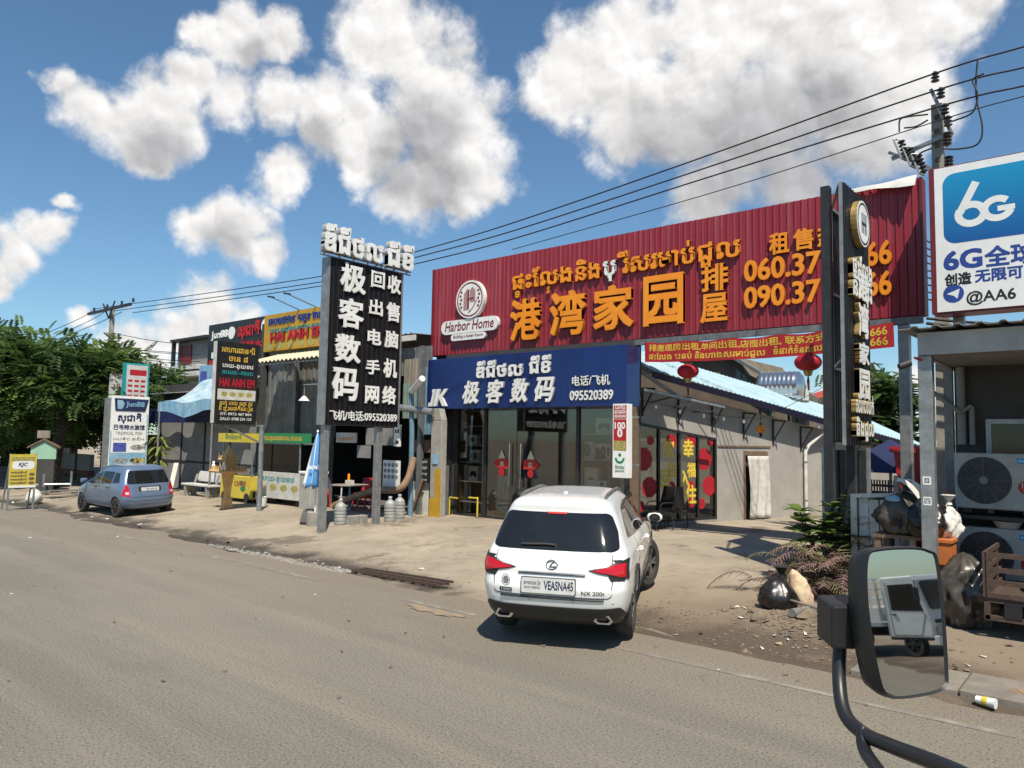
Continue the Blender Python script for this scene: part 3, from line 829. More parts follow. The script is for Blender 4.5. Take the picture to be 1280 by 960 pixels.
for ch, c, top, bot, wd in (('排', 895.5, 331, 364, 34), ('屋', 894.5, 368, 403, 34)):
    p, r = on(c, bot), on(c, top); l, rr = on(c - wd / 2, bot), on(c + wd / 2, bot)
    mb.text(fr, ch, (l[0] + rr[0]) / 2, p[1], r[1] - p[1], DP, .024, .026, width=rr[0] - l[0], side=1)
for ch, c, top, bot, wd in (('租', 976, 292, 318, 25), ('售', 1006, 287, 313, 25), ('热', 1036, 282, 308, 25), ('线', 1066, 277, 303, 25)):
    p, r = on(c, bot), on(c, top); l, rr = on(c - wd / 2, bot), on(c + wd / 2, bot)
    mb.text(fr, ch, (l[0] + rr[0]) / 2, p[1], r[1] - p[1], DP, .024, .03, width=rr[0] - l[0], side=1)
mb.build('chinese_lettering', ['orange_acr', 'orange_side'], t)
mb = MB()
for s_, (pa, ya), (pb, yb), hh in (('060.37', (932, 354), (1028, 341), .48), ('090.37', (932, 387), (1028, 377), .48), ('66', (1084, 334), (1116, 330), .48), ('66', (1084, 371), (1116, 369), .48)):
    l, rr = on(pa, ya), on(pb, yb)
    mb.text(fr, s_, (l[0] + rr[0]) / 2, (l[1] + rr[1]) / 2, hh, DP, .024, .025, width=rr[0] - l[0], side=1)
mb.build('phone_lettering', ['orange_acr', 'orange_side'], t)
# round emblem with the tower, the name plate and its slogan
c = on(591.5, 375); ra = (on(609, 375)[0] - on(574, 375)[0]) / 2; rb = (on(591, 351)[1] - on(591, 398)[1]) / 2
rb = ra = (ra + rb) / 2
mb = MB(); mb.prism(fr, ell(c[0], c[1], ra, ra, 40), .02, .15); e = mb.build('emblem', 'white_letter', t)
mb = MB(); w0, w1 = .152, .158
for i in range(40):
    a1, a2 = 2 * math.pi * i / 40, 2 * math.pi * (i + 1) / 40
    mb.prism(fr, [(c[0] + ra * r_ * math.cos(g), c[1] + ra * r_ * math.sin(g)) for r_, g in ((.90, a1), (.90, a2), (.84, a2), (.84, a1))], w0, w1)
def em(pts): return [(c[0] + x * ra, c[1] + y * ra) for x, y in pts]
for x in (-.42, -.34, -.26, -.18): mb.prism(fr, em([(x, -.55), (x + .04, -.55), (x + .04, .35 + (x + .42)), (x, .33 + (x + .42))]), w0, w1)
for x in (.02, .10, .18, .26, .34): mb.prism(fr, em([(x, -.15), (x + .04, -.15), (x + .04, .66 - abs(x - .16)), (x, .66 - abs(x - .16))]), w0, w1)
mb.prism(fr, em([(-.2, -.02), (.3, .02), (.3, .08), (-.2, .04)]), w0, w1 + .001)
mb.prism(fr, em([(-.12, -.5), (-.04, -.5), (-.04, .5), (-.12, .5)]), w0, w1 + .002)
for s in (-1, 1):
    for k in range(5): mb.prism(fr, ell(c[0] + s * ra * (.60 + .06 * (k % 2)), c[1] + ra * (-.38 + .2 * k), .035 * ra * 2, .05 * ra * 1.3, 8), w0, w1)
for k in range(8):
    a1 = -.8 + k * .2; mb.prism(fr, em([(-.1 + k * .07, -.72 + .03 * k + .02 * k * k / 3), (-.06 + k * .07, -.72 + .03 * k + .02 * k * k / 3), (.02 + k * .07, -.60 + .03 * k + .02 * k * k / 3), (-.02 + k * .07, -.60 + .03 * k + .02 * k * k / 3)]), w0, w1)
mb.build('tower_drawing', 'maroon_ink', e)
def plate(nm, pa, pb, hh, txt, th):
    l, r_ = on(*pa), on(*pb); zc = (l[1] + r_[1]) / 2
    mb = MB(); mb.prism(fr, rpoly(l[0], r_[0], zc - hh / 2, zc + hh / 2, hh * .49), .02, .12); p = mb.build(nm, 'white_letter', t)
    mb = MB(); mb.text(fr, txt, (l[0] + r_[0]) / 2, zc - th * .42, th, .004, .122, .012, shear=.2, width=(r_[0] - l[0]) * .86); mb.build('lettering', 'maroon_ink', p)
plate('name_plate', (555, 411), (626, 404), .42, 'Harbor Home', .30)
plate('slogan_plate', (567, 423), (610, 419), .20, 'Building a better future', .12)
# torn white sheet over the top right corner
mb = MB(); x9 = rx1
mb.grid(lambda u, v: (x9 - 1.5 + 1.48 * u, RY - .05 - .22 * v * (u ** .5) + .02 * math.sin(u * 11), rz1 + .04 * u - .06 * v - .20 * v * v * u + .012 * math.sin(u * 9 + v * 3)), 16, 4)
mb.build('torn_flashing', 'offwhite', t)

# red cloth banner and lanterns
t = thing('cloth_banner', 'long sagging red cloth banner with gold writing hung beneath the billboard', 'banner', (-6, RY - .1, 4.6))
p0, p1, p2, p3 = aty(806, 432, RY - .1), aty(806, 457, RY - .1), aty(1117, 398, RY - .1), aty(1118, 428, RY - .1)
ztop, zbot = (p0.z + p2.z) / 2, (p1.z + p3.z) / 2
def bn(u, v):
    x = p0.x + (p2.x - p0.x) * u
    return (x, RY - .12 + .035 * math.sin(u * 31 + v * 2) + .02 * math.sin(u * 13), ztop + (zbot - ztop) * v - .035 * math.sin(u * 5 * math.pi) ** 2 * (1 - v * .6) - .07 * math.sin(u * math.pi))
mb = MB(); mb.grid(bn, 90, 6); o = mb.build('cloth', 'banner_red', t)
md = o.modifiers.new('thickness', 'SOLIDIFY'); md.thickness = .004
def bent(mbx):       # lay letters onto the sagging cloth
    for v in mbx.v:
        u = (v.x - p0.x) / (p2.x - p0.x); vv = (v.z - ztop) / (zbot - ztop); b = bn(u, vv); v.y = b[1] - .008; v.z = b[2]
    return mbx
BL = p2.x - p0.x; BH = ztop - zbot
frb = Fr((0, RY - .12, 0), (1, 0, 0))
mb = MB()
mb.text(frb, '排屋现房出租,单间出租,店面出租, 联系方式:', p0.x + BL * .02, zbot + BH * .54, BH * .38, .0, .0, .02, 'l', width=BL * .76)
mb.text(frb, '060.377666', p0.x + BL * .98, zbot + BH * .54, BH * .34, .0, .0, .02, 'r', width=BL * .18)
khmer(mb, frb, 'ផះែលង បនប់ និងហាងសរមាប់ជួល', p0.x + BL * .02, zbot + BH * .14, BH * .40, (), BL * .52, .02, 0, 0, 'l')
khmer(mb, frb, 'ទំនាក់ទំនង:លេខ', p0.x + BL * .57, zbot + BH * .14, BH * .40, (), BL * .22, .02, 0, 0, 'l')
mb.text(frb, '090.376666', p0.x + BL * .98, zbot + BH * .12, BH * .34, .0, .0, .02, 'r', width=BL * .18)
bent(mb).build('gold_lettering', 'banner_gold', t)
mb = MB()
for u in (0, .25, .5, .75, 1): x = p0.x + BL * u; mb.tube([(x, RY - .1, bn(u, 0)[2]), (x, RY - .02, rz0 + .02)], .006, 6)
mb.build('tie_cord', 'wire', t)
def lantern(px, py, Y, r, hh, lab, m='lantern_red', hang=.5, group='red silk lanterns'):
    c = aty(px, py, Y)
    t = thing('paper_lantern', lab, 'lantern', (c.x, c.y, c.z - hh / 2), group=group)
    mb = MB(); n = 28
    prof = [(r * (math.cos((i / 8 - .5) * math.pi * .78)), hh * .5 * math.sin((i / 8 - .5) * math.pi * .78) / math.sin(.39 * math.pi)) for i in range(9)]
    vs = []; fs = []
    for a, z in prof:
        for k in range(n * 2):
            q = a * (1 if k % 2 else .965); th = math.pi * k / n
            vs.append((c.x + q * math.cos(th), c.y + q * math.sin(th), c.z + z))
    m2 = n * 2
    for i in range(8):
        for k in range(m2): fs.append((i * m2 + k, i * m2 + (k + 1) % m2, (i + 1) * m2 + (k + 1) % m2, (i + 1) * m2 + k))
    mb.add(vs, fs); mb.build('shade', m, t, smooth=60)
    mb = MB(); a = prof[0][0]
    mb.lathe((c.x, c.y, c.z + hh * .5 - .01), [(a * 1.0, 0), (a * 1.05, .03), (a * .8, .05)], 20); mb.lathe((c.x, c.y, c.z - hh * .5 - .05), [(a * .7, -.06), (a * .85, -.02), (a * 1.05, .03), (a * 1.0, .06)], 20)
    mb.build('cap', 'gold' if m == 'lantern_red' else 'dark_steel', t)
    mb = MB(); mb.tube([(c.x, c.y, c.z + hh * .5), (c.x, c.y, c.z + hh * .5 + hang)], .006, 6); mb.build('cord', 'wire', t)
    if m == 'lantern_red':
        mb = MB(); mb.tube([(c.x, c.y, c.z - hh * .5 - .1), (c.x, c.y, c.z - hh * .5 - .22), (c.x + .01, c.y, c.z - hh * .5 - .42)], [.012, .03, .022], 8); mb.build('tassel', 'maroon_ink', t)
lantern(1010, 453, RY, .28, .36, 'red lantern hanging under the banner against open sky', hang=.3)
lantern(860, 464, RY + .3, .26, .34, 'red lantern hanging before the blue metal roof edge', hang=.45)
lantern(951, 536, 18.2, .12, .20, 'small orange lantern hanging under the blue roof eave', 'orange_acr', .35, 'small lanterns')
# ================================================================== long side hall with the cyan roof
A0 = Vector((-9.85, 18.48, 0)); D0 = Vector((.2926, .9562, 0)); N0 = Vector((.9562, -.2926, 0))
def hp(px, py, off=0): return atpl(px, py, A0 + N0 * off, N0)
def hs(px, py, off=0):
    q = hp(px, py, off); return (q - A0).dot(D0), q.z
hall = thing('side_hall', 'long beige side hall with cyan metal roof and glass front behind the billboard', 'building', (-9, 20, .2))
fh = Fr((A0.x, A0.y, 0), D0)            # n = D0 x Z = N0 direction
SE = 13.0
s0 = -1.75
def topz(s): return 4.0 - .13 * (s + 1) if s > -1 else 4.0
ws = [hs(x, 600)[0] for x in (792, 823, 848.5, 872, 894)]
def wtop(s): return 3.0 - .125 * (s + 1.3)
mb = MB()
mb.prism(fh, [(s0 - .2, wtop(s0)), (ws[4], wtop(ws[4])), (ws[4], topz(ws[4])), (s0 - .2, topz(s0))], -.2, 0)
d0, d1 = hs(930, 600)[0], hs(959, 600)[0]
mb.prism(fh, [(ws[4], .1), (d0, .1), (d0, topz(d0)), (ws[4], topz(ws[4]))], -.2, 0)
mb.prism(fh, [(d0, 2.25), (d1, 2.2), (d1, topz(d1)), (d0, topz(d0))], -.2, 0)
mb.prism(fh, [(d1, .1), (SE, .1), (SE, topz(SE)), (d1, topz(d1))], -.2, 0)
# gable and back so that the hall is a closed volume
mb.bar(tuple(fh.pt(s0 - .25, 2.05, -.1)), (-12.1, 18.45, 2.05), .12, 3.9); mb.bar((-12.1, 18.5, 2.05), (-12.1, 20.6, 2.05), .12, 3.9); mb.bar((-12.1, 20.6, 2.3), (-15.3, 21.6, 2.3), .12, 4.4)
mb.fbox(fh, s0 - .2, SE, .1, 2.6, -6.1, -5.9)
mb.build('wall', 'wall_beige', hall)
mb = MB(); mb.prism(fh, [(s0, .18), (ws[4], .18), (ws[4], .30), (s0, .30)], -.2, .03); mb.build('plinth', 'concrete', hall)
mb = MB(); mb.fbox(fh, s0 + .3, SE, .1, .205, -1.6, -.25); mb.fbox(fh, 2.2, SE, .1, .205, -5.8, -1.61); mb.build('floor', 'wall_brown', hall)
E0, E1 = hp(838, 469, .55), hp(1165, 561, .55)
G0, G1 = hp(818, 444, -2.2), hp(1165, 550, -2.2)
un = (E1 - E0).normalized()
vn = ((G0 - E0) - un * (G0 - E0).dot(un)).normalized()
fr = Fr(E0, un, vn)
LU = (E1 - E0).length; LV = ((G0 - E0) - un * (G0 - E0).dot(un)).length
mb = MB(); mb.ribs(fr, -.6, LU, 0, LV, .19, .02, .012, along='v'); mb.build('roof', 'roof_cyan', hall)
mb = MB(); mb.fbox(fr, -.6, LU, -.02, .02, -.19, -.022); mb.build('fascia', 'navy_trim', hall)
s = -1.0
while s < 12:
    mb = MB(); q = fh.pt(s, topz(s) - .1, 0); o = fh.pt(s, topz(s) - .14, .5)
    mb.bar(q + N0 * .02, o, .04); mb.bar(fh.pt(s, topz(s) - .75, .03), o - N0 * .05, .035); mb.bar(fh.pt(s, topz(s) - .85, .03), q + N0 * .03, .04); s += 1.35
    mb.build('eave_bracket', 'dark_steel', hall)
mb = MB()
for s in ws: mb.prism(fh, [(s - .035, .3), (s + .035, .3), (s + .035, wtop(s)), (s - .035, wtop(s))], -.05, .035)
mb.prism(fh, [(ws[0] - .03, wtop(ws[0]) - .07), (ws[4], wtop(ws[4]) - .07), (ws[4], wtop(ws[4])), (ws[0] - .03, wtop(ws[0]))], -.04, .03)
mb.prism(fh, [(ws[0] - .03, .3), (ws[4], .3), (ws[4], .37), (ws[0] - .03, .37)], -.04, .032)
mb.build('window_frame', 'black_paint', hall)
for i in range(4):
    a, b = ws[i] + .036, ws[i + 1] - .036
    mb = MB(); mb.prism(fh, [(a, .37), (b, .37), (b, wtop(b) - .075), (a, wtop(a) - .075)], -.015, -.003); g = mb.build('shop_window', 'clear_glass', hall)
    mb = MB(); c = (a + b) / 2; w = b - a
    if i in (1, 2):
        for ch, du, z, h in zip(('欢', '迎', '回', '家') if i == 1 else ('幸', '福', '入', '住'), (.0, .12, -.14, .1), (2.15, 1.62, 1.35, .88), (.52, .42, .46, .52)):
            mb.text(fh, ch, c + du, z - .12, h, .002, .004, .03, width=h * .82)
        mb.build('gold_decal', 'gold_letter', g)
        for z, rr in ((2.5, .2), (1.25, .15), (.8, .16)): mb = MB(); mb.prism(fh, ell(c + .1, z, rr, rr, 14), -.0015, .001); mb.build('red_decal', 'lantern_red', g)
    else:
        for k, (du, z, rr) in enumerate(((-.1, 2.0, .34), (.12, 1.25, .3), (-.2, .75, .16), (.15, 2.5, .14))):
            mb = MB()
            for j in range(10):
                g1 = 2 * math.pi * j / 10; mb.prism(fh, ell(c + du + rr * .62 * math.cos(g1), z + rr * .62 * math.sin(g1), rr * .34, rr * .34, 10), .0005 + .0002 * j, .002 + .0002 * j)
            mb.prism(fh, ell(c + du, z, rr * .5, rr * .5, 14), .003, .005); mb.build('red_decal', 'lantern_red', g)
mb = MB(); mb.fbox(fh, d0 + .0, d1 - .0, .2, 2.2, -.16, -.1); dr = mb.build('door', 'wall_dark', hall)
mb = MB(); mb.fbox(fh, d0 - .02, d0 + .05, .2, 2.25, -.05, .02); mb.fbox(fh, d1 - .05, d1 + .02, .2, 2.22, -.05, .02); mb.fbox(fh, d0 + .05, d1 - .05, 2.12, 2.24, -.05, .02); mb.build('door_frame', 'wood_brown', hall)
t = tag(MB().grid(lambda u, v: fh.pt(d0 + .1 + (d1 - d0 - .1) * u + .03 * math.sin(v * 4), 2.1 - 1.85 * v, .05 + .03 * math.sin(u * 17 + v * 3) * (.4 + v) + .03 * math.sin(u * 7 + 2 * v) + .05 * v), 26, 14).build('door_curtain', 'cloth_white', None, smooth=60, loc=tuple(fh.pt((d0 + d1) / 2, .2, 0))),
        'crumpled grey white cloth curtain hanging in the hall doorway', 'curtain')
t.modifiers.new('thickness', 'SOLIDIFY').thickness = .006
mb = MB(); q = hs(1004, 600)[0]
mb.tube([fh.pt(q, .3, .1), fh.pt(q, 2.25, .1), fh.pt(q + .15, 2.45, .12), fh.pt(q + .75, 2.95, .35)], .055, 12)
p = mb.build('downpipe', 'offwhite', hall, smooth=50)
mb = MB()
for z in (.7, 1.9): mb.lathe(fh.pt(q, z, .1), [(.066, 0), (.066, .04)], 14)
mb.fbox(fh, q - .02, q + .02, 1.9, 1.93, .0, .06); mb.build('pipe_clip', 'galv', p)
mb = MB(); mb.fbox(fh, ws[4] + .1, d0 + 1.2, 2.35, 2.40, .002, .03); mb.build('rail', 'wood_brown', hall)
mb = MB(); q = fh.pt(-1.2, 3.75, .4); 
for k in range(3): mb.bar(fh.pt(-1.6 + .9 * k, 3.62 - .1 * k, .02), fh.pt(-1.6 + .9 * k, 3.75 - .1 * k, .9), .05)
mb.bar(fh.pt(-1.8, 3.78, .9), fh.pt(1.2, 3.45, .9), .06); mb.bar(fh.pt(-1.7, 4.6, .1), fh.pt(-.3, 3.5, .95), .09)
mb.build('canopy_frame', 'galv', hall)
# lamps on the hall
c = hp(793, 491, .6); t = thing('floodlight', 'small white floodlight on bracket at billboard post beside blue sign', 'lamp', c)
mb = MB(); mb.lathe(c, [(.02, -.09), (.12, -.02), (.14, .08), (.05, .1)], 16, axis=(.3, -.5, -.6)); mb.build('shade', 'white_acr', t, smooth=40)
mb = MB(); mb.tube([c + Vector((0, .08, .05)), c + Vector((-.15, .35, .12))], .02, 8); mb.build('arm', 'grey_steel', t)
c = hp(895, 523, .45); t = thing('wall_lamp', 'small dark wall lamp on a long arm above the hall glass', 'lamp', c)
mb = MB(); mb.lathe(c + Vector((0, 0, -.05)), [(.09, -.04), (.09, .06), (.03, .12)], 14); mb.build('shade', 'dark_steel', t)
mb = MB(); mb.tube([c + Vector((0, 0, .08)), c + Vector((0, 0, .2)), hp(865, 515, .02)], .014, 8); mb.build('arm', 'dark_steel', t)

# narrow two-faced sign on the post between shop and hall
q0, q1 = aty(766, 505, 15.3), aty(784, 598, 15.3)
t = thing('narrow_sign', 'narrow upright white sign with red top and green emblem beside the shop', 'sign', (q0.x, 15.3, q1.z))
w = q1.x - q0.x; h = q0.z - q1.z
fr = Fr((q0.x, 15.3, q1.z), (1, 0, 0))
mb = MB(); mb.fbox(fr, 0, w, 0, h, -.22, 0); mb.build('lightbox', 'white_acr', t, bevel=.01)
mb = MB(); mb.fbox(fr, .03, w - .03, h * .80, h * .985, .001, .004); mb.build('red_panel', 'red', t)
mb = MB(); mb.fbox(fr, .03, w - .03, h * .37, h * .79, .001, .004); mb.build('picture_panel', ['red'], t)
mb = MB(); mb.fbox(fr, .04, w - .04, h * .375, h * .5, .005, .006); mb.build('money_picture', 'photo_food', t)
mb = MB()
khmer(mb, fr, 'បរការ', w / 2, h * .93, .16, (), w * .7, .02, .003, .0045); khmer(mb, fr, 'លុយទូរស័ព', w / 2, h * .87, .13, (), w * .75, .02, .003, .0045)
khmer(mb, fr, 'រងានសំណាង', w / 2, h * .815, .10, (), w * .75, .02, .003, .0045)
mb.text(fr, '100', w / 2, h * .66, .16, .003, .0065, .03); mb.text(fr, '0', w / 2, h * .55, .2, .003, .0065, .04); mb.build('white_lettering', 'white_acr', t)
mb = MB(); mb.prism(fr, [(w * .5 + w * .33 * math.cos(R(a)), h * .27 + w * .33 * math.sin(R(a))) for a in range(180, 361, 15)] + [(w * .5 + w * .2 * math.cos(R(a)), h * .27 + w * .2 * math.sin(R(a))) for a in range(360, 179, -15)], .001, .005)
mb.prism(fr, ell(w * .5, h * .31, w * .1, w * .1, 14), .001, .005); mb.text(fr, 'ទីភាក់ងារ', w / 2, h * .12, .1, .003, .001, .02, width=w * .6); mb.text(fr, 'ផ្ទេរបរាក់', w / 2, h * .07, .08, .003, .001, .02, width=w * .6)
mb.build('green_print', 'green_ink', t)
mb = MB(); mb.bar((q0.x + w / 2, 15.41, q0.z - .3), (q0.x + w / 2 + .1, 16, q0.z - .3), .04); mb.bar((q0.x + w / 2, 15.41, q1.z + .3), (q0.x + w / 2 + .1, 16, q1.z + .3), .04); mb.build('bracket', 'galv', t)

# office chairs by the glass
def office_chair(x, y, rz, lab):
    t = thing('office_chair', lab, 'chair', (x, y, .22), rz, group='black chairs before the hall glass', local=True)
    mb = MB(); mb.grid(lambda u, v: ((u - .5) * .5, (v - .5) * .48, .46 + .02 * math.cos((u - .5) * 5)), 6, 6); o = mb.build('seat', 'black_paint', t); o.modifiers.new('thickness', 'SOLIDIFY').thickness = .07
    mb = MB(); mb.grid(lambda u, v: ((u - .5) * (.48 - .06 * v), .24 + .13 * v + .05 * math.cos((u - .5) * 3), .55 + .55 * v), 6, 6); o = mb.build('backrest', 'black_paint', t); o.modifiers.new('thickness', 'SOLIDIFY').thickness = .04
    for s in (-1, 1):
        mb = MB(); mb.tube(bez([(s * .27, .27, .5), (s * .27, .25, .68), (s * .27, -.12, .68), (s * .27, -.16, .5)], 4), .018, 8); mb.build('armrest', 'plastic_black', t)
        mb = MB(); mb.tube(bez([(s * .24, .22, .44), (s * .25, .28, .02), (s * .25, -.25, .02), (s * .24, -.18, .44)], 4), .016, 8); mb.build('leg', 'dark_steel', t)
    return t
q = gg(822, 664); office_chair(q.x - .15, q.y + .3, R(-20), 'black office chair with back to us left before hall glass')
q = gg(838, 660); office_chair(q.x + .1, q.y + .15, R(200), 'black office chair nearest the open yard before hall glass')

# ================================================================== tall black sign with two posts
KX = -15.15
bs = thing('tall_sign', 'tall black ribbed sign with white Chinese columns on two steel posts', 'sign', (KX, 12, .2))
y0, y1, z0, z1 = 10.95, 13.36, 2.74, 6.9
fk = Fr((KX, 0, 0), (0, 1, 0))
mb = MB(); mb.ribs(fk, y0 + .04, y1 - .04, z0, z1, .16, .014, .01); mb.build('ribbed_sheet', 'black_sheet', bs)
mb = MB(); mb.ribs(Fr((KX - .27, 0, 0), (0, -1, 0)), -y1 + .04, -y0 - .04, z0, z1, .16, .014, .01); mb.build('back_sheet', 'black_sheet', bs)
mb = MB()
mb.box(KX - .27, KX, y0 - .02, y0 + .04, z0, z1); mb.box(KX - .27, KX, y1 - .04, y1 + .02, z0, z1); mb.box(KX - .26, KX - .012, y0 + .04, y1 - .04, z1 - .05, z1); mb.box(KX - .26, KX - .012, y0 + .04, y1 - .04, z0, z0 + .05)
mb.build('side_frame', 'galv', bs)
for py, px in ((667, 405), (655, 470)):
    q = gg(px, py)
    mb = MB(); mb.box(KX - .22, KX - .06, q.y - .03, q.y + .13, 0, z0 + .3); mb.build('post', 'galv', bs, bevel=.008)
def onk(px, py): q = atx(px, py, KX); return q.y, q.z
mb = MB()
for ch, (c, top, bot) in zip('极客数码', ((441, 331, 366), (438, 374, 410), (434, 419, 453), (431, 461, 500))):
    a, b = onk(c, bot), onk(c, top); mb.text(fk, ch, b[0], a[1], b[1] - a[1], .05, .012, .028, width=.80, side=1)
for col, cs in (('回出电手网', ((471.5, 340, 360), (469, 375, 394), (467, 412, 431), (465, 450, 468), (464, 483, 504))), ('收售脑机络', ((492, 345, 367), (490.5, 379, 402), (488.5, 414, 435), (487, 449, 472), (485.5, 483, 505)))):
    for ch, (c, top, bot) in zip(col, cs):
        a, b = onk(c, bot), onk(c, top); mb.text(fk, ch, b[0], a[1], b[1] - a[1], .04, .012, .03, width=.46, side=1)
mb.build('chinese_lettering', ['white_letter', 'white_side'], bs)
mb = MB(); mb.text(fk, '飞机/电话:095520389', (y0 + y1) / 2 + .02, 2.86, .25, .03, .012, .02, width=2.18, side=1); mb.build('phone_lettering', ['white_letter', 'white_side'], bs)
mb = MB(); a, b = onk(404, 300), onk(515, 330)
khmer(mb, fk, 'ឌីជីថល', 11.62, 7.02, .72, (), 1.85, .035, .16, .0, side=1); khmer(mb, fk, 'ជីខី', 13.15, 7.02, .72, (), .95, .035, .16, 0, side=1)
mb.build('top_lettering', ['white_letter', 'white_side'], bs)
mb = MB(); mb.box(KX - .05, KX - .0, 10.7, 13.65, 6.98, 7.02); mb.box(KX - .06, KX - .01, 10.7, 13.65, 6.905, 6.935)
for i in range(7): mb.box(KX - .05, KX - .02, 10.8 + .45 * i, 10.83 + .45 * i, 6.935, 6.98)
mb.build('letter_rail', 'galv', bs)

# ================================================================== black pylon with gilded letters (edge on)
PX = -3.55
py = thing('pylon_sign', 'black two sided pylon sign seen edge on with gilt edged white letters', 'sign', (PX, 13, .2))
ya, yb = atx(1057, 400, PX).y, atx(1087, 400, PX).y
za, zb = 2.46, 6.78
fp = Fr((PX, 0, 0), (0, 1, 0))
mb = MB(); mb.ribs(fp, ya, yb, za, zb, .14, .012, .01); mb.build('front_sheet', 'black_sheet', py)
PB = PX - .62
yc, yd = atx(1037, 400, PB).y, atx(1062, 400, PB).y
mb = MB(); mb.ribs(Fr((PB, 0, 0), (0, -1, 0)), -yd, -yc, za, zb, .14, .012, .01); mb.build('back_sheet', 'black_sheet', py)
mb = MB()
for X, p, q in ((PX - .04, ya, yb), (PB + .04, yc, yd)):
    for y in (p, q): mb.box(X - .03, X + .025, y - .03, y + .03, za, zb)
    for z in (za, za + 1.35, za + 2.7, zb - .05): mb.box(X - .03, X + .025, p + .03, q - .03, z, z + .05)
for z in (za, za + 1.35, zb - .05):
    mb.bar((PB + .07, yc, z + .025), (PX - .07, ya, z + .025), .04); mb.bar((PB + .07, yd, z + .025), (PX - .07, yb, z + .025), .04)
mb.build('steel_frame', 'galv', py)
for y in (ya + .1, yb - .1):
    mb = MB(); mb.box(PX - .38, PX - .24, y - .07, y + .07, 0, zb); mb.build('post', 'dark_steel', py)
ym = (ya + yb) / 2
c = (ym, 6.25); rr = .40
mb = MB()
n = 32; mb.lathe((PX + .01, ym, 6.22), [(rr, 0), (rr, .10)], 32, 1, axis=(1, 0, 0)); mb.lathe((PX + .111, ym, 6.22), [(rr * .98, 0), (rr * .98, .004)], 32, 0, axis=(1, 0, 0))
mb.build('round_emblem', ['white_letter', 'gold'], py)
mb = MB(); fe = Fr((PX + .116, 0, 0), (0, 1, 0))
for k in range(36):
    a1, a2 = 2 * math.pi * k / 36, 2 * math.pi * (k + 1) / 36
    mb.prism(fe, [(ym + rr * r_ * math.cos(g), 6.22 + rr * r_ * math.sin(g)) for r_, g in ((.90, a1), (.90, a2), (.82, a2), (.82, a1))], 0, .003)
for y in (-.12, -.04, .06, .13): mb.fbox(fe, ym + y, ym + y + .03, 6.05, 6.40, 0, .003)
mb.fbox(fe, ym - .12, ym + .16, 6.2, 6.24, .0035, .005); mb.build('tower_drawing', 'black_ink', py)
mb = MB()
khmer(mb, fp, 'ផះែលង', ym, 5.28, .42, (), 1.15, .03, .08, .01, side=1); khmer(mb, fp, 'និងបុរី', ym, 4.93, .42, (), 1.15, .03, .08, .01, side=1)
for ch, (t_, b_) in zip('港湾家园', ((345, 380), (385, 425), (432, 458), (465, 500))):
    zz0, zz1 = atx(1080, b_, PX).z, atx(1080, t_, PX).z
    mb.text(fp, ch, ym, zz0, min(zz1 - zz0, .62), .08, .012, .035, width=.62, side=1)
khmer(mb, fp, 'សំរាប់លក់', ym, 3.0, .34, (), 1.05, .03, .08, .012, side=1)
khmer(mb, fp, 'និងជួល', ym, 2.62, .34, (), 1.05, .03, .08, .012, side=1)
mb.build('gilded_lettering', ['white_letter', 'gold'], py)

# ================================================================== 6G billboard at the right
GY = 15.4
q = [aty(*p, GY) for p in ((1168, 212), (1171, 389), (1280, 190), (1280, 383))]
gx0 = (q[0].x + q[1].x) / 2; gz0 = (q[1].z + q[3].z) / 2; gz1 = (q[0].z + q[2].z) / 2; gx1 = gx0 + 3.4
t = thing('mobile_billboard', 'white billboard with blue rounded 6G emblem above the right hand shed', 'billboard', (gx0, GY, gz0))
mb = MB(); mb.box(gx0, gx1, GY, GY + .02, gz0, gz1); mb.build('face_panel', 'white_acr', t)
mb = MB()
mb.box(gx0 - .09, gx0 - .002, GY + .003, GY + .5, gz0 - .02, gz1 + .02); mb.box(gx0, gx1, GY + .021, GY + .5, gz0 - .04, gz0 + .02); mb.box(gx0, gx1, GY + .021, GY + .5, gz1 - .02, gz1 + .02); mb.box(gx1, gx1 + .05, GY + .003, GY + .5, gz0, gz1)
mb.box(gx0, gx1, GY + .48, GY + .5, gz0 + .02, gz1 - .02)
mb.build('side_trim', 'red_dark', t)
def on(px, py): q = aty(px, py, GY); return q.x, q.z
fr = Fr((0, GY, 0), (1, 0, 0))
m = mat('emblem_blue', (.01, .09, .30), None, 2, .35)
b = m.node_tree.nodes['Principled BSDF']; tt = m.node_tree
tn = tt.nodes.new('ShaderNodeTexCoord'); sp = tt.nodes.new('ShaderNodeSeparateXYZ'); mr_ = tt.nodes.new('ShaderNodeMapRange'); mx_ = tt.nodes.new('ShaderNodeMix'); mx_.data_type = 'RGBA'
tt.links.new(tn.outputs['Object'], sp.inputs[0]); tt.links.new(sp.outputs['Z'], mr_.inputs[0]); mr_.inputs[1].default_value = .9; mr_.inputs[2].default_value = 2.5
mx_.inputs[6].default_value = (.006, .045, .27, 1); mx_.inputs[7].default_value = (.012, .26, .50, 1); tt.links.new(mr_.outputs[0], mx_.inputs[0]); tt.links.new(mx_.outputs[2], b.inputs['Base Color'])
a, bb = on(1179, 305), on(1180, 219)
ez0, ez1 = on(1185, 305)[1], on(1185, 218)[1]; ex0 = on(1179, 260)[0]; ex1 = ex0 + (ez1 - ez0) * 1.12
mb = MB(); mb.prism(fr, rpoly(ex0, ex1, ez0, ez1, .2, 8), .001, .004); e = mb.build('emblem_field', m, t)
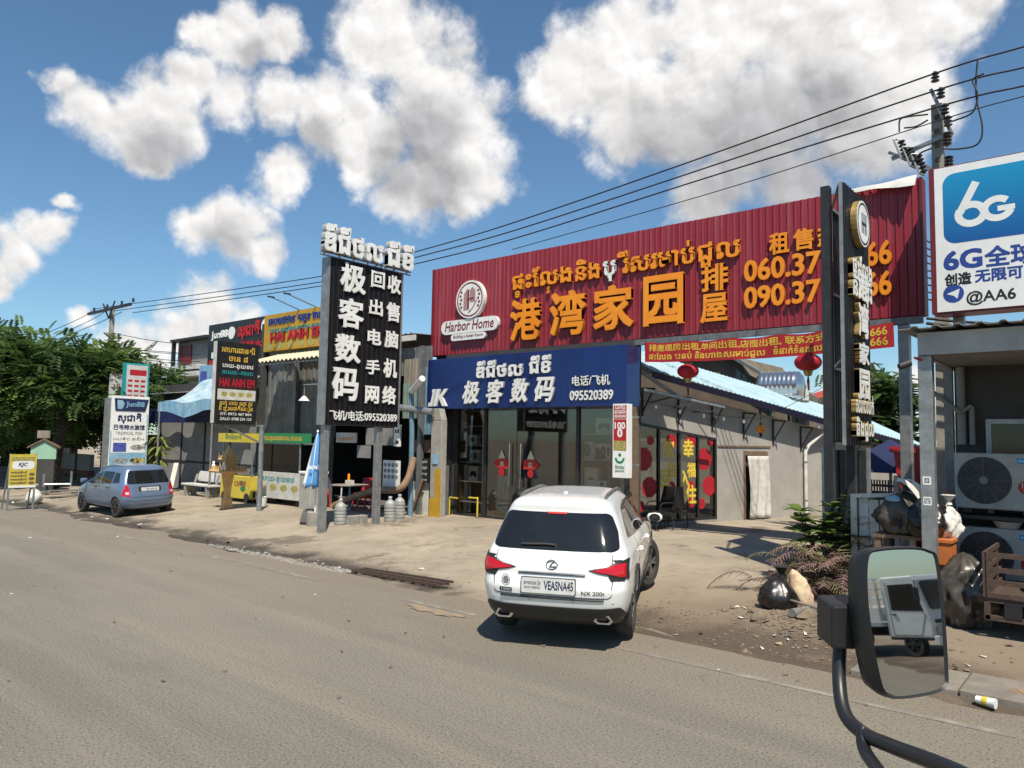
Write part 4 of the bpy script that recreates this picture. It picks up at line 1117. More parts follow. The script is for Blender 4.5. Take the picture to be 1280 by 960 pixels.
# the joined 6 and G as one thick stroke each
def stroke(mbx, pts, w, w0, w1, mi=0):
    P = [Vector((a, b, 0)) for a, b in pts]; L = []; Rr = []
    for i, p in enumerate(P):
        d = (P[min(i + 1, len(P) - 1)] - P[max(i - 1, 0)]).normalized(); nn = Vector((-d.y, d.x, 0))
        L.append(p + nn * w / 2); Rr.append(p - nn * w / 2)
    n_ = len(P); vs = [fr.pt(p.x, p.y, w1) for p in L] + [fr.pt(p.x, p.y, w1) for p in Rr]
    mbx.add(vs, [(n_ + i, n_ + i + 1, i + 1, i) for i in range(n_ - 1)], mi)
s6 = on(1198, 275)[0]; cz = on(1210, 268)[1]; U = (on(1205, 232)[1] - on(1205, 282)[1])
cx6 = on(1214, 268)[0]; cxg = on(1247, 262)[0]
mb = MB()
r6 = U * .235
stroke(mb, [(cx6 + U * .12, cz + U * .78), (cx6 - U * .10, cz + U * .34), (cx6 - U * .24, cz + U * .06)], U * .17, .004, .0064)
stroke(mb, [(cx6 + r6 * 1.15 * math.cos(R(a)), cz + r6 * math.sin(R(a))) for a in range(150, 491, 12)], U * .17, .004, .007)
stroke(mb, [(cx6 + r6 * .9, cz + r6 * .55), ((cx6 + cxg) / 2 + .01, cz), (cxg - r6 * .95, cz - r6 * .55)], U * .16, .0045, .0076)
stroke(mb, [(cxg + r6 * 1.15 * math.cos(R(a)), cz + U * .04 + r6 * math.sin(R(a))) for a in range(45, 356, 12)] + [], U * .16, .005, .0082)
stroke(mb, [(cxg + r6 * 1.15 + U * .08, cz + U * .03), (cxg + .0, cz + U * .03)], U * .13, .005, .0088)
mb.build('joined_numerals', 'white_acr', e)
mb = MB(); hh = on(1200, 311)[1] - on(1200, 336)[1]; zz = on(1200, 336)[1]; x0 = on(1180, 320)[0]
mb.text(fr, '6G', x0, zz, hh * .92, .003, .001, .035, 'l', width=on(1229, 320)[0] - x0)
mb.text(fr, '全球', on(1231, 320)[0], zz - .03, hh * 1.0, .003, .001, .03, 'l')
mb.build('blue_lettering', 'blue_ink', t)
mb = MB(); zz = on(1200, 356)[1]; hh = on(1200, 341)[1] - zz; x0 = on(1181, 350)[0]
mb.text(fr, '创造', x0, zz, hh, .003, .001, .035, 'l', 0, width=on(1215, 350)[0] - x0); mb.text(fr, '无限可', on(1219, 350)[0], zz + .01, hh, .003, .001, .035, 'l', 1)
mb.text(fr, '@AA6', on(1208, 368)[0], on(1240, 376)[1] - .05, on(1240, 358)[1] - on(1240, 376)[1], .003, .001, .02, 'l', 0)
mb.build('slogan_lettering', ['black_ink', 'blue_ink'], t)
c = on(1192, 367); mb = MB(); mb.prism(fr, ell(c[0], c[1], .165, .165, 26), .001, .004); ic = mb.build('paper_plane_icon', 'blue_ink', t)
mb = MB(); mb.prism(fr, [(c[0] - .11, c[1]), (c[0] + .10, c[1] + .08), (c[0] + .06, c[1] - .10), (c[0] - .0, c[1] - .04)], .0045, .006); mb.build('plane', 'white_acr', ic)
for x in (gx0 + .25, gx0 + 1.5, gx1 - .2):
    mb = MB(); mb.box(x - .09, x + .09, GY + .52, GY + .70, .2, gz1 - .3); mb.build('support_post', 'galv', t)

# ================================================================== open shed on the right
sh = thing('shed', 'dark open shed with pale fascia and grey posts at right edge', 'shed', (-.2, 14, .2))
q = aty(1148, 436, 11.2); fx0 = q.x; fz = aty(1215, 441, 11.2).z
ax0_ = aty(1196, 600, 13.25).x
mb = MB(); mb.ribs(Fr((fx0 - .2, 11.0, fz + .35), (1, 0, 0), (0, 1, .02)), 0, 5.5, 0, 5.2, .25, .03, .012); mb.build('roof', 'roof_grey', sh)
mb = MB(); mb.box(fx0, fx0 + 5.2, 11.15, 11.2, fz, fz + .30); mb.box(fx0 - .001, fx0 + .05, 11.201, 16, fz, fz + .30); mb.build('fascia', 'ac_white', sh)
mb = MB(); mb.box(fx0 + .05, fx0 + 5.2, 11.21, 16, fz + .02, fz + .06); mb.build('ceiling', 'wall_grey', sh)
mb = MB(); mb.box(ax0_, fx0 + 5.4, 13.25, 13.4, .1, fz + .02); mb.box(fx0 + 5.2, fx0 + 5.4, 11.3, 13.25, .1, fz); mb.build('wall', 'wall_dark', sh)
px0 = aty(1151, 560, 11.3).x
mb = MB(); mb.box(px0, px0 + .17, 11.22, 11.39, .1, fz); po = mb.build('post', 'galv', sh, bevel=.008)
mb = MB(); fr = Fr((px0, 11.22, 0), (1, 0, 0))
for z in (1.95, 1.68): mb.prism(fr, rpoly(.03, .13, z, z + .11, .01), .001, .003)
mb.build('sticker', 'white_acr', po)
mb = MB(); fr2 = Fr((px0, 11.22, 0), (1, 0, 0)); mb.text(fr2, '目', .08, 1.97, .07, .001, .0035, .01); mb.text(fr2, '四', .08, 1.70, .07, .001, .0035, .01); mb.build('sticker_print', 'black_ink', po)
mb = MB(); mb.box(ax0_ - .14, ax0_ - .02, 13.2, 13.32, .1, fz); mb.build('inner_post', 'grey_steel', sh)
mb = MB(); a = aty(1232, 524, 13.2)
for p, q_, z_, w_ in ((a.x, a.x + .07, a.z - 1.5, a.z), (a.x + 1.5, a.x + 1.57, a.z - 1.5, a.z)): mb.box(p, q_, 13.18, 13.248, z_, w_)
mb.box(a.x + .07, a.x + 1.5, 13.18, 13.248, a.z - .07, a.z); mb.box(a.x + .07, a.x + 1.5, 13.18, 13.248, a.z - 1.5, a.z - 1.43); wf = mb.build('window_frame', 'galv', sh)
mb = MB(); mb.box(a.x + .07, a.x + 1.5, 13.21, 13.222, a.z - 1.43, a.z - .07); mb.build('pane', 'dark_glass', wf)
mb = MB(); mb.tube([(ax0_ + .1, 13.15, fz), (ax0_ + .1, 13.15, 2.5)], .06, 10); mb.tube([(ax0_ + .24, 13.15, fz - .6), (ax0_ + .24, 13.15, 2.5)], .04, 10); mb.tube([(ax0_ - .3, 13.1, fz - .35), (ax0_ + .1, 13.08, fz - .7), (ax0_ + .24, 13.12, fz - .6)], .035, 8)
mb.build('drain_pipe', 'wall_grey', sh)
c = (px0 - .05, 11.15, fz - .05)
t = thing('security_camera', 'small white and red camera on arm at the shed post top', 'camera', c)
mb = MB(); mb.lathe((c[0] - .02, c[1] - .02, c[2] - .05), [(.045, 0), (.045, .16), (.03, .17)], 12, axis=(-.7, -.6, -.35)); mb.build('body', 'plastic_black', t)
mb = MB(); mb.tube([(c[0] + .03, c[1], c[2] + .02), (c[0] + .12, c[1] + .1, c[2] - .02)], .018, 8); mb.build('arm', 'red', t)

# outdoor air conditioning units on their rack
AY = 12.6
ax0 = aty(1193, 600, AY).x
def ac_unit(z, lab, y=AY):
    W_, H_ = 1.02, .80
    t = thing('outdoor_unit', lab, 'air conditioner', (ax0, y, z), group='outdoor air conditioning units')
    mb = MB(); mb.box(ax0, ax0 + W_, y, y + .38, z, z + H_); mb.build('casing', 'ac_white', t, bevel=.02)
    fr = Fr((ax0, y, z), (1, 0, 0)); c = (.37, .41); rr = .335
    mb = MB(); mb.prism(fr, ell(c[0], c[1], rr, rr, 40), .001, .006); gl = mb.build('fan_opening', 'black_paint', t)
    mb = MB()
    for k in range(11):
        q = rr * (k + 1) / 11.5; mb.tube([fr.pt(c[0] + q * math.cos(2 * math.pi * i / 36), c[1] + q * math.sin(2 * math.pi * i / 36), .02) for i in range(37)], .0035, 4, caps=False)
    for k in range(12): g1 = 2 * math.pi * k / 12; mb.tube([fr.pt(c[0] + .06 * math.cos(g1), c[1] + .06 * math.sin(g1), .022), fr.pt(c[0] + rr * math.cos(g1), c[1] + rr * math.sin(g1), .022)], .004, 4)
    mb.prism(fr, ell(c[0], c[1], .055, .055, 20), .018, .03); mb.build('fan_guard', 'grey_steel', t)
    mb = MB(); mb.fbox(fr, .77, .95, .66, .74, .001, .005); st = mb.build('blue_sticker', 'cyan_ink', t)
    mb = MB(); mb.text(fr, 'Inverter', .86, .685, .03, .001, .0055, .01, width=.13); mb.build('sticker_print', 'white_acr', st)
    mb = MB(); mb.prism(fr, ell(.87, .33, .095, .095, 24), .001, .004); rs = mb.build('red_sticker', 'red', t)
    mb = MB(); mb.text(fr, '10', .87, .32, .08, .001, .0045, .01, width=.1); mb.text(fr, 'YEARS', .87, .28, .025, .001, .0045, .004, width=.09); mb.build('sticker_print', 'offwhite', rs)
    for x in (.1, .82): mb = MB(); mb.box(ax0 + x, ax0 + x + .1, y + .02, y + .36, z - .06, z - .001); mb.build('foot', 'dark_steel', t)
    return t
ac_unit(1.58, 'upper outdoor air conditioner on the rack with clear fan guard')
ac_unit(.52, 'lower outdoor air conditioner under the rack shelf in deep shade')
t = thing('metal_rack', 'dark steel rack carrying two outdoor air conditioners', 'rack', (ax0, AY, .2))
mb = MB()
for x in (ax0 - .06, ax0 + 1.2):
    for y in (AY - .06, AY + .5): mb.box(x - .025, x + .025, y - .025, y + .025, .15, 1.45)
mb.build('leg', 'dark_steel', t)
for z in (.40, 1.44):
    mb = MB(); mb.box(ax0 - .09, ax0 + 1.3, AY - .09, AY + .55, z, z + .05); mb.build('shelf', 'dark_steel', t)
q = (ax0 - .1, AY + .1, 1.49); t = thing('plastic_bottle', 'yellow plastic bottle standing beside the upper air conditioner', 'bottle', q)
mb = MB(); mb.lathe(q, [(.045, 0), (.05, .02), (.05, .22), (.02, .27), (.02, .29)], 14); mb.build('body', 'yellow', t, smooth=40)
mb = MB(); mb.lathe((q[0], q[1], q[2] + .29), [(.024, 0), (.024, .03)], 12); mb.build('cap', 'red', t)
q = (ax0 + .62, AY - .01 + .1, 1.325); t = thing('plastic_basin', 'beige plastic basin set on top of the lower air conditioner', 'basin', q)
mb = MB(); mb.lathe((q[0], q[1] + .05, q[2]), [(.13, 0), (.19, .10), (.2, .10), (.18, .09)], 20); mb.build('bowl', 'cloth_white', t, smooth=40)
# ================================================================== vehicles
m = mat('car_white', (.80, .80, .78), (.76, .76, .74), 1.5, .22, 0, coat=.8)
mat('car_blue', (.145, .205, .32), (.155, .215, .33), 1.5, .25, .35, coat=.8)
mat('truck_white', (.78, .78, .75), (.68, .68, .65), 2, .35, coat=.4)
mat('trim_black', (.016, .016, .017), (.024, .024, .024), 5, .5)
mat('car_glass', (.010, .011, .012), (.014, .015, .016), 3, .04, spec=.6)
mat('lamp_red', (.50, .006, .012), (.40, .005, .01), 6, .12, coat=.6)
mat('lamp_clear', (.55, .50, .48), (.42, .38, .37), 6, .12, coat=.6)
mat('lamp_lit', (.9, .03, .02), None, 6, .3, emit=1.6)
mat('rim_metal', (.28, .28, .29), (.20, .20, .21), 5, .3, .8)
mat('rim_dark', (.06, .06, .062), None, 5, .35, .6)
mat('plate_white', (.58, .58, .56), (.50, .50, .48), 6, .5)
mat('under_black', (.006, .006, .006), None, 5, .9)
mat('badge', (.22, .22, .23), None, 4, .2, .9)
mat('groove', (.03, .03, .03), None, 4, .7)

def body_shell(levels, cuts, width_cuts=1.4):
    """closed car body lofted from plan outlines, smoothed, wheel arches cut out; returns bmesh data"""
    vs = []; rings = []
    for (z, w, r, f, cr, cf, ct) in levels:
        half = [(0, r), (.45, r + cr * .02), (.80, r + cr * .16), (.955, r + cr * .52), (1, r + cr * 1.25)]
        L = f - r
        half += [(1 + ct * .3, r + L * .36), (1 + ct * .5, r + L * .5), (1 + ct * .3, r + L * .64)]
        half += [(1, f - cf * 1.25), (.94, f - cf * .5), (.78, f - cf * .14), (.42, f - cf * .02), (0, f)]
        full = [(x * w, y) for x, y in half] + [(-x * w, y) for x, y in half[-2:0:-1]]
        rings.append([(x, y, z) for x, y in full])
    n = len(rings[0]); vs = [p for r in rings for p in r]; fs = []
    for i in range(len(rings) - 1):
        for k in range(n): fs.append((i * n + k, i * n + (k + 1) % n, (i + 1) * n + (k + 1) % n, (i + 1) * n + k))
    h = n // 2
    for base, flip in ((0, True), ((len(rings) - 1) * n, False)):
        for k in range(h):
            a, b, c, d = base + k, base + k + 1, base + (n - k - 1) % n, base + (n - k) % n
            f = [a, b, c, d] if k not in (0, h - 1) else ([a, b, c] if k == 0 else [a, b, d])
            fs.append(tuple(f[::-1] if flip else f))
    me = bpy.data.meshes.new('tmp'); me.from_pydata(vs, [], fs); me.update()
    o = bpy.data.objects.new('tmp', me); COL.objects.link(o)
    o.modifiers.new('s', 'SUBSURF').levels = 3
    cs = []
    for (y, z, rad, ww) in cuts:
        for s in (-1, 1):
            mbc = MB(); mbc.lathe((s * ww, y, z), [(rad, -.35 if s > 0 else -.35), (rad, .35)], 40, axis=(1, 0, 0))
            mc = bpy.data.meshes.new('tmpc'); mc.from_pydata(mbc.v, [], mbc.f); mc.update()
            bmx = bmesh.new(); bmx.from_mesh(mc); bmesh.ops.recalc_face_normals(bmx, faces=bmx.faces); bmx.to_mesh(mc); bmx.free()
            oc = bpy.data.objects.new('tmpc', mc); COL.objects.link(oc); cs.append(oc)
            b = o.modifiers.new('b', 'BOOLEAN'); b.operation = 'DIFFERENCE'; b.object = oc; b.solver = 'EXACT'
    dg = bpy.context.evaluated_depsgraph_get()
    bmx = bmesh.new(); bmx.from_mesh(me); bmesh.ops.recalc_face_normals(bmx, faces=bmx.faces); bmx.to_mesh(me); bmx.free()
    dg.update()
    # uncut surface for laying parts on, cut mesh for the body
    for md in o.modifiers:
        if md.type == 'BOOLEAN': md.show_viewport = False
    dg.update(); ev = o.evaluated_get(dg); em_ = bpy.data.meshes.new_from_object(ev)
    bv = BVHTree.FromPolygons([v.co.copy() for v in em_.vertices], [tuple(p.vertices) for p in em_.polygons])
    for md in o.modifiers:
        if md.type == 'BOOLEAN': md.show_viewport = True
    dg.update(); out = bpy.data.meshes.new_from_object(o.evaluated_get(dg))
    V = [v.co.copy() for v in out.vertices]; F = [tuple(p.vertices) for p in out.polygons]
    for q in cs + [o]: bpy.data.objects.remove(q)
    return V, F, bv

def lay(mb, bv, poly, side, off=.006, cell=.05, mi=0, skirt=.02, rr=0):
    """a panel with the outline poly laid on the body seen from one side ('rear','front','left','right')"""
    ax = {'rear': ((0, 1, 0), 0), 'front': ((0, -1, 0), 0), 'left': ((1, 0, 0), 1), 'right': ((-1, 0, 0), 1), 'top': ((0, 0, -1), 2)}[side]
    d = Vector(ax[0])
    if rr: 
        Q = []; n = len(poly)
        for i in range(n):
            p, a, b = Vector(poly[i]), Vector(poly[i - 1]), Vector(poly[(i + 1) % n])
            la, lb = (a - p).length, (b - p).length; r_ = min(rr, la * .45, lb * .45)
            pa, pb = p + (a - p).normalized() * r_, p + (b - p).normalized() * r_
            for k in range(5):
                t = k / 4; Q.append((pa * (1 - t) ** 2 + p * 2 * t * (1 - t) + pb * t * t))
        poly = [(q.x, q.y) for q in Q]
    bm = bmesh.new(); vv = [bm.verts.new((a, b, 0)) for a, b in poly]; bm.faces.new(vv)
    u0, u1 = min(p[0] for p in poly), max(p[0] for p in poly); v0, v1 = min(p[1] for p in poly), max(p[1] for p in poly)
    x = u0 + cell
    while x < u1: bmesh.ops.bisect_plane(bm, geom=bm.verts[:] + bm.edges[:] + bm.faces[:], plane_co=(x, 0, 0), plane_no=(1, 0, 0)); x += cell
    x = v0 + cell
    while x < v1: bmesh.ops.bisect_plane(bm, geom=bm.verts[:] + bm.edges[:] + bm.faces[:], plane_co=(0, x, 0), plane_no=(0, 1, 0)); x += cell
    bm.verts.index_update(); P = []; Bk = []
    for v in bm.verts:
        a, b = v.co.x, v.co.y
        o = Vector((a, b, 0)) if ax[1] == 2 else (Vector((a, 0, b)) if ax[1] == 0 else Vector((0, a, b)))
        h, nn, _, _ = bv.ray_cast(o - d * 12, d)
        if h is None or (ax[1] == 1 and (h.x * d.x > -.64)):
            P.append(None); Bk.append(None); continue
        if nn.dot(d) > 0: nn = -nn
        P.append(h + nn * off); Bk.append(h - nn * skirt)
    fs = [[v.index for v in f.verts] for f in bm.faces]; fs = [f for f in fs if all(P[i] is not None for i in f)]
    P = [p or Vector((0, 0, .6)) for p in P]; Bk = [p or Vector((0, 0, .6)) for p in Bk]
    cnt = set(); 
    for f in fs:
        for i, a in enumerate(f): cnt.add((a, f[(i + 1) % len(f)]))
    bd = [(a, b) for a, b in cnt if (b, a) not in cnt]
    n = len(P)
    # outward facing
    f0 = fs[0]; nn = (P[f0[1]] - P[f0[0]]).cross(P[f0[2]] - P[f0[1]])
    flip = nn.dot(d) > 0
    mb.add(P + Bk, [f[::-1] if flip else f for f in fs] + [((b + n, a + n, a, b) if flip else (a, a + n, b + n, b)) for a, b in bd], mi)
    bm.free(); return mb
def strip(mb, bv, pts, side, r=.008, off=0.0, mi=0, n=6):
    d = Vector({'rear': (0, 1, 0), 'front': (0, -1, 0), 'left': (1, 0, 0), 'right': (-1, 0, 0), 'top': (0, 0, -1)}[side]); out = []
    P = []
    for (a, b), (c, e) in zip(pts, pts[1:]):
        m_ = max(2, int(math.hypot(c - a, e - b) / .06))
        P += [(a + (c - a) * k / m_, b + (e - b) * k / m_) for k in range(m_)]
    P.append(pts[-1])
    for a, b in P:
        o = Vector((a, 0, b)) if abs(d.y) else (Vector((0, a, b)) if abs(d.x) else Vector((a, b, 0)))
        h, nn, _, _ = bv.ray_cast(o - d * 12, d)
        if h is not None: out.append(h + (nn if nn.dot(d) < 0 else -nn) * off)
    if len(out) > 1: mb.tube(out, r, n, mi)
    return mb
def add_wheel(root, x, y, rad, wid, rim_m, spokes=5, steer=0.0, out=1, name='wheel', z0=0.0):
    q = Matrix.Translation((x, y, rad + z0)) @ Matrix.Rotation(steer, 4, 'Z')
    def tf(mb): mb.v = [q @ v for v in mb.v]; return mb
    s = out; w = wid / 2
    mb = MB(); prof = [(rad * .66, -w * .96), (rad * .90, -w), (rad * .985, -w * .72), (rad, -w * .4), (rad, w * .4), (rad * .985, w * .72), (rad * .90, w), (rad * .66, w * .96), (rad * .63, w * .5), (rad * .63, -w * .5), (rad * .66, -w * .96)]
    mb.lathe((0, 0, 0), prof, 36, axis=(1, 0, 0), caps=False); wh = tf(mb).build(name, 'tyre_dust', root, smooth=35)
    mb = MB()
    mb.lathe((s * w * .55, 0, 0), [(rad * .64, -.02), (rad * .655, -.01), (rad * .655, .03), (rad * .60, .035), (rad * .60, -.02)], 36, axis=(s, 0, 0))
    for k in range(spokes):
        a = 2 * math.pi * k / spokes
        for da in (-.17, .17):
            p0_ = Vector((s * w * .95, math.cos(a) * rad * .12, math.sin(a) * rad * .12)); p1_ = Vector((s * w * .80, math.cos(a + da) * rad * .62, math.sin(a + da) * rad * .62))
            mb.bar(p0_, p1_, rad * .11, .02, up=(1, 0, 0))
    mb.lathe((s * w * .9, 0, 0), [(rad * .17, -.02), (rad * .17, .01), (rad * .1, .02)], 20, axis=(s, 0, 0))
    tf(mb).build('rim', rim_m, wh, smooth=35)
    mb = MB(); mb.lathe((s * w * .35, 0, 0), [(rad * .58, -.02), (rad * .58, .02)], 30, axis=(s, 0, 0)); tf(mb).build('brake_disc', 'rim_dark', wh)
    return wh

# ---- white SUV -----------------------------------------------------------------------
SUVH = R(115.5)
hd = Vector((math.cos(SUVH), math.sin(SUVH), 0))
ax_c = Vector((-5.70, 7.95, 0)); loc = ax_c - hd * 1.0
suv = thing('suv', 'white SUV turning off the road onto the forecourt with brake light on', 'car', loc, SUVH - math.pi / 2, local=True)
suv.scale = (.985, 1.02, 1.07)
suv.rotation_euler = (math.atan2(.10, 2.66), 0, SUVH - math.pi / 2)
LV_ = [(.24, .72, .42, 4.40, .25, .4, 0), (.30, .83, .16, 4.52, .30, .5, 0), (.46, .895, .04, 4.60, .34, .6, .01), (.66, .915, .0, 4.62, .34, .7, .012), (.70, .918, .0, 4.62, .34, .7, .012), (.84, .915, .05, 4.58, .33, .7, .012), (.885, .925, .04, 4.56, .30, .7, .012),
       (.96, .905, .10, 4.40, .32, .7, .012), (1.04, .885, .14, 3.66, .26, .5, .02), (1.12, .835, .21, 3.34, .26, .45, .02), (1.30, .765, .33, 2.98, .24, .4, .02), (1.47, .690, .44, 2.62, .22, .4, .02), (1.565, .625, .40, 2.35, .20, .4, .02), (1.62, .52, .52, 2.1, .2, .4, .0), (1.635, .30, .85, 1.85, .2, .3, 0)]
V, F, bv = body_shell(LV_, [(1.0, .36, .405, .90), (3.68, .36, .405, .90)])
mb = MB(); mb.add(V, F); body = mb.build('body', 'car_white', suv, smooth=38)
mb = MB(); lay(mb, bv, [(-.70, 1.075), (.70, 1.075), (.775, 1.10), (.735, 1.27), (.655, 1.435), (.60, 1.465), (-.60, 1.465), (-.655, 1.435), (-.735, 1.27), (-.775, 1.10)], 'rear', .006, .05, rr=.03)
rw = mb.build('rear_window', 'car_glass', suv, smooth=40)
mb = MB(); strip(mb, bv, [(-.40, 1.115), (-.1, 1.125), (.02, 1.12)], 'rear', .014, .025); mb.build('wiper', 'trim_black', rw)
mb = MB(); lay(mb, bv, [(-.125, 1.445), (.125, 1.445), (.13, 1.468), (-.13, 1.468)], 'rear', .014, .04); bl = mb.build('brake_light', 'trim_black', suv)
mb = MB()
for k in range(9): x = -.105 + .0263 * k; lay(mb, bv, [(x - .009, 1.449), (x + .009, 1.449), (x + .009, 1.465), (x - .009, 1.465)], 'rear', .019, .1)
mb.build('led', 'lamp_lit', bl)
# lamps: dark housing, red wedge and a pale upper blade, wrapped on the flank
for s in (-1, 1):
    def X(p): return [(s * a, b) for a, b in p]
    mb = MB(); lay(mb, bv, X([(.43, .895), (.60, .93), (.78, .985), (.875, 1.005), (.885, .80), (.80, .82), (.68, .85), (.54, .872)]), 'rear', .012, .045, rr=.012)
    sd_ = 'right' if s > 0 else 'left'
    lay(mb, bv, [(.05, .79), (.20, .79), (.26, .98), (.24, 1.0), (.08, 1.0)], sd_, .010, .045)
    tl = mb.build('tail_light', 'trim_black', suv, smooth=40)
    mb = MB(); lay(mb, bv, X([(.47, .889), (.62, .918), (.76, .955), (.845, .965), (.85, .83), (.80, .836), (.69, .864), (.56, .879)]), 'rear', .018, .04, rr=.01)
    mb.build('red_lens', 'lamp_red', tl, smooth=40)
    mb = MB(); lay(mb, bv, X([(.50, .902), (.60, .918), (.70, .945), (.66, .943)]), 'rear', .019, .04); mb.build('reverse_lens', 'lamp_clear', tl)
mb = MB(); strip(mb, bv, [(-.40, .845), (-.2, .848), (.2, .848), (.40, .845)], 'rear', .013, .008); mb.build('chrome_strip', 'rim_metal', suv)
# tailgate seam
mb = MB(); strip(mb, bv, [(-.70, 1.05), (-.715, .80), (-.70, .63), (-.66, .61), (.66, .61), (.70, .63), (.715, .80), (.70, 1.05)], 'rear', .006, -.001); mb.build('tailgate_seam', 'groove', suv)
mb = MB(); strip(mb, bv, [(-.62, .59), (.62, .59)], 'rear', .012, .004); mb.build('step_strip', 'trim_black', suv)
mb = MB(); lay(mb, bv, [(-.84, .44), (-.80, .51), (-.60, .495), (.60, .495), (.80, .51), (.84, .44), (.86, .30), (.80, .215), (-.80, .215), (-.86, .30)], 'rear', .014, .05, rr=.03); mb.build('lower_bumper', 'trim_black', suv, smooth=40)
hP, _, _, _ = bv.ray_cast(Vector((-.03, -5, .70)), Vector((0, 1, 0)))
fr = Fr((0, hP.y - .012 - .0725, 0), (1, 0, 0), (0, .10, 1))
mb = MB(); mb.prism(fr, rpoly(-.36, .30, .635, .815, .02), -.06, .0); lp = mb.build('plate_recess', 'badge', suv)
mb = MB(); mb.prism(fr, rpoly(-.35, .29, .645, .805, .018), .001, .006); pl_ = mb.build('licence_plate', 'plate_white', suv)
mb = MB(); mb.text(fr, 'VEASNA45', .095, .685, .095, .001, .0075, .024, width=.35); khmer(mb, fr, 'ខេតសាយរៀង', -.22, .735, .05, (), .20, .01, .001, .0075); mb.text(fr, 'SVAY RIENG', -.22, .69, .025, .001, .0075, .004, width=.19)
mb.text(fr, '1', .235, .655, .018, .001, .0075); mb.build('plate_lettering', 'tarp_dark', pl_)
hE, _, _, _ = bv.ray_cast(Vector((0, -5, .935)), Vector((0, 1, 0)))
fe = Fr((0, hE.y - .004, .935), (1, 0, 0), (0, .45, 1))
mb = MB()
pts = [(.068 * math.cos(R(a)), .05 * math.sin(R(a))) for a in range(0, 361, 15)]
mb.tube([fe.pt(a, b, .008) for a, b in pts], .0075, 6, caps=False)
mb.tube([fe.pt(.028, .040, .008), fe.pt(.012, .03, .008), fe.pt(-.026, -.022, .008)], .008, 6); mb.tube([fe.pt(-.026, -.022, .008), fe.pt(.03, -.022, .008), fe.pt(.046, -.012, .008)], .008, 6)
mb.build('badge', 'rim_metal', suv, smooth=50)
def bad(x, z, t_, h, w_):
    p, q = [bv.ray_cast(Vector((x + k, -5, z)), Vector((0, 1, 0)))[0] for k in (-.13, .13)]; u = (q - p).normalized(); o = p - u * ((p.x) / u.x)
    return Fr((o.x, o.y - .003, 0), u)
f_ = bad(.5, .66, 0, 0, 0); mb = MB(); mb.text(f_, 'NX 200t', .50, .645, .04, .004, .001, .012, width=.27); mb.build('model_lettering', 'badge', suv)
f_ = bad(-.55, .66, 0, 0, 0); mb = MB(); mb.fbox(f_, -.64, -.48, .635, .675, .001, .006); fb = mb.build('sport_badge', 'trim_black', suv)
mb = MB(); mb.text(f_, 'F SPORT', -.55, .643, .022, .001, .0075, .006, width=.13); mb.build('badge_print', 'plate_white', fb)
mb = MB(); mb.tube([f_.pt(-.56 + .05 * math.cos(R(a)), .755 + .06 * math.sin(R(a)), .004) for a in range(0, 361, 20)], .004, 6, caps=False)
mb.prism(f_, ell(-.56, .755, .035, .045, 14), .001, .003); mb.build('round_sticker', 'galv', suv)
# exhaust tips, bumper sensors, reflectors
for s in (-1, 1):
    h_, _, _, _ = bv.ray_cast(Vector((s * .60, -5, .37)), Vector((0, 1, 0))); f_ = Fr((s * .60, h_.y - .008, .372), (1, 0, 0))
    o_ = [(-.11, -.025), (-.06, -.05), (.08, -.05), (.12, -.01), (.07, .045), (-.07, .045)]; i_ = [(a * .72, b * .66) for a, b in o_]
    mb = MB()
    for k in range(6):
        a, b, c_, d_ = o_[k], o_[(k + 1) % 6], i_[(k + 1) % 6], i_[k]; mb.prism(f_, [a, b, c_, d_], -.05, .03)
    e = mb.build('exhaust_tip', 'chrome', suv); mb = MB(); mb.prism(f_, i_, -.05, -.02); mb.build('pipe_bore', 'under_black', e)
for x in (-.72, -.26, .26, .72):
    h_, nn, _, _ = bv.ray_cast(Vector((x, -5, .56)), Vector((0, 1, 0))); mb = MB(); mb.lathe(h_ - nn * .002, [(.014, 0), (.014, .004), (.008, .006)], 14, axis=nn); mb.build('parking_sensor', 'offwhite', suv)
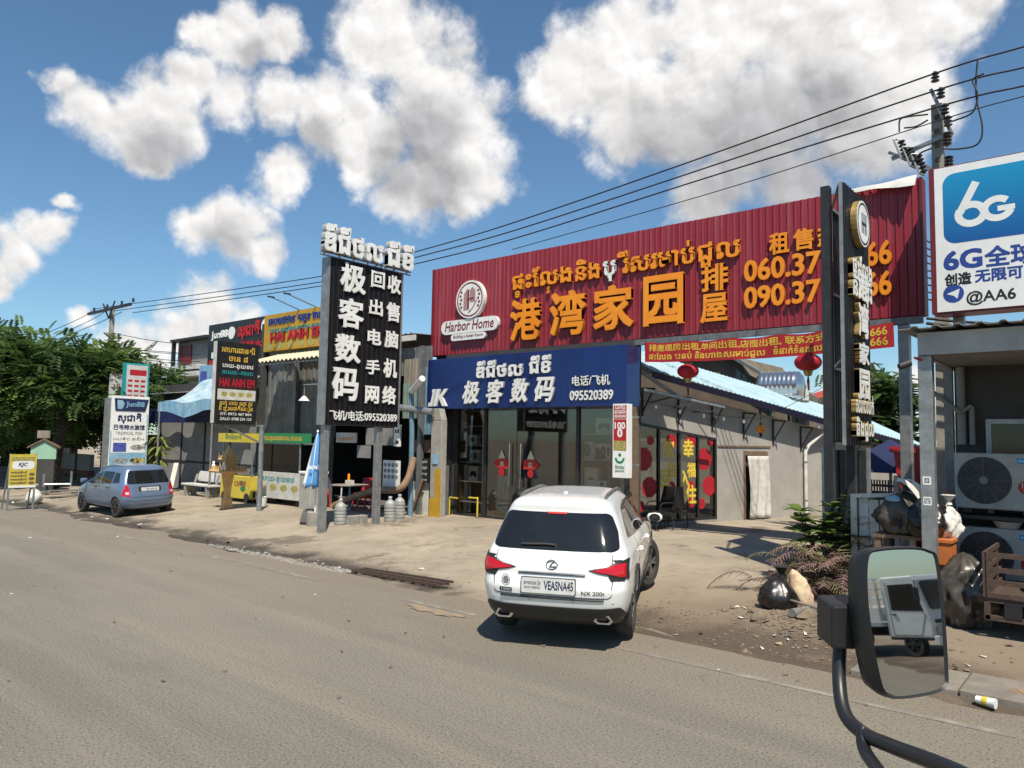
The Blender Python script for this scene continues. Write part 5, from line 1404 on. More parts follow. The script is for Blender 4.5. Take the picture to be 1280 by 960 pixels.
# side glass, arches, rails, mirrors, handles, sills
for s in (-1, 1):
    sd_ = 'right' if s > 0 else 'left'
    mb = MB(); lay(mb, bv, [(.78, 1.16), (1.35, 1.125), (2.15, 1.10), (2.15, 1.50), (1.5, 1.515), (1.1, 1.47), (.92, 1.34)], sd_, .006, .06, rr=.04); mb.build('side_window', 'car_glass', suv, smooth=40)
    mb = MB(); lay(mb, bv, [(2.22, 1.10), (3.12, 1.075), (2.95, 1.20), (2.6, 1.42), (2.40, 1.49), (2.22, 1.50)], sd_, .006, .06, rr=.04); mb.build('side_window', 'car_glass', suv, smooth=40)
    for yc in (1.0, 3.68):
        mb = MB(); pts = []
        for k in range(13):
            a = R(-8 + 196 * k / 12); pts.append((yc + .415 * math.cos(a), .36 + .415 * math.sin(a)))
        outp = [(yc + .47 * math.cos(R(-4 + 188 * k / 12)), .36 + .47 * math.sin(R(-4 + 188 * k / 12))) for k in range(13)]
        for k in range(12): lay(mb, bv, [pts[k], pts[k + 1], outp[k + 1], outp[k]], sd_, .016, .2, skirt=.03)
        mb.build('wheel_arch', 'trim_black', suv)
    mb = MB(); lay(mb, bv, [(1.42, .27), (3.26, .27), (3.26, .36), (1.42, .36)], sd_, .018, .1); mb.build('sill', 'trim_black', suv)
    mb = MB(); strip(mb, bv, [(2.18, 1.10), (2.19, .45)], sd_, .004, -.001); strip(mb, bv, [(1.28, 1.10), (1.36, .8), (1.5, .45)], sd_, .004, -.001); strip(mb, bv, [(3.2, 1.05), (3.22, .45)], sd_, .004, -.001); mb.build('door_seam', 'groove', suv)
    for y in (1.5, 2.5):
        mb = MB(); h_, nn, _, _ = bv.ray_cast(Vector((s * 5, y, .93)), Vector((-s, 0, 0))); mb.tube([h_ + Vector((0, -.1, 0)), h_ + Vector((s * .035, -.08, 0)), h_ + Vector((s * .035, .08, 0)), h_ + Vector((0, .1, 0))], .014, 8)
        mb.build('door_handle', 'car_white', suv, smooth=50)
    mb = MB(); pts = []
    for y in (.72, .95, 1.4, 1.9, 2.3, 2.45):
        h_, nn, _, _ = bv.ray_cast(Vector((s * .545, y, 5)), Vector((0, 0, -1))); pts.append(h_ + Vector((0, 0, .005 if y in (.72, 2.45) else .028)))
    mb.tube(bez(pts, 5), .019, 8); mb.build('roof_rail', 'grey_steel', suv, smooth=50)
    mb = MB(); c_ = Vector((s * 1.01, 3.02, 1.12)); mb.lathe(c_, [(.02, -.12), (.056, -.09), (.066, 0), (.06, .07), (.03, .11)], 14, axis=(s, .1, 0)); mb.v = [Vector((v.x, 3.02 + (v.y - 3.02) * .75, v.z)) for v in mb.v]; mi_ = mb.build('wing_mirror', 'car_white', suv, smooth=60)
    mb = MB(); mb.prism(Fr(c_ + Vector((0, -.062, 0)), (1, 0, 0)), ell(0, 0, .085, .058, 18), -.02, .004); mb.build('mirror_glass', 'car_glass', mi_)
    mb = MB(); mb.bar(c_ + Vector((-s * .16, 0, -.04)), c_ + Vector((-s * .05, 0, -.05)), .05, .03); mb.build('mirror_stalk', 'trim_black', mi_)
    add_wheel(suv, s * .765, 1.0, .365, .235, 'rim_metal', 5, 0, s)
    add_wheel(suv, s * .785, 3.68, .365, .235, 'rim_metal', 5, R(-24), s)
h_, _, _, _ = bv.ray_cast(Vector((0, .95, 5)), Vector((0, 0, -1)))
mb = MB(); mb.lathe(h_, [(.05, -.012), (.04, .008), (.02, .022)], 16); mb.v = [Vector((v.x * .7, .95 + (v.y - .95) * 1.4, v.z)) for v in mb.v]; mb.build('roof_antenna', 'car_white', suv, smooth=50)
mb = MB(); lay(mb, bv, [(-.62, 1.10), (.62, 1.10), (.5, 1.46), (-.5, 1.46)], 'front', .006, .06, rr=.05); mb.build('windscreen', 'car_glass', suv, smooth=40)
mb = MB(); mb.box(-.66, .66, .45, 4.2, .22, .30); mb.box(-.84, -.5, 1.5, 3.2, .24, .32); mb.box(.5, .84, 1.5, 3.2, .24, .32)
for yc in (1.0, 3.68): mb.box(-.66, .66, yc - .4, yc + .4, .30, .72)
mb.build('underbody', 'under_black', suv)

# ---- small blue hatchback ----------------------------------------------------------------
r1, r2 = Vector((-22.95, 9.62, 0)), Vector((-22.7, 11.0, 0))
KH = math.pi + .03
hd = Vector((math.cos(KH), math.sin(KH), 0))
loc = Vector((-22.93, 10.18, .03)) - hd * .55
kia = thing('hatchback', 'small blue hatchback parked at the verge beside the aquarium pylon', 'car', loc, KH - math.pi / 2, local=True)
kia.rotation_euler = (0, R(-1.8), KH - math.pi / 2)
LV_ = [(.20, .66, .22, 3.32, .2, .3, 0), (.28, .755, .06, 3.44, .24, .4, 0), (.45, .79, .0, 3.49, .26, .45, .01), (.62, .80, .0, 3.48, .26, .5, .015), (.76, .80, .06, 3.38, .26, .5, .015), (.88, .785, .10, 3.0, .24, .4, .02),
       (.96, .765, .13, 2.78, .22, .4, .02), (1.15, .70, .22, 2.42, .20, .35, .02), (1.33, .63, .30, 2.10, .2, .3, .02), (1.43, .56, .36, 1.9, .2, .3, .02), (1.48, .44, .5, 1.7, .2, .3, 0), (1.49, .25, .7, 1.5, .2, .2, 0)]
V, F, bv = body_shell(LV_, [(.55, .28, .32, .80), (2.87, .28, .32, .80)])
mb = MB(); mb.add(V, F); mb.build('body', 'car_blue', kia, smooth=38)
mb = MB(); lay(mb, bv, [(-.60, .955), (.60, .955), (.62, 1.0), (.53, 1.33), (-.53, 1.33), (-.62, 1.0)], 'rear', .006, .05, rr=.05); rw = mb.build('rear_window', 'car_glass', kia, smooth=40)
mb = MB(); strip(mb, bv, [(-.25, .975), (.1, 1.0)], 'rear', .012, .02); mb.build('wiper', 'trim_black', rw)
mb = MB(); strip(mb, bv, [(-.57, .93), (-.60, .62), (-.56, .58), (.56, .58), (.60, .62), (.57, .93)], 'rear', .005, -.001); mb.build('tailgate_seam', 'groove', kia)
mb = MB(); strip(mb, bv, [(-.78, .50), (-.4, .47), (.4, .47), (.78, .50)], 'rear', .006, .0); mb.build('bumper_seam', 'groove', kia)
mb = MB(); lay(mb, bv, [(-.33, .73), (.33, .73), (.33, .875), (-.33, .875)], 'rear', .002, .06, rr=.03); mb.build('plate_recess', 'trim_black', kia)
h_, _, _, _ = bv.ray_cast(Vector((0, -5, .80)), Vector((0, 1, 0))); f_ = Fr((0, h_.y - .012 - .096, 0), (1, 0, 0), (0, .12, 1))
mb = MB(); mb.prism(f_, rpoly(-.26, .26, .745, .855, .01), -.02, .004); pl_ = mb.build('licence_plate', 'plate_white', kia)
mb = MB(); mb.text(f_, '2Y-4518', .04, .77, .055, .001, .0055, .012, width=.3); mb.build('plate_lettering', 'blue_ink', pl_)
for s in (-1, 1):
    sd_ = 'right' if s > 0 else 'left'
    mb = MB(); lay(mb, bv, [(s * .57, .60), (s * .70, .60), (s * .70, .75), (s * .68, .925), (s * .60, .925)], 'rear', .012, .05); lay(mb, bv, [(.10, .62), (.20, .64), (.18, .92), (.12, .94)], sd_, .01, .05)
    tl = mb.build('tail_light', 'lamp_red', kia, smooth=40)
    mb = MB(); lay(mb, bv, [(s * .61, .66), (s * .69, .66), (s * .69, .73), (s * .61, .73)], 'rear', .017, .05); mb.build('reverse_lens', 'lamp_clear', tl)
    mb = MB(); lay(mb, bv, [(.42, 1.0), (.80, .965), (.80, 1.30), (.55, 1.30)], sd_, .006, .06, rr=.03); mb.build('side_window', 'car_glass', kia, smooth=40)
    mb = MB(); lay(mb, bv, [(.87, .96), (1.55, .93), (1.55, 1.345), (.87, 1.345)], sd_, .006, .06, rr=.03); mb.build('side_window', 'car_glass', kia, smooth=40)
    mb = MB(); lay(mb, bv, [(1.62, .93), (2.50, .92), (2.32, 1.05), (1.98, 1.30), (1.62, 1.345)], sd_, .006, .06, rr=.03); mb.build('side_window', 'car_glass', kia, smooth=40)
    mb = MB(); strip(mb, bv, [(1.58, .95), (1.60, .34)], sd_, .004, -.001); strip(mb, bv, [(.84, .95), (.88, .6), (1.0, .34)], sd_, .004, -.001); strip(mb, bv, [(2.42, .92), (2.45, .34)], sd_, .004, -.001); mb.build('door_seam', 'groove', kia)
    for y in (1.02, 1.80):
        mb = MB(); h_, nn, _, _ = bv.ray_cast(Vector((s * 5, y, .84)), Vector((-s, 0, 0))); mb.tube([h_ + Vector((0, -.08, 0)), h_ + Vector((s * .03, -.06, 0)), h_ + Vector((s * .03, .06, 0)), h_ + Vector((0, .08, 0))], .013, 8)
        mb.build('door_handle', 'trim_black', kia)
    mb = MB(); mb.lathe((s * .90, 2.42, .99), [(.02, -.1), (.07, -.07), (.075, .06), (.02, .09)], 12, axis=(s, 0, 0)); mb.build('wing_mirror', 'car_blue', kia, smooth=60)
    add_wheel(kia, s * .70, .55, .285, .17, 'rim_dark', 6, 0, s); add_wheel(kia, s * .70, 2.87, .285, .17, 'rim_dark', 6, 0, s)
mb = MB(); lay(mb, bv, [(-.58, .95), (.58, .95), (.48, 1.36), (-.48, 1.36)], 'front', .006, .06, rr=.05); mb.build('windscreen', 'car_glass', kia, smooth=40)
mb = MB(); mb.box(-.55, .55, .3, 3.2, .17, .28)
for yc in (.55, 2.87): mb.box(-.58, .58, yc - .33, yc + .33, .28, .60)
mb.build('underbody', 'under_black', kia)

# ---- farm trailer at the right edge --------------------------------------------------------
cart = thing('slatted_trailer', 'rusty slatted farm trailer with blue plate parked at right edge', 'trailer', (-.6, 11.5, .1))
x0, x1, y0, y1 = -1.5, .55, 10.95, 13.0; zb, zt = .62, 1.16
mb = MB(); mb.box(x0, x1, y0, y1, zb - .06, zb); mb.build('floor', 'rust', cart)
def rail_side(nm, P, Q):
    P, Q = Vector(P), Vector(Q); mb = MB(); L = (Q - P).length; n_ = max(2, int(L / .45))
    for z in (.03, .19, .34, .52): mb.bar(P + Vector((0, 0, z)), Q + Vector((0, 0, z)), .035, .06)
    for i in range(n_ + 1): q = P.lerp(Q, i / n_); mb.bar(q + Vector((0, 0, 0)), q + Vector((0, 0, .55)), .04, .045)
    mb.build(nm, 'rust', cart)
rail_side('side_rail', (x0, y0, zb), (x0, y1, zb)); rail_side('side_rail', (x1, y0, zb), (x1, y1, zb)); rail_side('tail_rail', (x0 + .03, y0, zb), (x1 - .03, y0, zb)); rail_side('front_rail', (x0 + .03, y1, zb), (x1 - .03, y1, zb))
mb = MB()
for x in (x0 + .02, x1 - .02): mb.bar((x, y0, .36), (x, y0, zb - .06), .06)
mb.bar((x0, y0, .38), (x1, y0, .38), .06); mb.bar((x0 + .3, y0 + .1, .52), (x0 + .3, y1 + 1.2, .52), .08); mb.bar((x1 - .3, y0 + .1, .52), (x1 - .3, y1 + 1.2, .52), .08); mb.build('chassis', 'rust', cart)
mb = MB(); mb.box(x0 + .42, x0 + .75, y0 - .03, y0 - .001, .40, .58); mb.build('number_plate', 'sheet_blue', cart)
mb = MB(); mb.box(x0 + .2, x0 + .38, y0 - .04, y0 - .001, .40, .58); mb.build('tail_lamp', 'black_paint', cart)
for x in (x0 + .45, x1 - .45): add_wheel(cart, x, 11.9, .34, .2, 'rim_dark', 5, 0, -1 if x < -.5 else 1, z0=gz(11.9))
# ================================================================== food house with the yellow board
FY = 15.0
def on(px, py, Y=FY): q = aty(px, py, Y); return q.x, q.z
fx0, fx1 = on(327, 415)[0], -17.0
food = thing('food_house', 'open fronted dark food house under yellow board with grey ribbed wall', 'building', (-20, FY, .2))
mb = MB(); zt = on(340, 446)[1]
mb.ribs(Fr((0, FY + .3, 0), (1, 0, 0)), fx0, on(412, 480)[0], on(330, 545)[1], zt + .4, .3, .025, .012); mb.build('ribbed_wall', 'sheet_grey', food)
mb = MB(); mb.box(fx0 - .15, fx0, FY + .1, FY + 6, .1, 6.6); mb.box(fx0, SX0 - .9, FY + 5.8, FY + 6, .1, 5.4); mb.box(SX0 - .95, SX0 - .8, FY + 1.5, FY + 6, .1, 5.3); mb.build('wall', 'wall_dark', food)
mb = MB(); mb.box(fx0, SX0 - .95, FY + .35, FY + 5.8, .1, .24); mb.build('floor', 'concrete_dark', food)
rzz = on(520, 425, FY + 1)[1]
mb = MB(); mb.ribs(Fr((fx0 - .2, FY + .4, rzz + .1), (1, 0, 0), (0, 1, .05)), 0, SX0 - .6 - fx0, 0, 5.7, .25, .03, .012); mb.build('roof', 'roof_grey', food)
mb = MB(); mb.box(on(412, 440)[0], SX0 - .75, FY + .36, FY + .42, rzz - .12, rzz + .05); mb.build('fascia', 'offwhite', food)
for px in (408, 362, 520):
    x = on(px, 560)[0]; mb = MB(); mb.box(x - .07, x + .07, FY + .1, FY + .24, .2, 5.2); mb.build('post', 'grey_steel', food)
# patchwork of old sheets right of the tall sign
for (px0_, px1_, py0, py1, mm, lab, yo) in ((500, 541, 432, 470, 'sheet_grey', 0, .62), (505, 532, 447, 480, 'wood_grey', 0, .58), (503, 530, 478, 523, 'sheet_green', 0, .54), (524, 541, 458, 543, 'sheet_blue', 0, .50)):
    a, b = aty(px0_, py1, FY + yo), aty(px1_, py0, FY + yo)
    mb = MB(); mb.ribs(Fr((0, FY + yo, 0), (1, 0, 0)), a.x, b.x, a.z, b.z, .14, .02, .01); mb.build('patched_sheet', mm, food)
# cream scalloped awning
a0, a1 = aty(303, 456, 13.6), aty(409, 446, 13.6); b0 = aty(303, 448, 14.9)
t = thing('awning', 'cream corrugated awning along the front of the yellow board', 'awning', (a0.x, 14.2, a0.z))
zl = (a0.z + a1.z) / 2
mb = MB()
def aw(u, v):
    x = a0.x + (a1.x + 1.2 - a0.x) * u; w = abs(math.sin(u * 26 * math.pi)) * .07
    return (x, 13.6 + 1.35 * v - .02, zl + .42 * v + w)
mb.grid(aw, 208, 3); o = mb.build('sheet', 'awning_cream', t); o.modifiers.new('thickness', 'SOLIDIFY').thickness = .012
mb = MB()
for k in range(5): x = a0.x + .2 + (a1.x - a0.x) * k / 4.2; mb.bar((x, 13.66, zl - .03), (x, 15.0, zl + .36), .04)
mb.bar((a0.x, 13.64, zl - .06), (a1.x + 1.1, 13.64, zl - .06), .04); mb.build('frame', 'grey_steel', t)
# yellow board
yx0, yx1 = on(330, 420)[0], on(412, 410)[0]; yz0, yz1 = on(330, 440)[1], (on(330, 393)[1] + on(408, 384)[1]) / 2
t = thing('restaurant_board', 'yellow restaurant board with pink HAI ANH EM lettering above awning', 'sign', (yx0, FY, yz0))
mb = MB(); mb.box(yx0, yx1, FY, FY + .18, yz0, yz1); mb.build('board', 'yellow_panel', t)
fr = Fr((0, FY, 0), (1, 0, 0)); yc_ = (yx0 + yx1) / 2 + .1; yw = yx1 - yx0
mb = MB(); khmer(mb, fr, 'អាហារដ្ឋាន ត្រកួន ចាន ៨'.replace('្', ''), yc_, yz1 - .38, .36, (), yw * .9, .02, .03, .002); mb.build('khmer_lettering', 'blue_ink', t)
mb = MB(); khmer(mb, fr, 'បាយ-គុយទាវ-កាហេ-ភេសជៈ', yc_, yz1 - .70, .24, (), yw * .86, .015, .02, .002); mb.build('small_lettering', 'teal_ink', t)
mb = MB(); mb.text(fr, 'HAI ANH EM', yc_, yz0 + .34, .34, .03, .002, .04, width=yw * .82); mb.build('name_lettering', 'lantern_red', t)
mb = MB()
for k in range(6):
    x = yx0 + yw * (.1 + .16 * k); mb.prism(fr, ell(x, yz0 + .17, .22, .12, 16), .001, .005 + .0003 * k)
mb.build('food_pictures', 'photo_food', t)
for i, px in enumerate((376, 397)):
    q = on(px, 388); t2 = thing('sign_light', ['left thin floodlight arm above the yellow board', 'right thin floodlight arm above the yellow board'][i], 'lamp', (q[0], FY + .1, q[1]))
    mb = MB(); mb.tube([(q[0], FY + .1, yz1 - .05), (q[0] - .75, FY - .7, yz1 + .42)], .02, 8); mb.build('arm', 'dark_steel', t2)
    mb = MB(); mb.obox = None; mb.bar((q[0] - .85, FY - .78, yz1 + .44), (q[0] - .62, FY - .70, yz1 + .40), .09, .05); mb.build('lamp_head', 'dark_steel', t2)
# white lamp on swan neck by the tall sign
c = aty(380, 501, 13.0); t = thing('swan_neck_lamp', 'white bell lamp hanging on a bent pipe beside tall black sign', 'lamp', c)
mb = MB(); mb.lathe(c, [(.17, 0), (.13, .04), (.05, .13), (.02, .15)], 18); mb.build('shade', 'white_acr', t, smooth=40)
mb = MB(); mb.tube(bez([c + Vector((0, 0, .14)), c + Vector((.02, 0, .42)), c + Vector((.1, 0, .48)), c + Vector((1.2, .5, .50))], 4), .018, 8); mb.build('arm', 'galv', t)

# small black menu sign on its pole in front
HX = -20.0
t = thing('menu_sign', 'small black menu lightbox with gold and pink lines on a single pole', 'sign', (HX, 11.4, .2))
q = [atx(*p, HX) for p in ((274, 425), (266, 527), (326, 432), (318, 533))]
hy0, hy1, hz0, hz1 = (q[0].y + q[1].y) / 2, (q[2].y + q[3].y) / 2, (q[1].z + q[3].z) / 2, (q[0].z + q[2].z) / 2
fr = Fr((HX, 0, 0), (0, 1, 0)); w = hy1 - hy0; h = hz1 - hz0; c = (hy0 + hy1) / 2
mb = MB(); mb.box(HX - .22, HX, hy0, hy1, hz0, hz1); mb.build('lightbox', 'black_paint', t, bevel=.01)
mb = MB(); mb.box(HX - .2, HX - .02, hy0 - .012, hy0 - .001, hz0 + .02, hz1 - .02); mb.build('side_panel', 'offwhite', t)
mb = MB(); khmer(mb, fr, 'អាហារដានត្រី'.replace('្', ''), c, hz1 - h * .13, .22, (), w * .8, .015, .003, .001); khmer(mb, fr, 'ចាន ៨', c, hz1 - h * .235, .22, (), w * .45, .015, .003, .001)
khmer(mb, fr, 'លក់ បាយ ណូវ កូវ', c, hz0 + h * .23, .16, (), w * .78, .015, .003, .001); khmer(mb, fr, 'ដី ញុំរសជាតិនរៀង', c, hz0 + h * .165, .16, (), w * .8, .015, .003, .001); mb.build('gold_lettering', 'banner_gold', t)
mb = MB(); khmer(mb, fr, 'បាយ-គុយទាវ', c, hz1 - h * .315, .16, (), w * .75, .015, .003, .001); mb.text(fr, 'ĐT: 0972 467 864', c, hz0 + h * .105, .08, .003, .001, .012, width=w * .75); mb.text(fr, 'ZALO: 0708 234 123', c, hz0 + h * .045, .08, .003, .001, .012, width=w * .75); mb.build('white_lettering', 'white_acr', t)
mb = MB(); khmer(mb, fr, 'ភេសជៈ-កាហេ', c, hz1 - h * .395, .16, (), w * .75, .015, .003, .001); mb.build('green_lettering', 'teal_ink', t)
mb = MB(); mb.text(fr, 'HAI ANH EM', c, hz0 + h * .45, h * .10, .004, .001, .04, width=w * .84); mb.build('name_lettering', 'lantern_red', t)
mb = MB(); mb.fbox(fr, hy0 + .06, hy1 - .06, hz0 + h * .29, hz0 + h * .42, .001, .004); pp = mb.build('picture_strip', 'offwhite', t)
mb = MB()
for k in range(4): mb.prism(fr, ell(hy0 + w * (.2 + .2 * k), hz0 + h * .36, .10, .07, 14), .0045, .006)
mb.build('food_pictures', 'photo_food', pp)
pq = gg(328, 640)
mb = MB(); mb.tube([(HX - .1, pq.y + .02, 0), (HX - .1, pq.y, hz0 + .0), ], .075, 12); mb.build('pole', 'galv', t)
mb = MB(); mb.bar((HX - .1, pq.y - .02, hz0 - .55), (HX - .1, hy0 + .35, hz0 - .02), .05); mb.bar((HX - .1, hy0 + .1, hz0 - .03), (HX - .1, pq.y + .1, hz0 - .03), .06); mb.build('brace', 'galv', t)

# ================================================================== aquarium building and its signs
AYQ = 15.0
aq = thing('aquarium_house', 'low grey shuttered house left of the food house with blue strip', 'building', (-27, AYQ, .2))
ax0, ax1 = on(196, 560)[0], fx0 - .16
z1 = on(230, 527)[1]
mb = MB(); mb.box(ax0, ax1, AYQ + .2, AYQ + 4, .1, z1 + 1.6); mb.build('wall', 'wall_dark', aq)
mb = MB(); n = 4
for i in range(n): x = ax0 + .02 + (ax1 - ax0 - .04) * i / n; mb.box(x + .03, x + (ax1 - ax0) / n - .03, AYQ + .14, AYQ + .199, .2, z1)
mb.build('shutter', 'shutter', aq)
mb = MB()
for i in range(n + 1): x = ax0 + .02 + (ax1 - ax0 - .04) * i / n; mb.box(x - .04, x + .04, AYQ + .10, AYQ + .198, .2, z1)
mb.box(ax0, ax1, AYQ + .11, AYQ + .135, on(230, 577)[1] - .04, on(230, 577)[1] + .04); mb.build('shutter_frame', 'dark_steel', aq)
mb = MB(); mb.grid(lambda u, v: (on(150, 520)[0] + (ax1 - on(150, 520)[0]) * u, AYQ - .3 + .05 * math.sin(u * 40), z1 + .55 - .6 * v), 80, 2); o = mb.build('blue_valance', 'tarp_dark', aq); o.modifiers.new('thickness', 'SOLIDIFY').thickness = .01
mb = MB(); mb.ribs(Fr((ax0 - 1.5, AYQ - .2, z1 + 1.2), (1, 0, 0), (0, 1, .12)), 0, ax1 - ax0 + 1.4, 0, 4.5, .2, .03, .012); mb.build('roof', 'roof_grey', aq)
jx0, jx1 = on(251, 440)[0], on(328, 430)[0]; jz1 = (on(253, 405)[1] + on(330, 393)[1]) / 2; jz0 = on(250, 487)[1]
t = thing('aquarium_board', 'black rooftop board with white and red lettering behind the menu sign', 'sign', (jx0, AYQ + .3, jz0))
fr = Fr((0, AYQ + .3, 0), (1, 0, 0)); w = jx1 - jx0; h = jz1 - jz0
mb = MB(); mb.box(jx0, jx1, AYQ + .3, AYQ + .45, jz0, jz1); mb.build('board', 'black_paint', t)
mb = MB(); mb.text(fr, 'Jun88', jx0 + w * .06, jz1 - h * .25, h * .14, .03, .002, .03, 'l', width=w * .28); mb.prism(fr, ell(jx0 + w * .40, jz1 - h * .17, .25, .25, 20), .002, .02); mb.prism(fr, ell(jx0 + w * .93, jz1 - h * .14, .28, .28, 20), .002, .02); mb.text(fr, '巴韦特水族馆', jx0 + w * .3, jz1 - h * .40, h * .09, .01, .002, .02, width=w * .25); mb.fbox(fr, jx0 + w * .07, jx0 + w * .27, jz1 - h * .52, jz1 - h * .43, .001, .01); mb.build('white_lettering', 'white_acr', t)
mb = MB(); khmer(mb, fr, 'សុជាតិ', jx0 + w * .68, jz1 - h * .24, h * .22, (), w * .34, .04, .03, .002); mb.text(fr, '巴韦特水', jx0 + w * .66, jz1 - h * .45, h * .13, .03, .002, .03, width=w * .48); mb.fbox(fr, jx0 + w * .03, jx0 + w * .28, jz1 - h * .73, jz1 - h * .55, .001, .008); mb.build('red_lettering', 'red', t)
for k in range(2):
    mb = MB(); a, b = on(248 + 15 * k, 483, AYQ + .1), on(261 + 13 * k, 456, AYQ + .1); mb.box(a[0], b[0], AYQ + .1, AYQ + .28, a[1], b[1]); lb = mb.build('lightbox', 'lightbox_blue', t)
    mb = MB(); mb.fbox(Fr((0, AYQ + .1, 0), (1, 0, 0)), a[0] + .12, b[0] - .12, a[1] + .15, b[1] - .25, .001, .005); mb.build('picture', 'photo_blue', lb)
# blue and white tarpaulin awning
t = thing('tarpaulin', 'blue and white tarpaulin slung as a sunshade over the grey shutters', 'tarpaulin', (-27, 14, 3))
a, b = aty(198, 503, 13.4), aty(268, 497, 13.4)
mb = MB(); mb.grid(lambda u, v: (a.x + (b.x - a.x) * u + .25 * v, 13.4 + 1.6 * v, a.z + .06 * math.sin(u * 9) + .95 * v - .25 * math.sin(v * math.pi)), 20, 8); o = mb.build('sheet', 'tarp_blue', t); o.modifiers.new('thickness', 'SOLIDIFY').thickness = .01
mb = MB(); mb.grid(lambda u, v: (a.x + (b.x - a.x) * u - .35 * (1 - u) * v * 0, 13.4 + .02 * math.sin(u * 20), a.z + .06 * math.sin(u * 9) - .55 * v * (1 - .35 * abs(2 * u - 1))), 20, 4); o = mb.build('front_flap', 'lightbox_blue', t); o.modifiers.new('thickness', 'SOLIDIFY').thickness = .01
mb = MB(); mb.tube([(a.x + .1, 13.42, .2), (a.x + .1, 13.42, a.z)], .035, 8); mb.tube([(b.x - .1, 13.42, .2), (b.x - .1, 13.42, b.z)], .035, 8); mb.build('pole', 'galv', t)
# second canopy further left (white and orange), with the low wall under the tree
a, b = aty(93, 537, 14.0), aty(140, 525, 14.0)
t = thing('stall_canopy', 'small white canopy with orange fringe behind the aquarium pylon', 'canopy', (a.x, 14, .2))
mb = MB(); mb.grid(lambda u, v: (a.x + (b.x + 1.5 - a.x) * u, 14.0 + 2.2 * v, a.z + .05 * math.sin(u * 12) + .5 * v + .35 * u), 16, 4); o = mb.build('sheet', 'offwhite', t); o.modifiers.new('thickness', 'SOLIDIFY').thickness = .01
mb = MB(); mb.grid(lambda u, v: (a.x + (b.x - a.x) * .8 * u, 13.98, a.z + .28 * u + .05 * math.sin(u * 12) - .01 - (.12 + .10 * abs(math.sin(u * 22))) * v), 40, 2); o = mb.build('fringe', 'orange_acr', t); o.modifiers.new('thickness', 'SOLIDIFY').thickness = .008
mb = MB()
for u in (.05, .95):
    for y in (14.05, 16.1): x = a.x + (b.x + 1.5 - a.x) * u; mb.tube([(x, y, .2), (x, y, a.z + .3 * u + (.45 if y > 15 else .02))], .05, 8)
mb.build('post', 'dark_steel', t)
mb = MB(); x0_ = a.x + .8; mb.box(x0_, b.x + 1.4, 16.0, 16.1, .2, 2.4); mb.build('wall', 'wall_dark', t)
mb = MB(); mb.box(x0_, x0_ + .45, 15.6, 15.99, .2, 1.5); mb.build('brick_pier', 'brick', t)
# building with the red wall far behind
a, b = aty(217, 475, 28), aty(250, 421, 28)
t = thing('distant_house', 'distant pale house with dark red wall rising behind aquarium sign', 'building', (a.x, 28, 0))
mb = MB(); mb.box(a.x + .1, b.x + 1.5, 28.2, 33, 0, b.z - .2); mb.build('wall', 'wall_grey', t)
mb = MB(); mb.box(a.x + .6, a.x + 2.4, 28.1, 28.199, a.z + 1.2, b.z - .5); mb.build('red_panel', 'red_dark', t)
mb = MB()
for z in (a.z + .1, a.z + .6): mb.box(a.x + 1.2, b.x + 1.4, 27.2, 28.199, z, z + .35)
mb.build('balcony', 'offwhite', t)
mb = MB(); mb.box(a.x - .1, b.x + 1.7, 27.6, 33.3, b.z - .19, b.z); mb.box(a.x, a.x + .25, 27.7, 27.95, 0, b.z - .2); mb.build('roof_slab', 'dark_steel', t)

# ================================================================== aquarium pylon and neighbours at the verge
q0, q1 = gg(128, 622), gg(168, 622)
JX = -29.6
def oj(px, py, X=JX): q = atx(px, py, X); return q.y, q.z
jy0, jz1_ = oj(140, 494); jy1 = oj(187, 497)[0]; jz0_ = oj(132, 583)[1]
t = thing('aquarium_pylon', 'tall white and turquoise aquarium pylon with fish pictures behind the hatchback', 'sign', (JX, (jy0 + jy1) / 2, .2))
fr = Fr((JX, 0, 0), (0, 1, 0)); w = jy1 - jy0; z0 = .5; h = jz1_ - z0; c = (jy0 + jy1) / 2
mb = MB(); mb.box(JX - .3, JX, jy0, jy1, z0, jz1_); mb.build('lightbox', 'white_acr', t)
mb = MB(); mb.box(JX - .28, JX - .02, jy0 - .14, jy0 - .002, z0, jz1_ - .1); mb.build('side_panel', 'galv', t)
mb = MB(); mb.fbox(fr, jy0 + .02, jy1 - .02, z0 + .02, z0 + h * .36, .001, .003); mb.fbox(fr, jy0 + .02, jy0 + .06, z0 + h * .36, z0 + h * .6, .001, .003); mb.fbox(fr, jy1 - .06, jy1 - .02, z0 + h * .36, z0 + h * .8, .001, .003); mb.build('turquoise_print', 'lightbox_blue', t)
mb = MB(); mb.prism(fr, [(jy0 + .15, jz1_ - h * .17), (jy1 - .15, jz1_ - h * .17), (jy1 - .03, jz1_ - h * .03), (jy0 + .10, jz1_ - h * .03)], .004, .02); mb.build('dark_panel', 'tarp_dark', t)
mb = MB(); mb.text(fr, 'Jun88', c + w * .12, jz1_ - h * .135, h * .075, .004, .021, .02, width=w * .5); mb.prism(fr, [(jy0 + w * .16, jz1_ - h * .15), (jy0 + w * .28, jz1_ - h * .15), (jy0 + w * .34, jz1_ - h * .09), (jy0 + w * .28, jz1_ - h * .05), (jy0 + w * .14, jz1_ - h * .05)], .021, .026); mb.build('logo_lettering', 'lightbox_blue', t)
mb = MB(); khmer(mb, fr, 'សុជាតិ', c, jz1_ - h * .285, h * .105, (), w * .62, .03, .004, .002); mb.text(fr, '巴韦特水族馆', c, jz1_ - h * .385, h * .06, .004, .002, .03, width=w * .82); mb.build('black_lettering', 'tarp_dark', t)
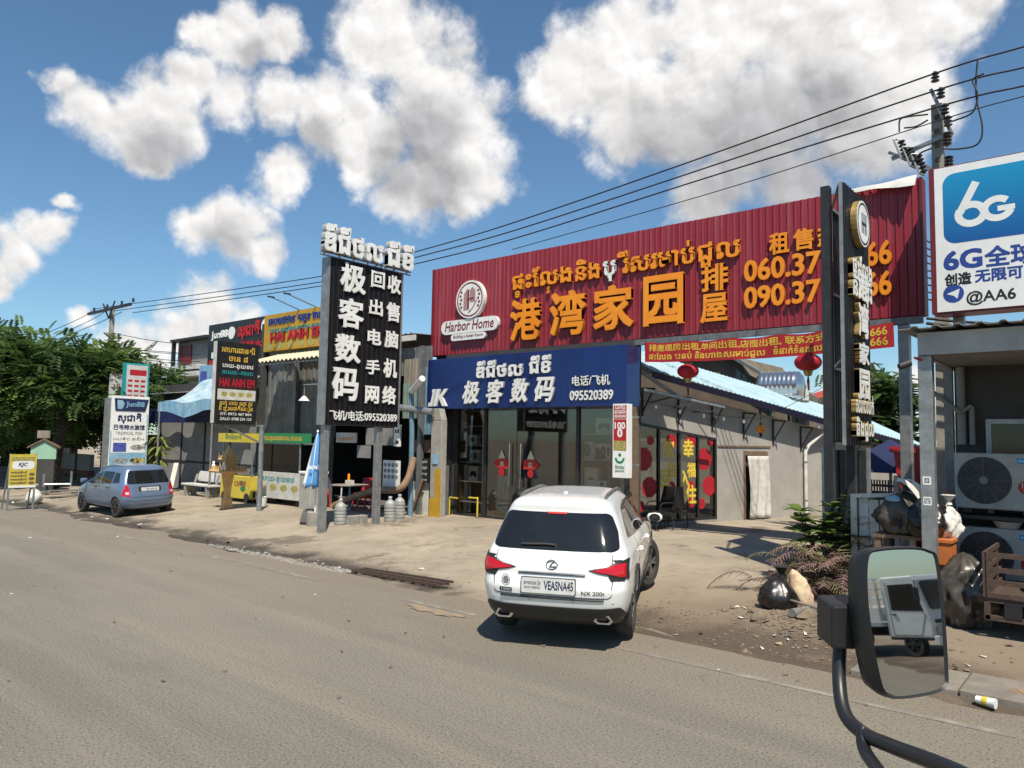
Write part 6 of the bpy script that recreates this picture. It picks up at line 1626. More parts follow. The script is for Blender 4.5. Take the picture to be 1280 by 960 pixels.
mb = MB(); mb.text(fr, 'TROPICAL FISH', c, jz1_ - h * .44, h * .035, .004, .002, .01, width=w * .7); mb.text(fr, 'NƯỚC BIỂN', c, jz1_ - h * .50, h * .04, .004, .002, .01, width=w * .8); mb.build('grey_lettering', 'shutter', t)
for (u, v, pm) in ((.27, .42, 'photo_blue'), (.73, .42, 'photo_grey'), (.27, .27, 'photo_grey'), (.73, .27, 'photo_fish'), (.27, .12, 'photo_fish'), (.73, .12, 'photo_blue')):
    mb = MB(); yc0 = jy0 + w * u; zc0 = z0 + h * v
    if pm == 'photo_blue': mb.fbox(fr, yc0 - w * .17, yc0 + w * .17, zc0 - h * .05, zc0 + h * .05, .004, .007)
    else: mb.prism(fr, ell(yc0, zc0, w * .18, h * .03, 18) , .004, .007); mb.prism(fr, [(yc0 + w * .14, zc0), (yc0 + w * .22, zc0 + h * .03), (yc0 + w * .22, zc0 - h * .03)], .0035, .0065)
    mb.build('fish_picture', pm, t)
for y in (jy0 + .25, jy1 - .25): mb = MB(); mb.box(JX - .2, JX - .1, y - .05, y + .05, 0, z0); mb.build('post', 'galv', t)
# price board on top, behind
PXX = -31.5
y0_, z1_ = atx(157, 453, PXX).y, atx(157, 453, PXX).z; y1_, z0_ = atx(185, 500, PXX).y, atx(185, 500, PXX).z
t = thing('price_board', 'pink and green price board with red panel above the aquarium pylon', 'sign', (PXX, y0_, .2))
fr = Fr((PXX, 0, 0), (0, 1, 0)); w = y1_ - y0_; h = z1_ - z0_
mb = MB(); mb.box(PXX - .25, PXX, y0_, y1_, z0_, z1_); mb.build('lightbox', 'teal_ink', t)
mb = MB(); mb.fbox(fr, y0_ + .07, y1_ - .07, z0_ + .03, z1_ - .08, .001, .003); mb.build('pale_panel', 'offwhite', t)
mb = MB(); mb.fbox(fr, y0_ + w * .2, y1_ - w * .12, z1_ - h * .34, z1_ - h * .18, .001, .005)
for i in range(4):
    for k in range(3): mb.fbox(fr, y0_ + w * (.14 + .26 * k), y0_ + w * (.32 + .26 * k), z0_ + h * (.06 + .14 * i), z0_ + h * (.12 + .14 * i), .0035, .006)
mb.build('red_print', 'red', t)
for y in (y0_ + .2, y1_ - .2): mb = MB(); mb.box(PXX - .17, PXX - .08, y - .04, y + .04, 0, z0_); mb.build('post', 'galv', t)
y0b, z1b = atx(139, 467, PXX - .6).y, atx(139, 467, PXX - .6).z; y1b, z0b = atx(157, 494, PXX - .6).y, atx(157, 494, PXX - .6).z
t = thing('old_board', 'faded cream board with dark lettering half hidden behind price board', 'sign', (PXX - .6, y0b, .2))
mb = MB(); mb.box(PXX - .75, PXX - .6, y0b, y1b + .3, z0b, z1b); mb.build('panel', 'cloth_white', t)
mb = MB(); fr = Fr((PXX - .6, 0, 0), (0, 1, 0)); khmer(mb, fr, 'អាហារ', (y0b + y1b) / 2 + .1, z0b + .75, .3, (), .8, .02, .004, .001); khmer(mb, fr, 'បាយ', (y0b + y1b) / 2 + .1, z0b + .25, .3, (), .6, .02, .004, .001); mb.build('lettering', 'wood_brown', t)
mb = MB(); mb.box(PXX - .72, PXX - .64, y0b + .5, y0b + .58, 0, z0b); mb.build('post', 'grey_steel', t)
# yellow standing board at the verge
q = gg(24, 638); KX_ = q.x
ky0, kz1 = atx(13, 568, KX_).y, atx(13, 568, KX_).z; ky1, kz0 = atx(44, 608, KX_).y, atx(44, 609, KX_).z
t = thing('standing_board', 'yellow standing menu board with white oval at the road verge', 'sign', (KX_, q.y, 0))
fr = Fr((KX_, 0, 0), (0, 1, 0)); w = ky1 - ky0; h = kz1 - kz0; c = (ky0 + ky1) / 2
mb = MB(); mb.box(KX_ - .06, KX_, ky0, ky1, kz0, kz1); mb.build('panel', 'yellow', t)
mb = MB(); mb.prism(fr, rpoly(ky0 + w * .1, ky1 - w * .08, kz1 - h * .45, kz1 - h * .2, .1), .001, .004); mb.fbox(fr, ky0, ky1, kz0, kz0 + h * .07, .001, .004); mb.build('white_panel', 'white_acr', t)
mb = MB(); mb.fbox(fr, ky0 + w * .06, ky1 - w * .06, kz1 - h * .19, kz1 - h * .08, .001, .004); mb.build('picture_strip', 'photo_food', t)
mb = MB(); mb.text(fr, 'KJC', c, kz1 - h * .39, h * .14, .003, .0045, .03, shear=.2); 
for i in range(4): khmer(mb, fr, 'តាមសាខាទីលើ', ky0 + w * .36, kz0 + h * (.43 - .105 * i), h * .08, (), w * .6, .02, .003, .001)
mb.build('lettering', 'tarp_dark', t)
mb = MB()
for i in range(3): mb.prism(fr, ell(ky0 + w * .84, kz0 + h * (.40 - .13 * i), w * .11, h * .045, 14), .0045, .006)
mb.build('dish_picture', 'wood_brown', t)
mb = MB()
for y in (ky0 + .02, ky1 - .02):
    mb.bar((KX_ - .03, y, 0), (KX_ - .03, y, kz1 + .02), .05); mb.bar((KX_ - .55, y, 0.02), (KX_ - .05, y, kz1 - .2), .04)
mb.build('leg', 'galv', t)

# ================================================================== trees
def frond_tree(name, lab, base, height, crown_c, radii, seed, n_fr, group=None, leafm=('leaf_a', 'leaf_b', 'leaf_dark'), lean=(0, 0), tr=.22, leaf=.17, size=1.0, cl=46):
    rnd = random.Random(seed)
    t = thing(name, lab, 'tree', base, 0, group)
    base = Vector(base); cc = Vector(crown_c)
    mb = MB(); k = base + Vector((lean[0], lean[1], height * .42))
    mb.tube(bez([base - Vector((0, 0, .15)), base + Vector((lean[0] * .3, lean[1] * .3, height * .2)), k], 5), [tr * (1.25 - .05 * i) for i in range(11)], 10)
    clus = []
    for i in range(cl):
        while True:
            v = Vector((rnd.uniform(-1, 1), rnd.uniform(-1, 1), rnd.uniform(-1, 1)))
            if .25 < v.length < 1: break
        v = v.normalized() * (v.length ** .45)
        p = cc + Vector((v.x * radii[0], v.y * radii[1], v.z * radii[2])) * rnd.uniform(.82, 1.04)
        clus.append(p)
    for i, p in enumerate(clus[:14]):
        m_ = k.lerp(p, .5) + Vector((rnd.uniform(-.3, .3), rnd.uniform(-.3, .3), rnd.uniform(-.1, .4)))
        mb.tube(bez([k - Vector((0, 0, .1)), m_, k.lerp(p, .92)], 4), [tr * .55 * (1 - .085 * j) for j in range(9)], 7)
    mb.build('trunk', 'bark', t, smooth=50)
    vs, fs, ms = [], [], []
    for ci, p in enumerate(clus):
        cr = rnd.uniform(.55, 1.15) * radii[2] * .42
        tone = rnd.choices((0, 1, 2), (5, 3, 4))[0]
        for _ in range(n_fr):
            v = Vector((rnd.gauss(0, .5), rnd.gauss(0, .5), rnd.gauss(0, .38))) * cr
            o = p + v
            d = (v.normalized() * .8 + Vector((rnd.uniform(-1, 1), rnd.uniform(-1, 1), rnd.uniform(-.7, .35)))).normalized()
            s = d.cross(Vector((0, 0, 1))); s = s.normalized() if s.length > .1 else Vector((1, 0, 0))
            u = s.cross(d); L = rnd.uniform(.35, .65) * size
            mi = tone if rnd.random() < .7 else rnd.choice((0, 1, 2))
            nl = 6
            for j in range(nl):
                f = (j + .6) / nl; q = o + d * (L * f) + Vector((0, 0, -.22 * L * f * f))
                ll = leaf * size * (1 - .5 * abs(f - .45)); wd = ll * .24
                for sg in (-1, 1):
                    e = (s * sg * .9 + d * .35 - u * .12 + Vector((0, 0, -.10))).normalized(); wv = e.cross(u).normalized() * wd
                    b = len(vs); vs += [q, q + e * ll * .5 + wv, q + e * ll, q + e * ll * .5 - wv]; fs.append((b, b + 1, b + 2, b + 3)); ms.append(mi)
    mb = MB(); mb.v = vs; mb.f = fs; mb.m = ms
    mb.build('crown', list(leafm), t)
    return t
b0 = gg(62, 611)
frond_tree('feathery_tree', 'large feathery leaved tree with dark leaning trunk beside the green shrine', (b0.x, b0.y, .1), 6.4, (b0.x - 1.9, b0.y + 1.0, 4.5), (3.1, 3.4, 2.0), 5, 74, lean=(.5, .2), tr=.26, leaf=.2, size=1.25, cl=80)
frond_tree('feathery_tree', 'feathery tree at the far left edge with pale trunk', (b0.x - 7.0, b0.y - 1.2, .1), 6.5, (b0.x - 7.0, b0.y - .4, 4.8), (4.2, 3.4, 2.2), 11, 50, lean=(.2, .1), tr=.2, leaf=.2, size=1.3, cl=64)
frond_tree('feathery_tree', 'low spreading branch crown of trees behind the aquarium pylon', (-41, 16.8, .1), 6, (-41, 16.5, 4.7), (3.6, 3.4, 1.9), 21, 50, lean=(.2, .1), tr=.2, leaf=.2, size=1.25, cl=46)
c = aty(1102, 512, 45)
frond_tree('broad_tree', 'distant dark green tree seen between pylon and billboard post', (c.x, 45, 0), 6, (c.x, 45, c.z - .2), (2.3, 2.2, 1.9), 31, 36, leafm=('leaf_dark', 'leaf_a', 'leaf_dark'), leaf=.3, size=1.3, cl=30)
c = aty(1068, 470, 55)
frond_tree('broad_tree', 'distant thin tree top beside the gilded pylon lettering', (c.x, 55, 0), 8, (c.x, 55, c.z - .8), (1.6, 1.6, 1.9), 37, 26, leafm=('leaf_dark', 'leaf_a', 'leaf_dark'), leaf=.3, size=1.3, cl=20)
# screen of trees far down the road at the left
for i, (dx, r_) in enumerate(((-14, 3.6), (-22, 4.2), (-31, 4.6))):
    frond_tree('roadside_tree', ['green roadside tree first beyond the feathery tree', 'green roadside tree second beyond the feathery tree', 'green roadside tree farthest down the road'][i], (b0.x + dx, 15 + i, 0), 6.5, (b0.x + dx, 15 + i, 4.3), (r_, r_, 2.4), 41 + i, 34, 'roadside trees down the road', leaf=.34, size=1.6, cl=40)
# ================================================================== things along the forecourt, left to right
# green house-shaped shrine
c = gg(54, 612); q = aty(54, 570, c.y - .6); x, y = q.x, q.y; k_ = q.length / 930
zz = aty(54, 574, y).z; hz = aty(54, 556, y).z; wd = 11.5 * k_
t = thing('shrine_hut', 'pale green house shaped hut on a dark base under the tree', 'hut', (x, y, .1))
fr = Fr((x, y, 0), (.39, .92, 0))
mb = MB(); mb.prism(fr, [(-wd, zz), (wd, zz), (wd, hz - .1), (0, hz + .18), (-wd, hz - .1)], -.5, 0); mb.build('wall', 'green_pale', t)
mb = MB()
for s in (-1, 1): mb.prism(fr, [(0, hz + .19), (0, hz + .25), (s * (wd + .12), hz - .08), (s * (wd + .12), hz - .14)], -.6, .08)
mb.build('roof', 'wood_brown', t)
mb = MB(); mb.fbox(fr, -wd * .6, wd * .4, hz + .26, hz + .55, -.4, -.15); mb.build('chimney', 'wood_grey', t)
mb = MB(); mb.fbox(fr, -wd * .9, wd * .9, .05, zz - .001, -.48, -.02); mb.build('base', 'wall_dark', t)
mb = MB(); mb.tube([fr.pt(.1, .35, .3), fr.pt(.1, .85, .3)], .04, 6); mb.tube([fr.pt(1.0, .35, .3), fr.pt(1.0, .95, .3)], .04, 6); mb.tube([fr.pt(.1, .45, .3), fr.pt(1.0, .45, .3)], .04, 6); mb.build('rail', 'galv', t)
# low wall with flower pots
a, b = aty(70, 602, 15.5), aty(108, 568, 15.5)
t = thing('low_wall', 'low grey wall with a brick foot between tree and stall canopy', 'wall', (a.x, 15.5, .2))
mb = MB(); mb.box(a.x, b.x + .5, 15.5, 15.7, .5, b.z); mb.build('panel', 'wall_beige', t)
mb = MB(); mb.box(a.x, b.x + .5, 15.46, 15.74, .1, .499); mb.build('brick_foot', 'brick', t)
rnd = random.Random(4)
def leaf_tuft(mb, c, n, L, wd, up=.6, spread=1.0, droop=.5, rnd=rnd, mi=0, seg=4):
    c = Vector(c)
    for _ in range(n):
        a = rnd.uniform(0, 2 * math.pi); e = rnd.uniform(up * .4, 1.2 * up); d = Vector((math.cos(a) * spread, math.sin(a) * spread, e)).normalized(); l = L * rnd.uniform(.6, 1.1)
        s = Vector((-math.sin(a), math.cos(a), 0)); P = []
        for k in range(seg + 1):
            f = k / seg; p = c + d * l * f + Vector((0, 0, -droop * l * f * f)); w_ = wd * math.sin(math.pi * (.12 + .88 * f)) if k < seg else 0
            P.append((p - s * w_ / 2, p + s * w_ / 2))
        vs = [v for pr in P for v in pr]; mb.add(vs, [(2 * k, 2 * k + 1, 2 * k + 3, 2 * k + 2) for k in range(seg)], mi)
for i, (px, m_) in enumerate(((82, 'bag_white'), (92, 'terracotta'))):
    q = aty(px, 566, 15.6); t = thing('flower_pot', ['small white flower pot standing on the low grey wall', 'brown flower pot with bushier plant on low grey wall'][i], 'flower pot', (q.x, 15.6, b.z))
    mb = MB(); mb.lathe((q.x, 15.6, b.z), [(.14, 0), (.2, .28), (.22, .28), (.18, .26)], 14); mb.build('pot', m_, t, smooth=40)
    mb = MB(); leaf_tuft(mb, (q.x, 15.6, b.z + .26), 40 + 30 * i, .4, .07, 1.2, .8, .4); mb.build('foliage', 'leaf_b', t)
# white sack, planks and heap at the verge
c = gg(42, 629); t = thing('white_sack', 'knotted white rubbish sack lying beside the yellow standing board', 'sack', c)
def sack(mb, c, r, h, seed, n=22, m=14, lump=.12):
    rr = random.Random(seed); o = Vector((rr.uniform(0, 9), rr.uniform(0, 9), 0)); vs = []; fs = []
    for j in range(m + 1):
        v = j / m; z = h * v; pr = (math.sin(math.pi * min(1, .12 + v * .95)) ** .55) * (1 - .25 * v)
        for i in range(n):
            a = 2 * math.pi * i / n; k = r * pr * (1 + lump * mn.noise(Vector((math.cos(a) * 2, math.sin(a) * 2, v * 3)) + o) + lump * .6 * mn.noise(Vector((math.cos(a) * 5, math.sin(a) * 5, v * 6)) + o) + lump * .45 * abs(mn.noise(Vector((math.cos(a) * 11, math.sin(a) * 11, v * 8)) + o)))
            vs.append(Vector(c) + Vector((k * math.cos(a), k * math.sin(a), z)))
    for j in range(m):
        for i in range(n): fs.append((j * n + i, j * n + (i + 1) % n, (j + 1) * n + (i + 1) % n, (j + 1) * n + i))
    fs.append(tuple(range(n - 1, -1, -1))); fs.append(tuple(m * n + k for k in range(n)))
    return mb.add(vs, fs)
mb = MB(); sack(mb, c - Vector((0, 0, .02)), .27, .56, 3, lump=.25); mb.build('bag', 'bag_white', t, smooth=80)
mb = MB(); mb.lathe(c + Vector((0, 0, .50)), [(.06, 0), (.04, .05), (.12, .14), (.08, .15)], 10); mb.build('knot', 'bag_white', t)
c = gg(72, 622); t = thing('rubbish_heap', 'heap of planks, blue pipe and scraps lying behind the white sack', 'heap', c)
mb = MB(); mb.bar(c + Vector((-.4, .9, .22)), c + Vector((.1, -.5, .26)), .05); mb.build('blue_pipe', 'sheet_blue', t)
mb = MB()
for k in range(5): a = rnd.uniform(-.5, .5); mb.bar(c + Vector((rnd.uniform(-.6, .2), -.6 + rnd.uniform(0, .3), .05 + .05 * k)), c + Vector((rnd.uniform(-.4, .4), .9 + a, .07 + .05 * k)), .18, .03)
mb.build('planks', 'wood_grey', t)
mb = MB(); sack(mb, c + Vector((.5, .9, 0)), .28, .3, 9); mb.build('black_scrap', 'bag_black', t, smooth=80)
mb = MB(); sack(mb, c + Vector((.6, 1.4, 0)), .22, .26, 12); mb.build('white_scrap', 'bag_white', t, smooth=80)
# potted dracaena
q = aty(200, 560, 13.6)
t = thing('potted_plant', 'yellow green striped potted plant in front of the grey shutters', 'plant', (q.x, q.y, .2))
mb = MB(); mb.lathe((q.x, q.y, .2), [(.2, 0), (.28, .5), (.31, .5), (.27, .46)], 18); mb.build('pot', 'concrete', t, smooth=40)
mb = MB(); mb.tube([(q.x, q.y, .6), (q.x + .05, q.y, 1.2), (q.x, q.y, q.z - .2)], .05, 8); mb.build('stem', 'bark', t)
mb = MB()
for k in range(4): leaf_tuft(mb, (q.x, q.y, q.z - .6 + .3 * k), 20, .85, .11, .9, 1, .75)
mb.build('foliage', 'leaf_yellow', t)
c = aty(213, 600, 13.7); c.z = .22; t = thing('white_board', 'white plank leaning beside the striped potted plant', 'plank', c); mb = MB(); mb.bar(c, c + Vector((-.3, .35, 1.1)), .18, .03); mb.build('plank', 'offwhite', t)
# concrete bench
c = gg(243, 621)
def bench(c):
    t = thing('concrete_bench', 'weathered pale concrete bench with backrest before the shutters', 'bench', c)
    x0, x1, y = c.x - 1.05, c.x + 1.0, c.y
    mb = MB(); mb.box(x0, x1, y, y + .42, .60, .67); mb.build('seat', 'offwhite', t, bevel=.015)
    mb = MB(); mb.prism(Fr((0, y + .45, 0), (1, 0, 0), (0, .2, 1)), rpoly(x0 + .05, x1 - .05, .74, 1.12, .08), -.06, 0); mb.build('backrest', 'offwhite', t, bevel=.012)
    for x in (x0 + .25, x1 - .25):
        mb = MB(); mb.prism(Fr((x, 0, 0), (0, 1, 0)), [(y + .03, .15), (y + .15, .15), (y + .22, .42), (y + .36, .15), (y + .48, .15), (y + .42, .599), (y + .02, .599)], -.06, .06); mb.build('leg', 'concrete', t)
        mb = MB(); mb.bar((x, y + .40, .672), (x, y + .50, 1.0), .08, .05); mb.build('back_support', 'concrete', t)
bench(c)
# spirit house on its column
c = gg(283, 636); t = thing('spirit_house', 'golden spirit house shrine on a tapered column in the forecourt', 'shrine', c)
x, y, z = c.x, c.y, .17
def slim(m_, k=.62): m_.v = [Vector((x + (v.x - x) * k, y + (v.y - y) * k, v.z)) for v in m_.v]
ht = aty(280, 555, y).z; hp_ = aty(283, 588, y).z
mb = MB(); mb.lathe((x, y, z), [(.34, 0), (.34, .08), (.28, .12), (.26, .3), (.20, .36), (.17, .5), (.19, hp_ - z - .55), (.26, hp_ - z - .30), (.30, hp_ - z - .12), (.44, hp_ - z - .06)], 4, sq=True); slim(mb); mb.build('column', 'gold_stone', t)
mb = MB(); mb.lathe((x, y, hp_ - .06), [(.84, 0), (.88, .05), (.80, .09), (.78, .10)], 4, sq=True)
for i in range(9):
    for s in (-1, 1):
        u = -.56 + .14 * i; mb.lathe((x + u, y + s * .56, hp_ + .035), [(.03, 0), (.02, .08), (.03, .11)], 6); mb.lathe((x + s * .56, y + u, hp_ + .035), [(.03, 0), (.02, .08), (.03, .11)], 6)
slim(mb, .68); mb.build('platform', 'gold_stone', t)
mb = MB(); hh = ht - hp_
for i in (-1, 0, 1):
    for s in (-1, 1): mb.lathe((x + i * .24, y + s * .26, hp_ + .03), [(.05, 0), (.035, .04), (.03, hh * .36), (.05, hh * .4)], 8)
mb.box(x - .2, x + .2, y - .18, y + .18, hp_ + .03, hp_ + hh * .4); slim(mb, .68); mb.build('pavilion', 'gold_stone', t)
mb = MB()
for k, (w_, z_) in enumerate(((.46, .40), (.36, .50), (.26, .60), (.16, .70))): mb.lathe((x, y, hp_ + hh * z_), [(w_, 0), (w_ * 1.08, .02), (w_ * .62, hh * .12), (w_ * .5, hh * .13)], 4, sq=True)
mb.lathe((x, y, hp_ + hh * .8), [(.09, 0), (.05, hh * .08), (.012, hh * .2)], 8)
for sx in (-1, 1):
    for sy in (-1, 1): mb.lathe((x + sx * .3, y + sy * .3, hp_ + hh * .42), [(.03, 0), (.005, .2)], 6)
slim(mb, .68); mb.build('roof', 'gold_stone', t)
for i, (dx, dy) in enumerate(((-.34, -.30), (.34, -.34))):
    t2 = thing('white_figurine', ['white figurine at left corner of the golden shrine platform', 'white figurine at right corner of the golden shrine platform'][i], 'figurine', (x + dx, y + dy, hp_ + .035))
    mb = MB(); mb.lathe((x + dx, y + dy, hp_ + .035), [(.06, 0), (.07, .05), (.05, .14), (.03, .17), (.045, .21), (.02, .25)], 10); mb.build('body', 'white_acr', t2, smooth=60)
# yellow ice cart
a, b = aty(275, 616, 13.4), aty(314, 597, 13.4)
t = thing('drinks_cart', 'yellow drinks cart with green drawings and canopy behind the spirit house', 'cart', (a.x, 13.4, .2))
mb = MB(); mb.box(a.x, b.x, 13.4, 14.1, .35, b.z); mb.build('box', 'yellow', t)
mb = MB(); fr = Fr((0, 13.4, 0), (1, 0, 0))
for k, (u, v) in enumerate(((.25, .6), (.3, .3), (.75, .45), (.7, .7))): mb.prism(fr, ell(a.x + (b.x - a.x) * u, .35 + (b.z - .35) * v, .16, .09, 14), .001, .005)
mb.build('drawing', 'green_ink', t)
mb = MB(); mb.text(fr, 'CÀ PHÊ', (a.x + b.x) / 2 + .3, b.z - .32, .2, .004, .002, .02); mb.build('lettering', 'red', t)
zc = aty(270, 552, 13.4).z
for x in (a.x + .05, b.x - .05):
    mb = MB(); mb.box(x - .02, x + .02, 13.42, 13.46, .36, zc); mb.build('canopy_post', 'galv', t)
mb = MB(); mb.box(a.x - .1, b.x - .2, 13.3, 14.2, zc, zc + .3); mb.build('canopy', 'yellow', t)
mb = MB(); khmer(mb, Fr((0, 13.3, 0), (1, 0, 0)), 'ទឹកអំពៅ', (a.x + b.x) / 2 - .1, zc + .1, .2, (), 1.0, .02, .004, .001); mb.build('canopy_lettering', 'green_ink', t)
for x in (a.x + .25, b.x - .25):
    mb = MB(); mb.lathe((x, 13.42, .37), [(.15, -.03), (.17, -.02), (.17, .02), (.15, .03)], 18, axis=(0, 1, 0)); mb.build('wheel', 'rubber', t)
# glass food case
a, b = aty(322, 618, 13.8), aty(374, 592, 13.8); zt = aty(340, 555, 13.8).z; zg = aty(340, 562, 13.8).z
t = thing('food_case', 'glass food case with white printed front under the food house', 'display case', (a.x, 13.8, .2))
mb = MB(); mb.box(a.x, b.x, 13.8, 14.6, .42, b.z); mb.build('counter', 'offwhite', t)
fr = Fr((0, 13.8, 0), (1, 0, 0)); mb = MB(); khmer(mb, fr, 'បាយ-គុយទាវ', (a.x + b.x) / 2, b.z - .3, .22, (), 1.8, .02, .004, .002); mb.build('lettering', 'teal_ink', t)
mb = MB(); 
for k in range(3): mb.prism(fr, ell(a.x + .9 + .6 * k, b.z - .5, .2, .10, 14), .001, .005)
mb.build('food_picture', 'photo_food', t)
mb = MB()
for x in (a.x + .02, b.x - .02):
    for y in (13.82, 14.56): mb.box(x - .02, x + .02, y - .02, y + .02, b.z, zt)
mb.box(a.x, b.x, 13.8, 14.6, zt, zt + .05); mb.build('frame', 'galv', t)
mb = MB(); mb.box(a.x + .04, b.x - .04, 13.81, 13.82, b.z + .01, zt - .01); mb.build('glass', 'dark_glass', t)
mb = MB(); mb.box(a.x - .1, b.x + .6, 13.75, 13.79, zt + .051, zt + .36); bo = mb.build('green_board', 'green_ink', t)
mb = MB(); khmer(mb, Fr((0, 13.75, 0), (1, 0, 0)), 'បាយគុយទាវកាហេ ភេសជៈ', (a.x + b.x) / 2 + .2, zt + .13, .2, (), 2.3, .02, .004, .001); mb.build('board_lettering', 'banner_gold', bo)
for x in (a.x + .15, b.x - .15): mb = MB(); mb.box(x - .05, x + .05, 13.85, 13.95, .2, .42); mb.build('foot', 'dark_steel', t)
a2, b2 = aty(376, 622, 13.6), aty(389, 593, 13.6)
t = thing('cool_box', 'tall white cool box beside the glass food case', 'box', (a2.x, 13.6, .2)); mb = MB(); mb.box(a2.x - .1, b2.x, 13.6, 14.2, .2, b2.z); mb.build('body', 'ac_white', t, bevel=.02)
mb = MB(); mb.box(a2.x - .13, b2.x + .03, 13.57, 14.23, b2.z + .002, b2.z + .08); mb.build('lid', 'white_acr', t, bevel=.015)
q = gg(318, 628); t = thing('motor_scooter', 'dark parked scooter seen end on beside the menu sign pole', 'scooter', q)
mb = MB(); mb.lathe(q + Vector((.2, 0, .28)), [(.20, -.05), (.28, -.03), (.28, .03), (.20, .05)], 20, axis=(1, .3, 0)); mb.build('wheel', 'rubber', t)
mb = MB(); mb.lathe(q + Vector((.1, .9, .28)), [(.20, -.05), (.28, -.03), (.28, .03), (.20, .05)], 20, axis=(1, .3, 0)); mb.build('wheel', 'rubber', t)
mb = MB(); mb.tube(bez([q + Vector((.2, 0, .5)), q + Vector((.18, .2, .55)), q + Vector((.12, .7, .62)), q + Vector((.1, 1.0, .75))], 4), [.08, .1, .11, .12, .13, .14, .14, .13, .13, .12, .11, .10, .08], 10); mb.build('body', 'plastic_black', t, smooth=50)
mb = MB(); mb.tube([q + Vector((.2, .02, .3)), q + Vector((.18, .12, .95))], .03, 8); mb.tube([q + Vector((-.12, .14, .98)), q + Vector((.48, .14, .98))], .02, 8); mb.build('handlebar', 'dark_steel', t)
q = gg(326, 625); t = thing('plastic_bucket', 'small white bucket on the ground before the food case', 'bucket', aty(327, 622, 13.3) * 1); t.location = (aty(327, 622, 13.3).x, 13.3, .2); OFF[t.name] = Vector(t.location)
mb = MB(); mb.lathe(t.location, [(.14, 0), (.18, .3), (.19, .3), (.165, .27)], 16); mb.build('pail', 'white_acr', t, smooth=40)
# folded blue parasol in its weighted foot
c = gg(393, 657); t = thing('parasol', 'folded blue and white parasol standing in a bucket of concrete', 'parasol', c)
x, y = c.x, c.y; zt = aty(394, 541, y).z; zb_ = aty(392, 608, y).z
mb = MB(); mb.tube([(x, y, .2), (x, y, zb_ + .3)], .022, 10); mb.build('pole', 'white_acr', t)
n = 32; vs = []; fs = []
for j in range(13):
    v = j / 12; z = zt - (zt - zb_) * v
    for i in range(n):
        a = 2 * math.pi * i / n; r = .015 + .27 * v ** .8; r *= 1 + (.22 * v) * math.cos(8 * a) + .04 * math.sin(3 * a + 4 * v)
        vs.append((x + r * math.cos(a), y + r * math.sin(a), z - (.05 * math.cos(8 * a) if j == 12 else 0)))
for j in range(12):
    for i in range(n): fs.append((j * n + (i + 1) % n, j * n + i, (j + 1) * n + i, (j + 1) * n + (i + 1) % n))
mb = MB(); mb.add(vs, fs); mb.m = [1 if (k % n) in (20, 21, 22, 26) else 0 for k in range(len(fs))]; o = mb.build('cloth', ['blue_umb', 'white_acr'], t, smooth=60); o.modifiers.new('thickness', 'SOLIDIFY').thickness = .006
mb = MB(); fr = Fr((x, y, 0), (.62, .78, 0)); mb.text(fr, 'andy', 0, zb_ + .42, .17, .004, .285, .02); mb.build('lettering', 'white_acr', t)
mb = MB(); mb.lathe((x, y, zt), [(.02, 0), (.035, .03), (.01, .08)], 10); mb.build('finial', 'white_acr', t)
mb = MB(); mb.lathe((x, y, .12), [(.2, 0), (.21, .38), (.19, .40)], 18); mb.build('foot', 'concrete', t)
q = gg(386, 655); t = thing('rubble_block', 'dark broken concrete lump behind the parasol foot', 'block', q); mb = MB(); mb.lathe(q - Vector((0, 0, .03)), [(.2, 0), (.26, .1), (.17, .4), (.1, .42)], 7); mb.build('lump', 'concrete_dark', t)
# jugs filled with concrete, block
for i, (px, py, lab) in enumerate(((425, 656, 'ribbed grey jug with a stick in its neck between the sign posts'), (487, 652, 'ribbed grey jug left of the pair by right sign post'), (499, 648, 'ribbed grey jug right of the pair by right sign post'))):
    c = gg(px, py); t = thing('plastic_jug', lab, 'jug', c, group='grey jugs on the forecourt')
    prof = [(.13, 0), (.15, .03)]
    for k in range(5): z_ = .05 + .085 * k; prof += [(.155, z_), (.155, z_ + .05), (.143, z_ + .06), (.143, z_ + .075)]
    prof += [(.145, .5), (.10, .56), (.045, .60), (.045, .65)]
    mb = MB(); mb.lathe(c - Vector((0, 0, .02)), prof, 20); mb.build('body', 'jug', t, smooth=40)
    mb = MB(); mb.lathe(c + Vector((0, 0, .63)), [(.05, 0), (.05, .035)], 14); mb.build('cap', 'offwhite', t)
    if i == 0: mb = MB(); mb.tube([c + Vector((0, 0, .66)), c + Vector((.02, 0, .95))], .02, 8); mb.build('stick', 'offwhite', t)
c = gg(446, 655); t = thing('hollow_blocks', 'two pale cement blocks on the ground between the sign posts', 'cement block', c)
for k in (0, 1):
    mb = MB(); mb.box(c.x - .12, c.x + .1, c.y - .25 + k * .28, c.y + .0 + k * .28, c.z - .02, c.z + .22); mb.build('block', 'concrete', t, bevel=.012)
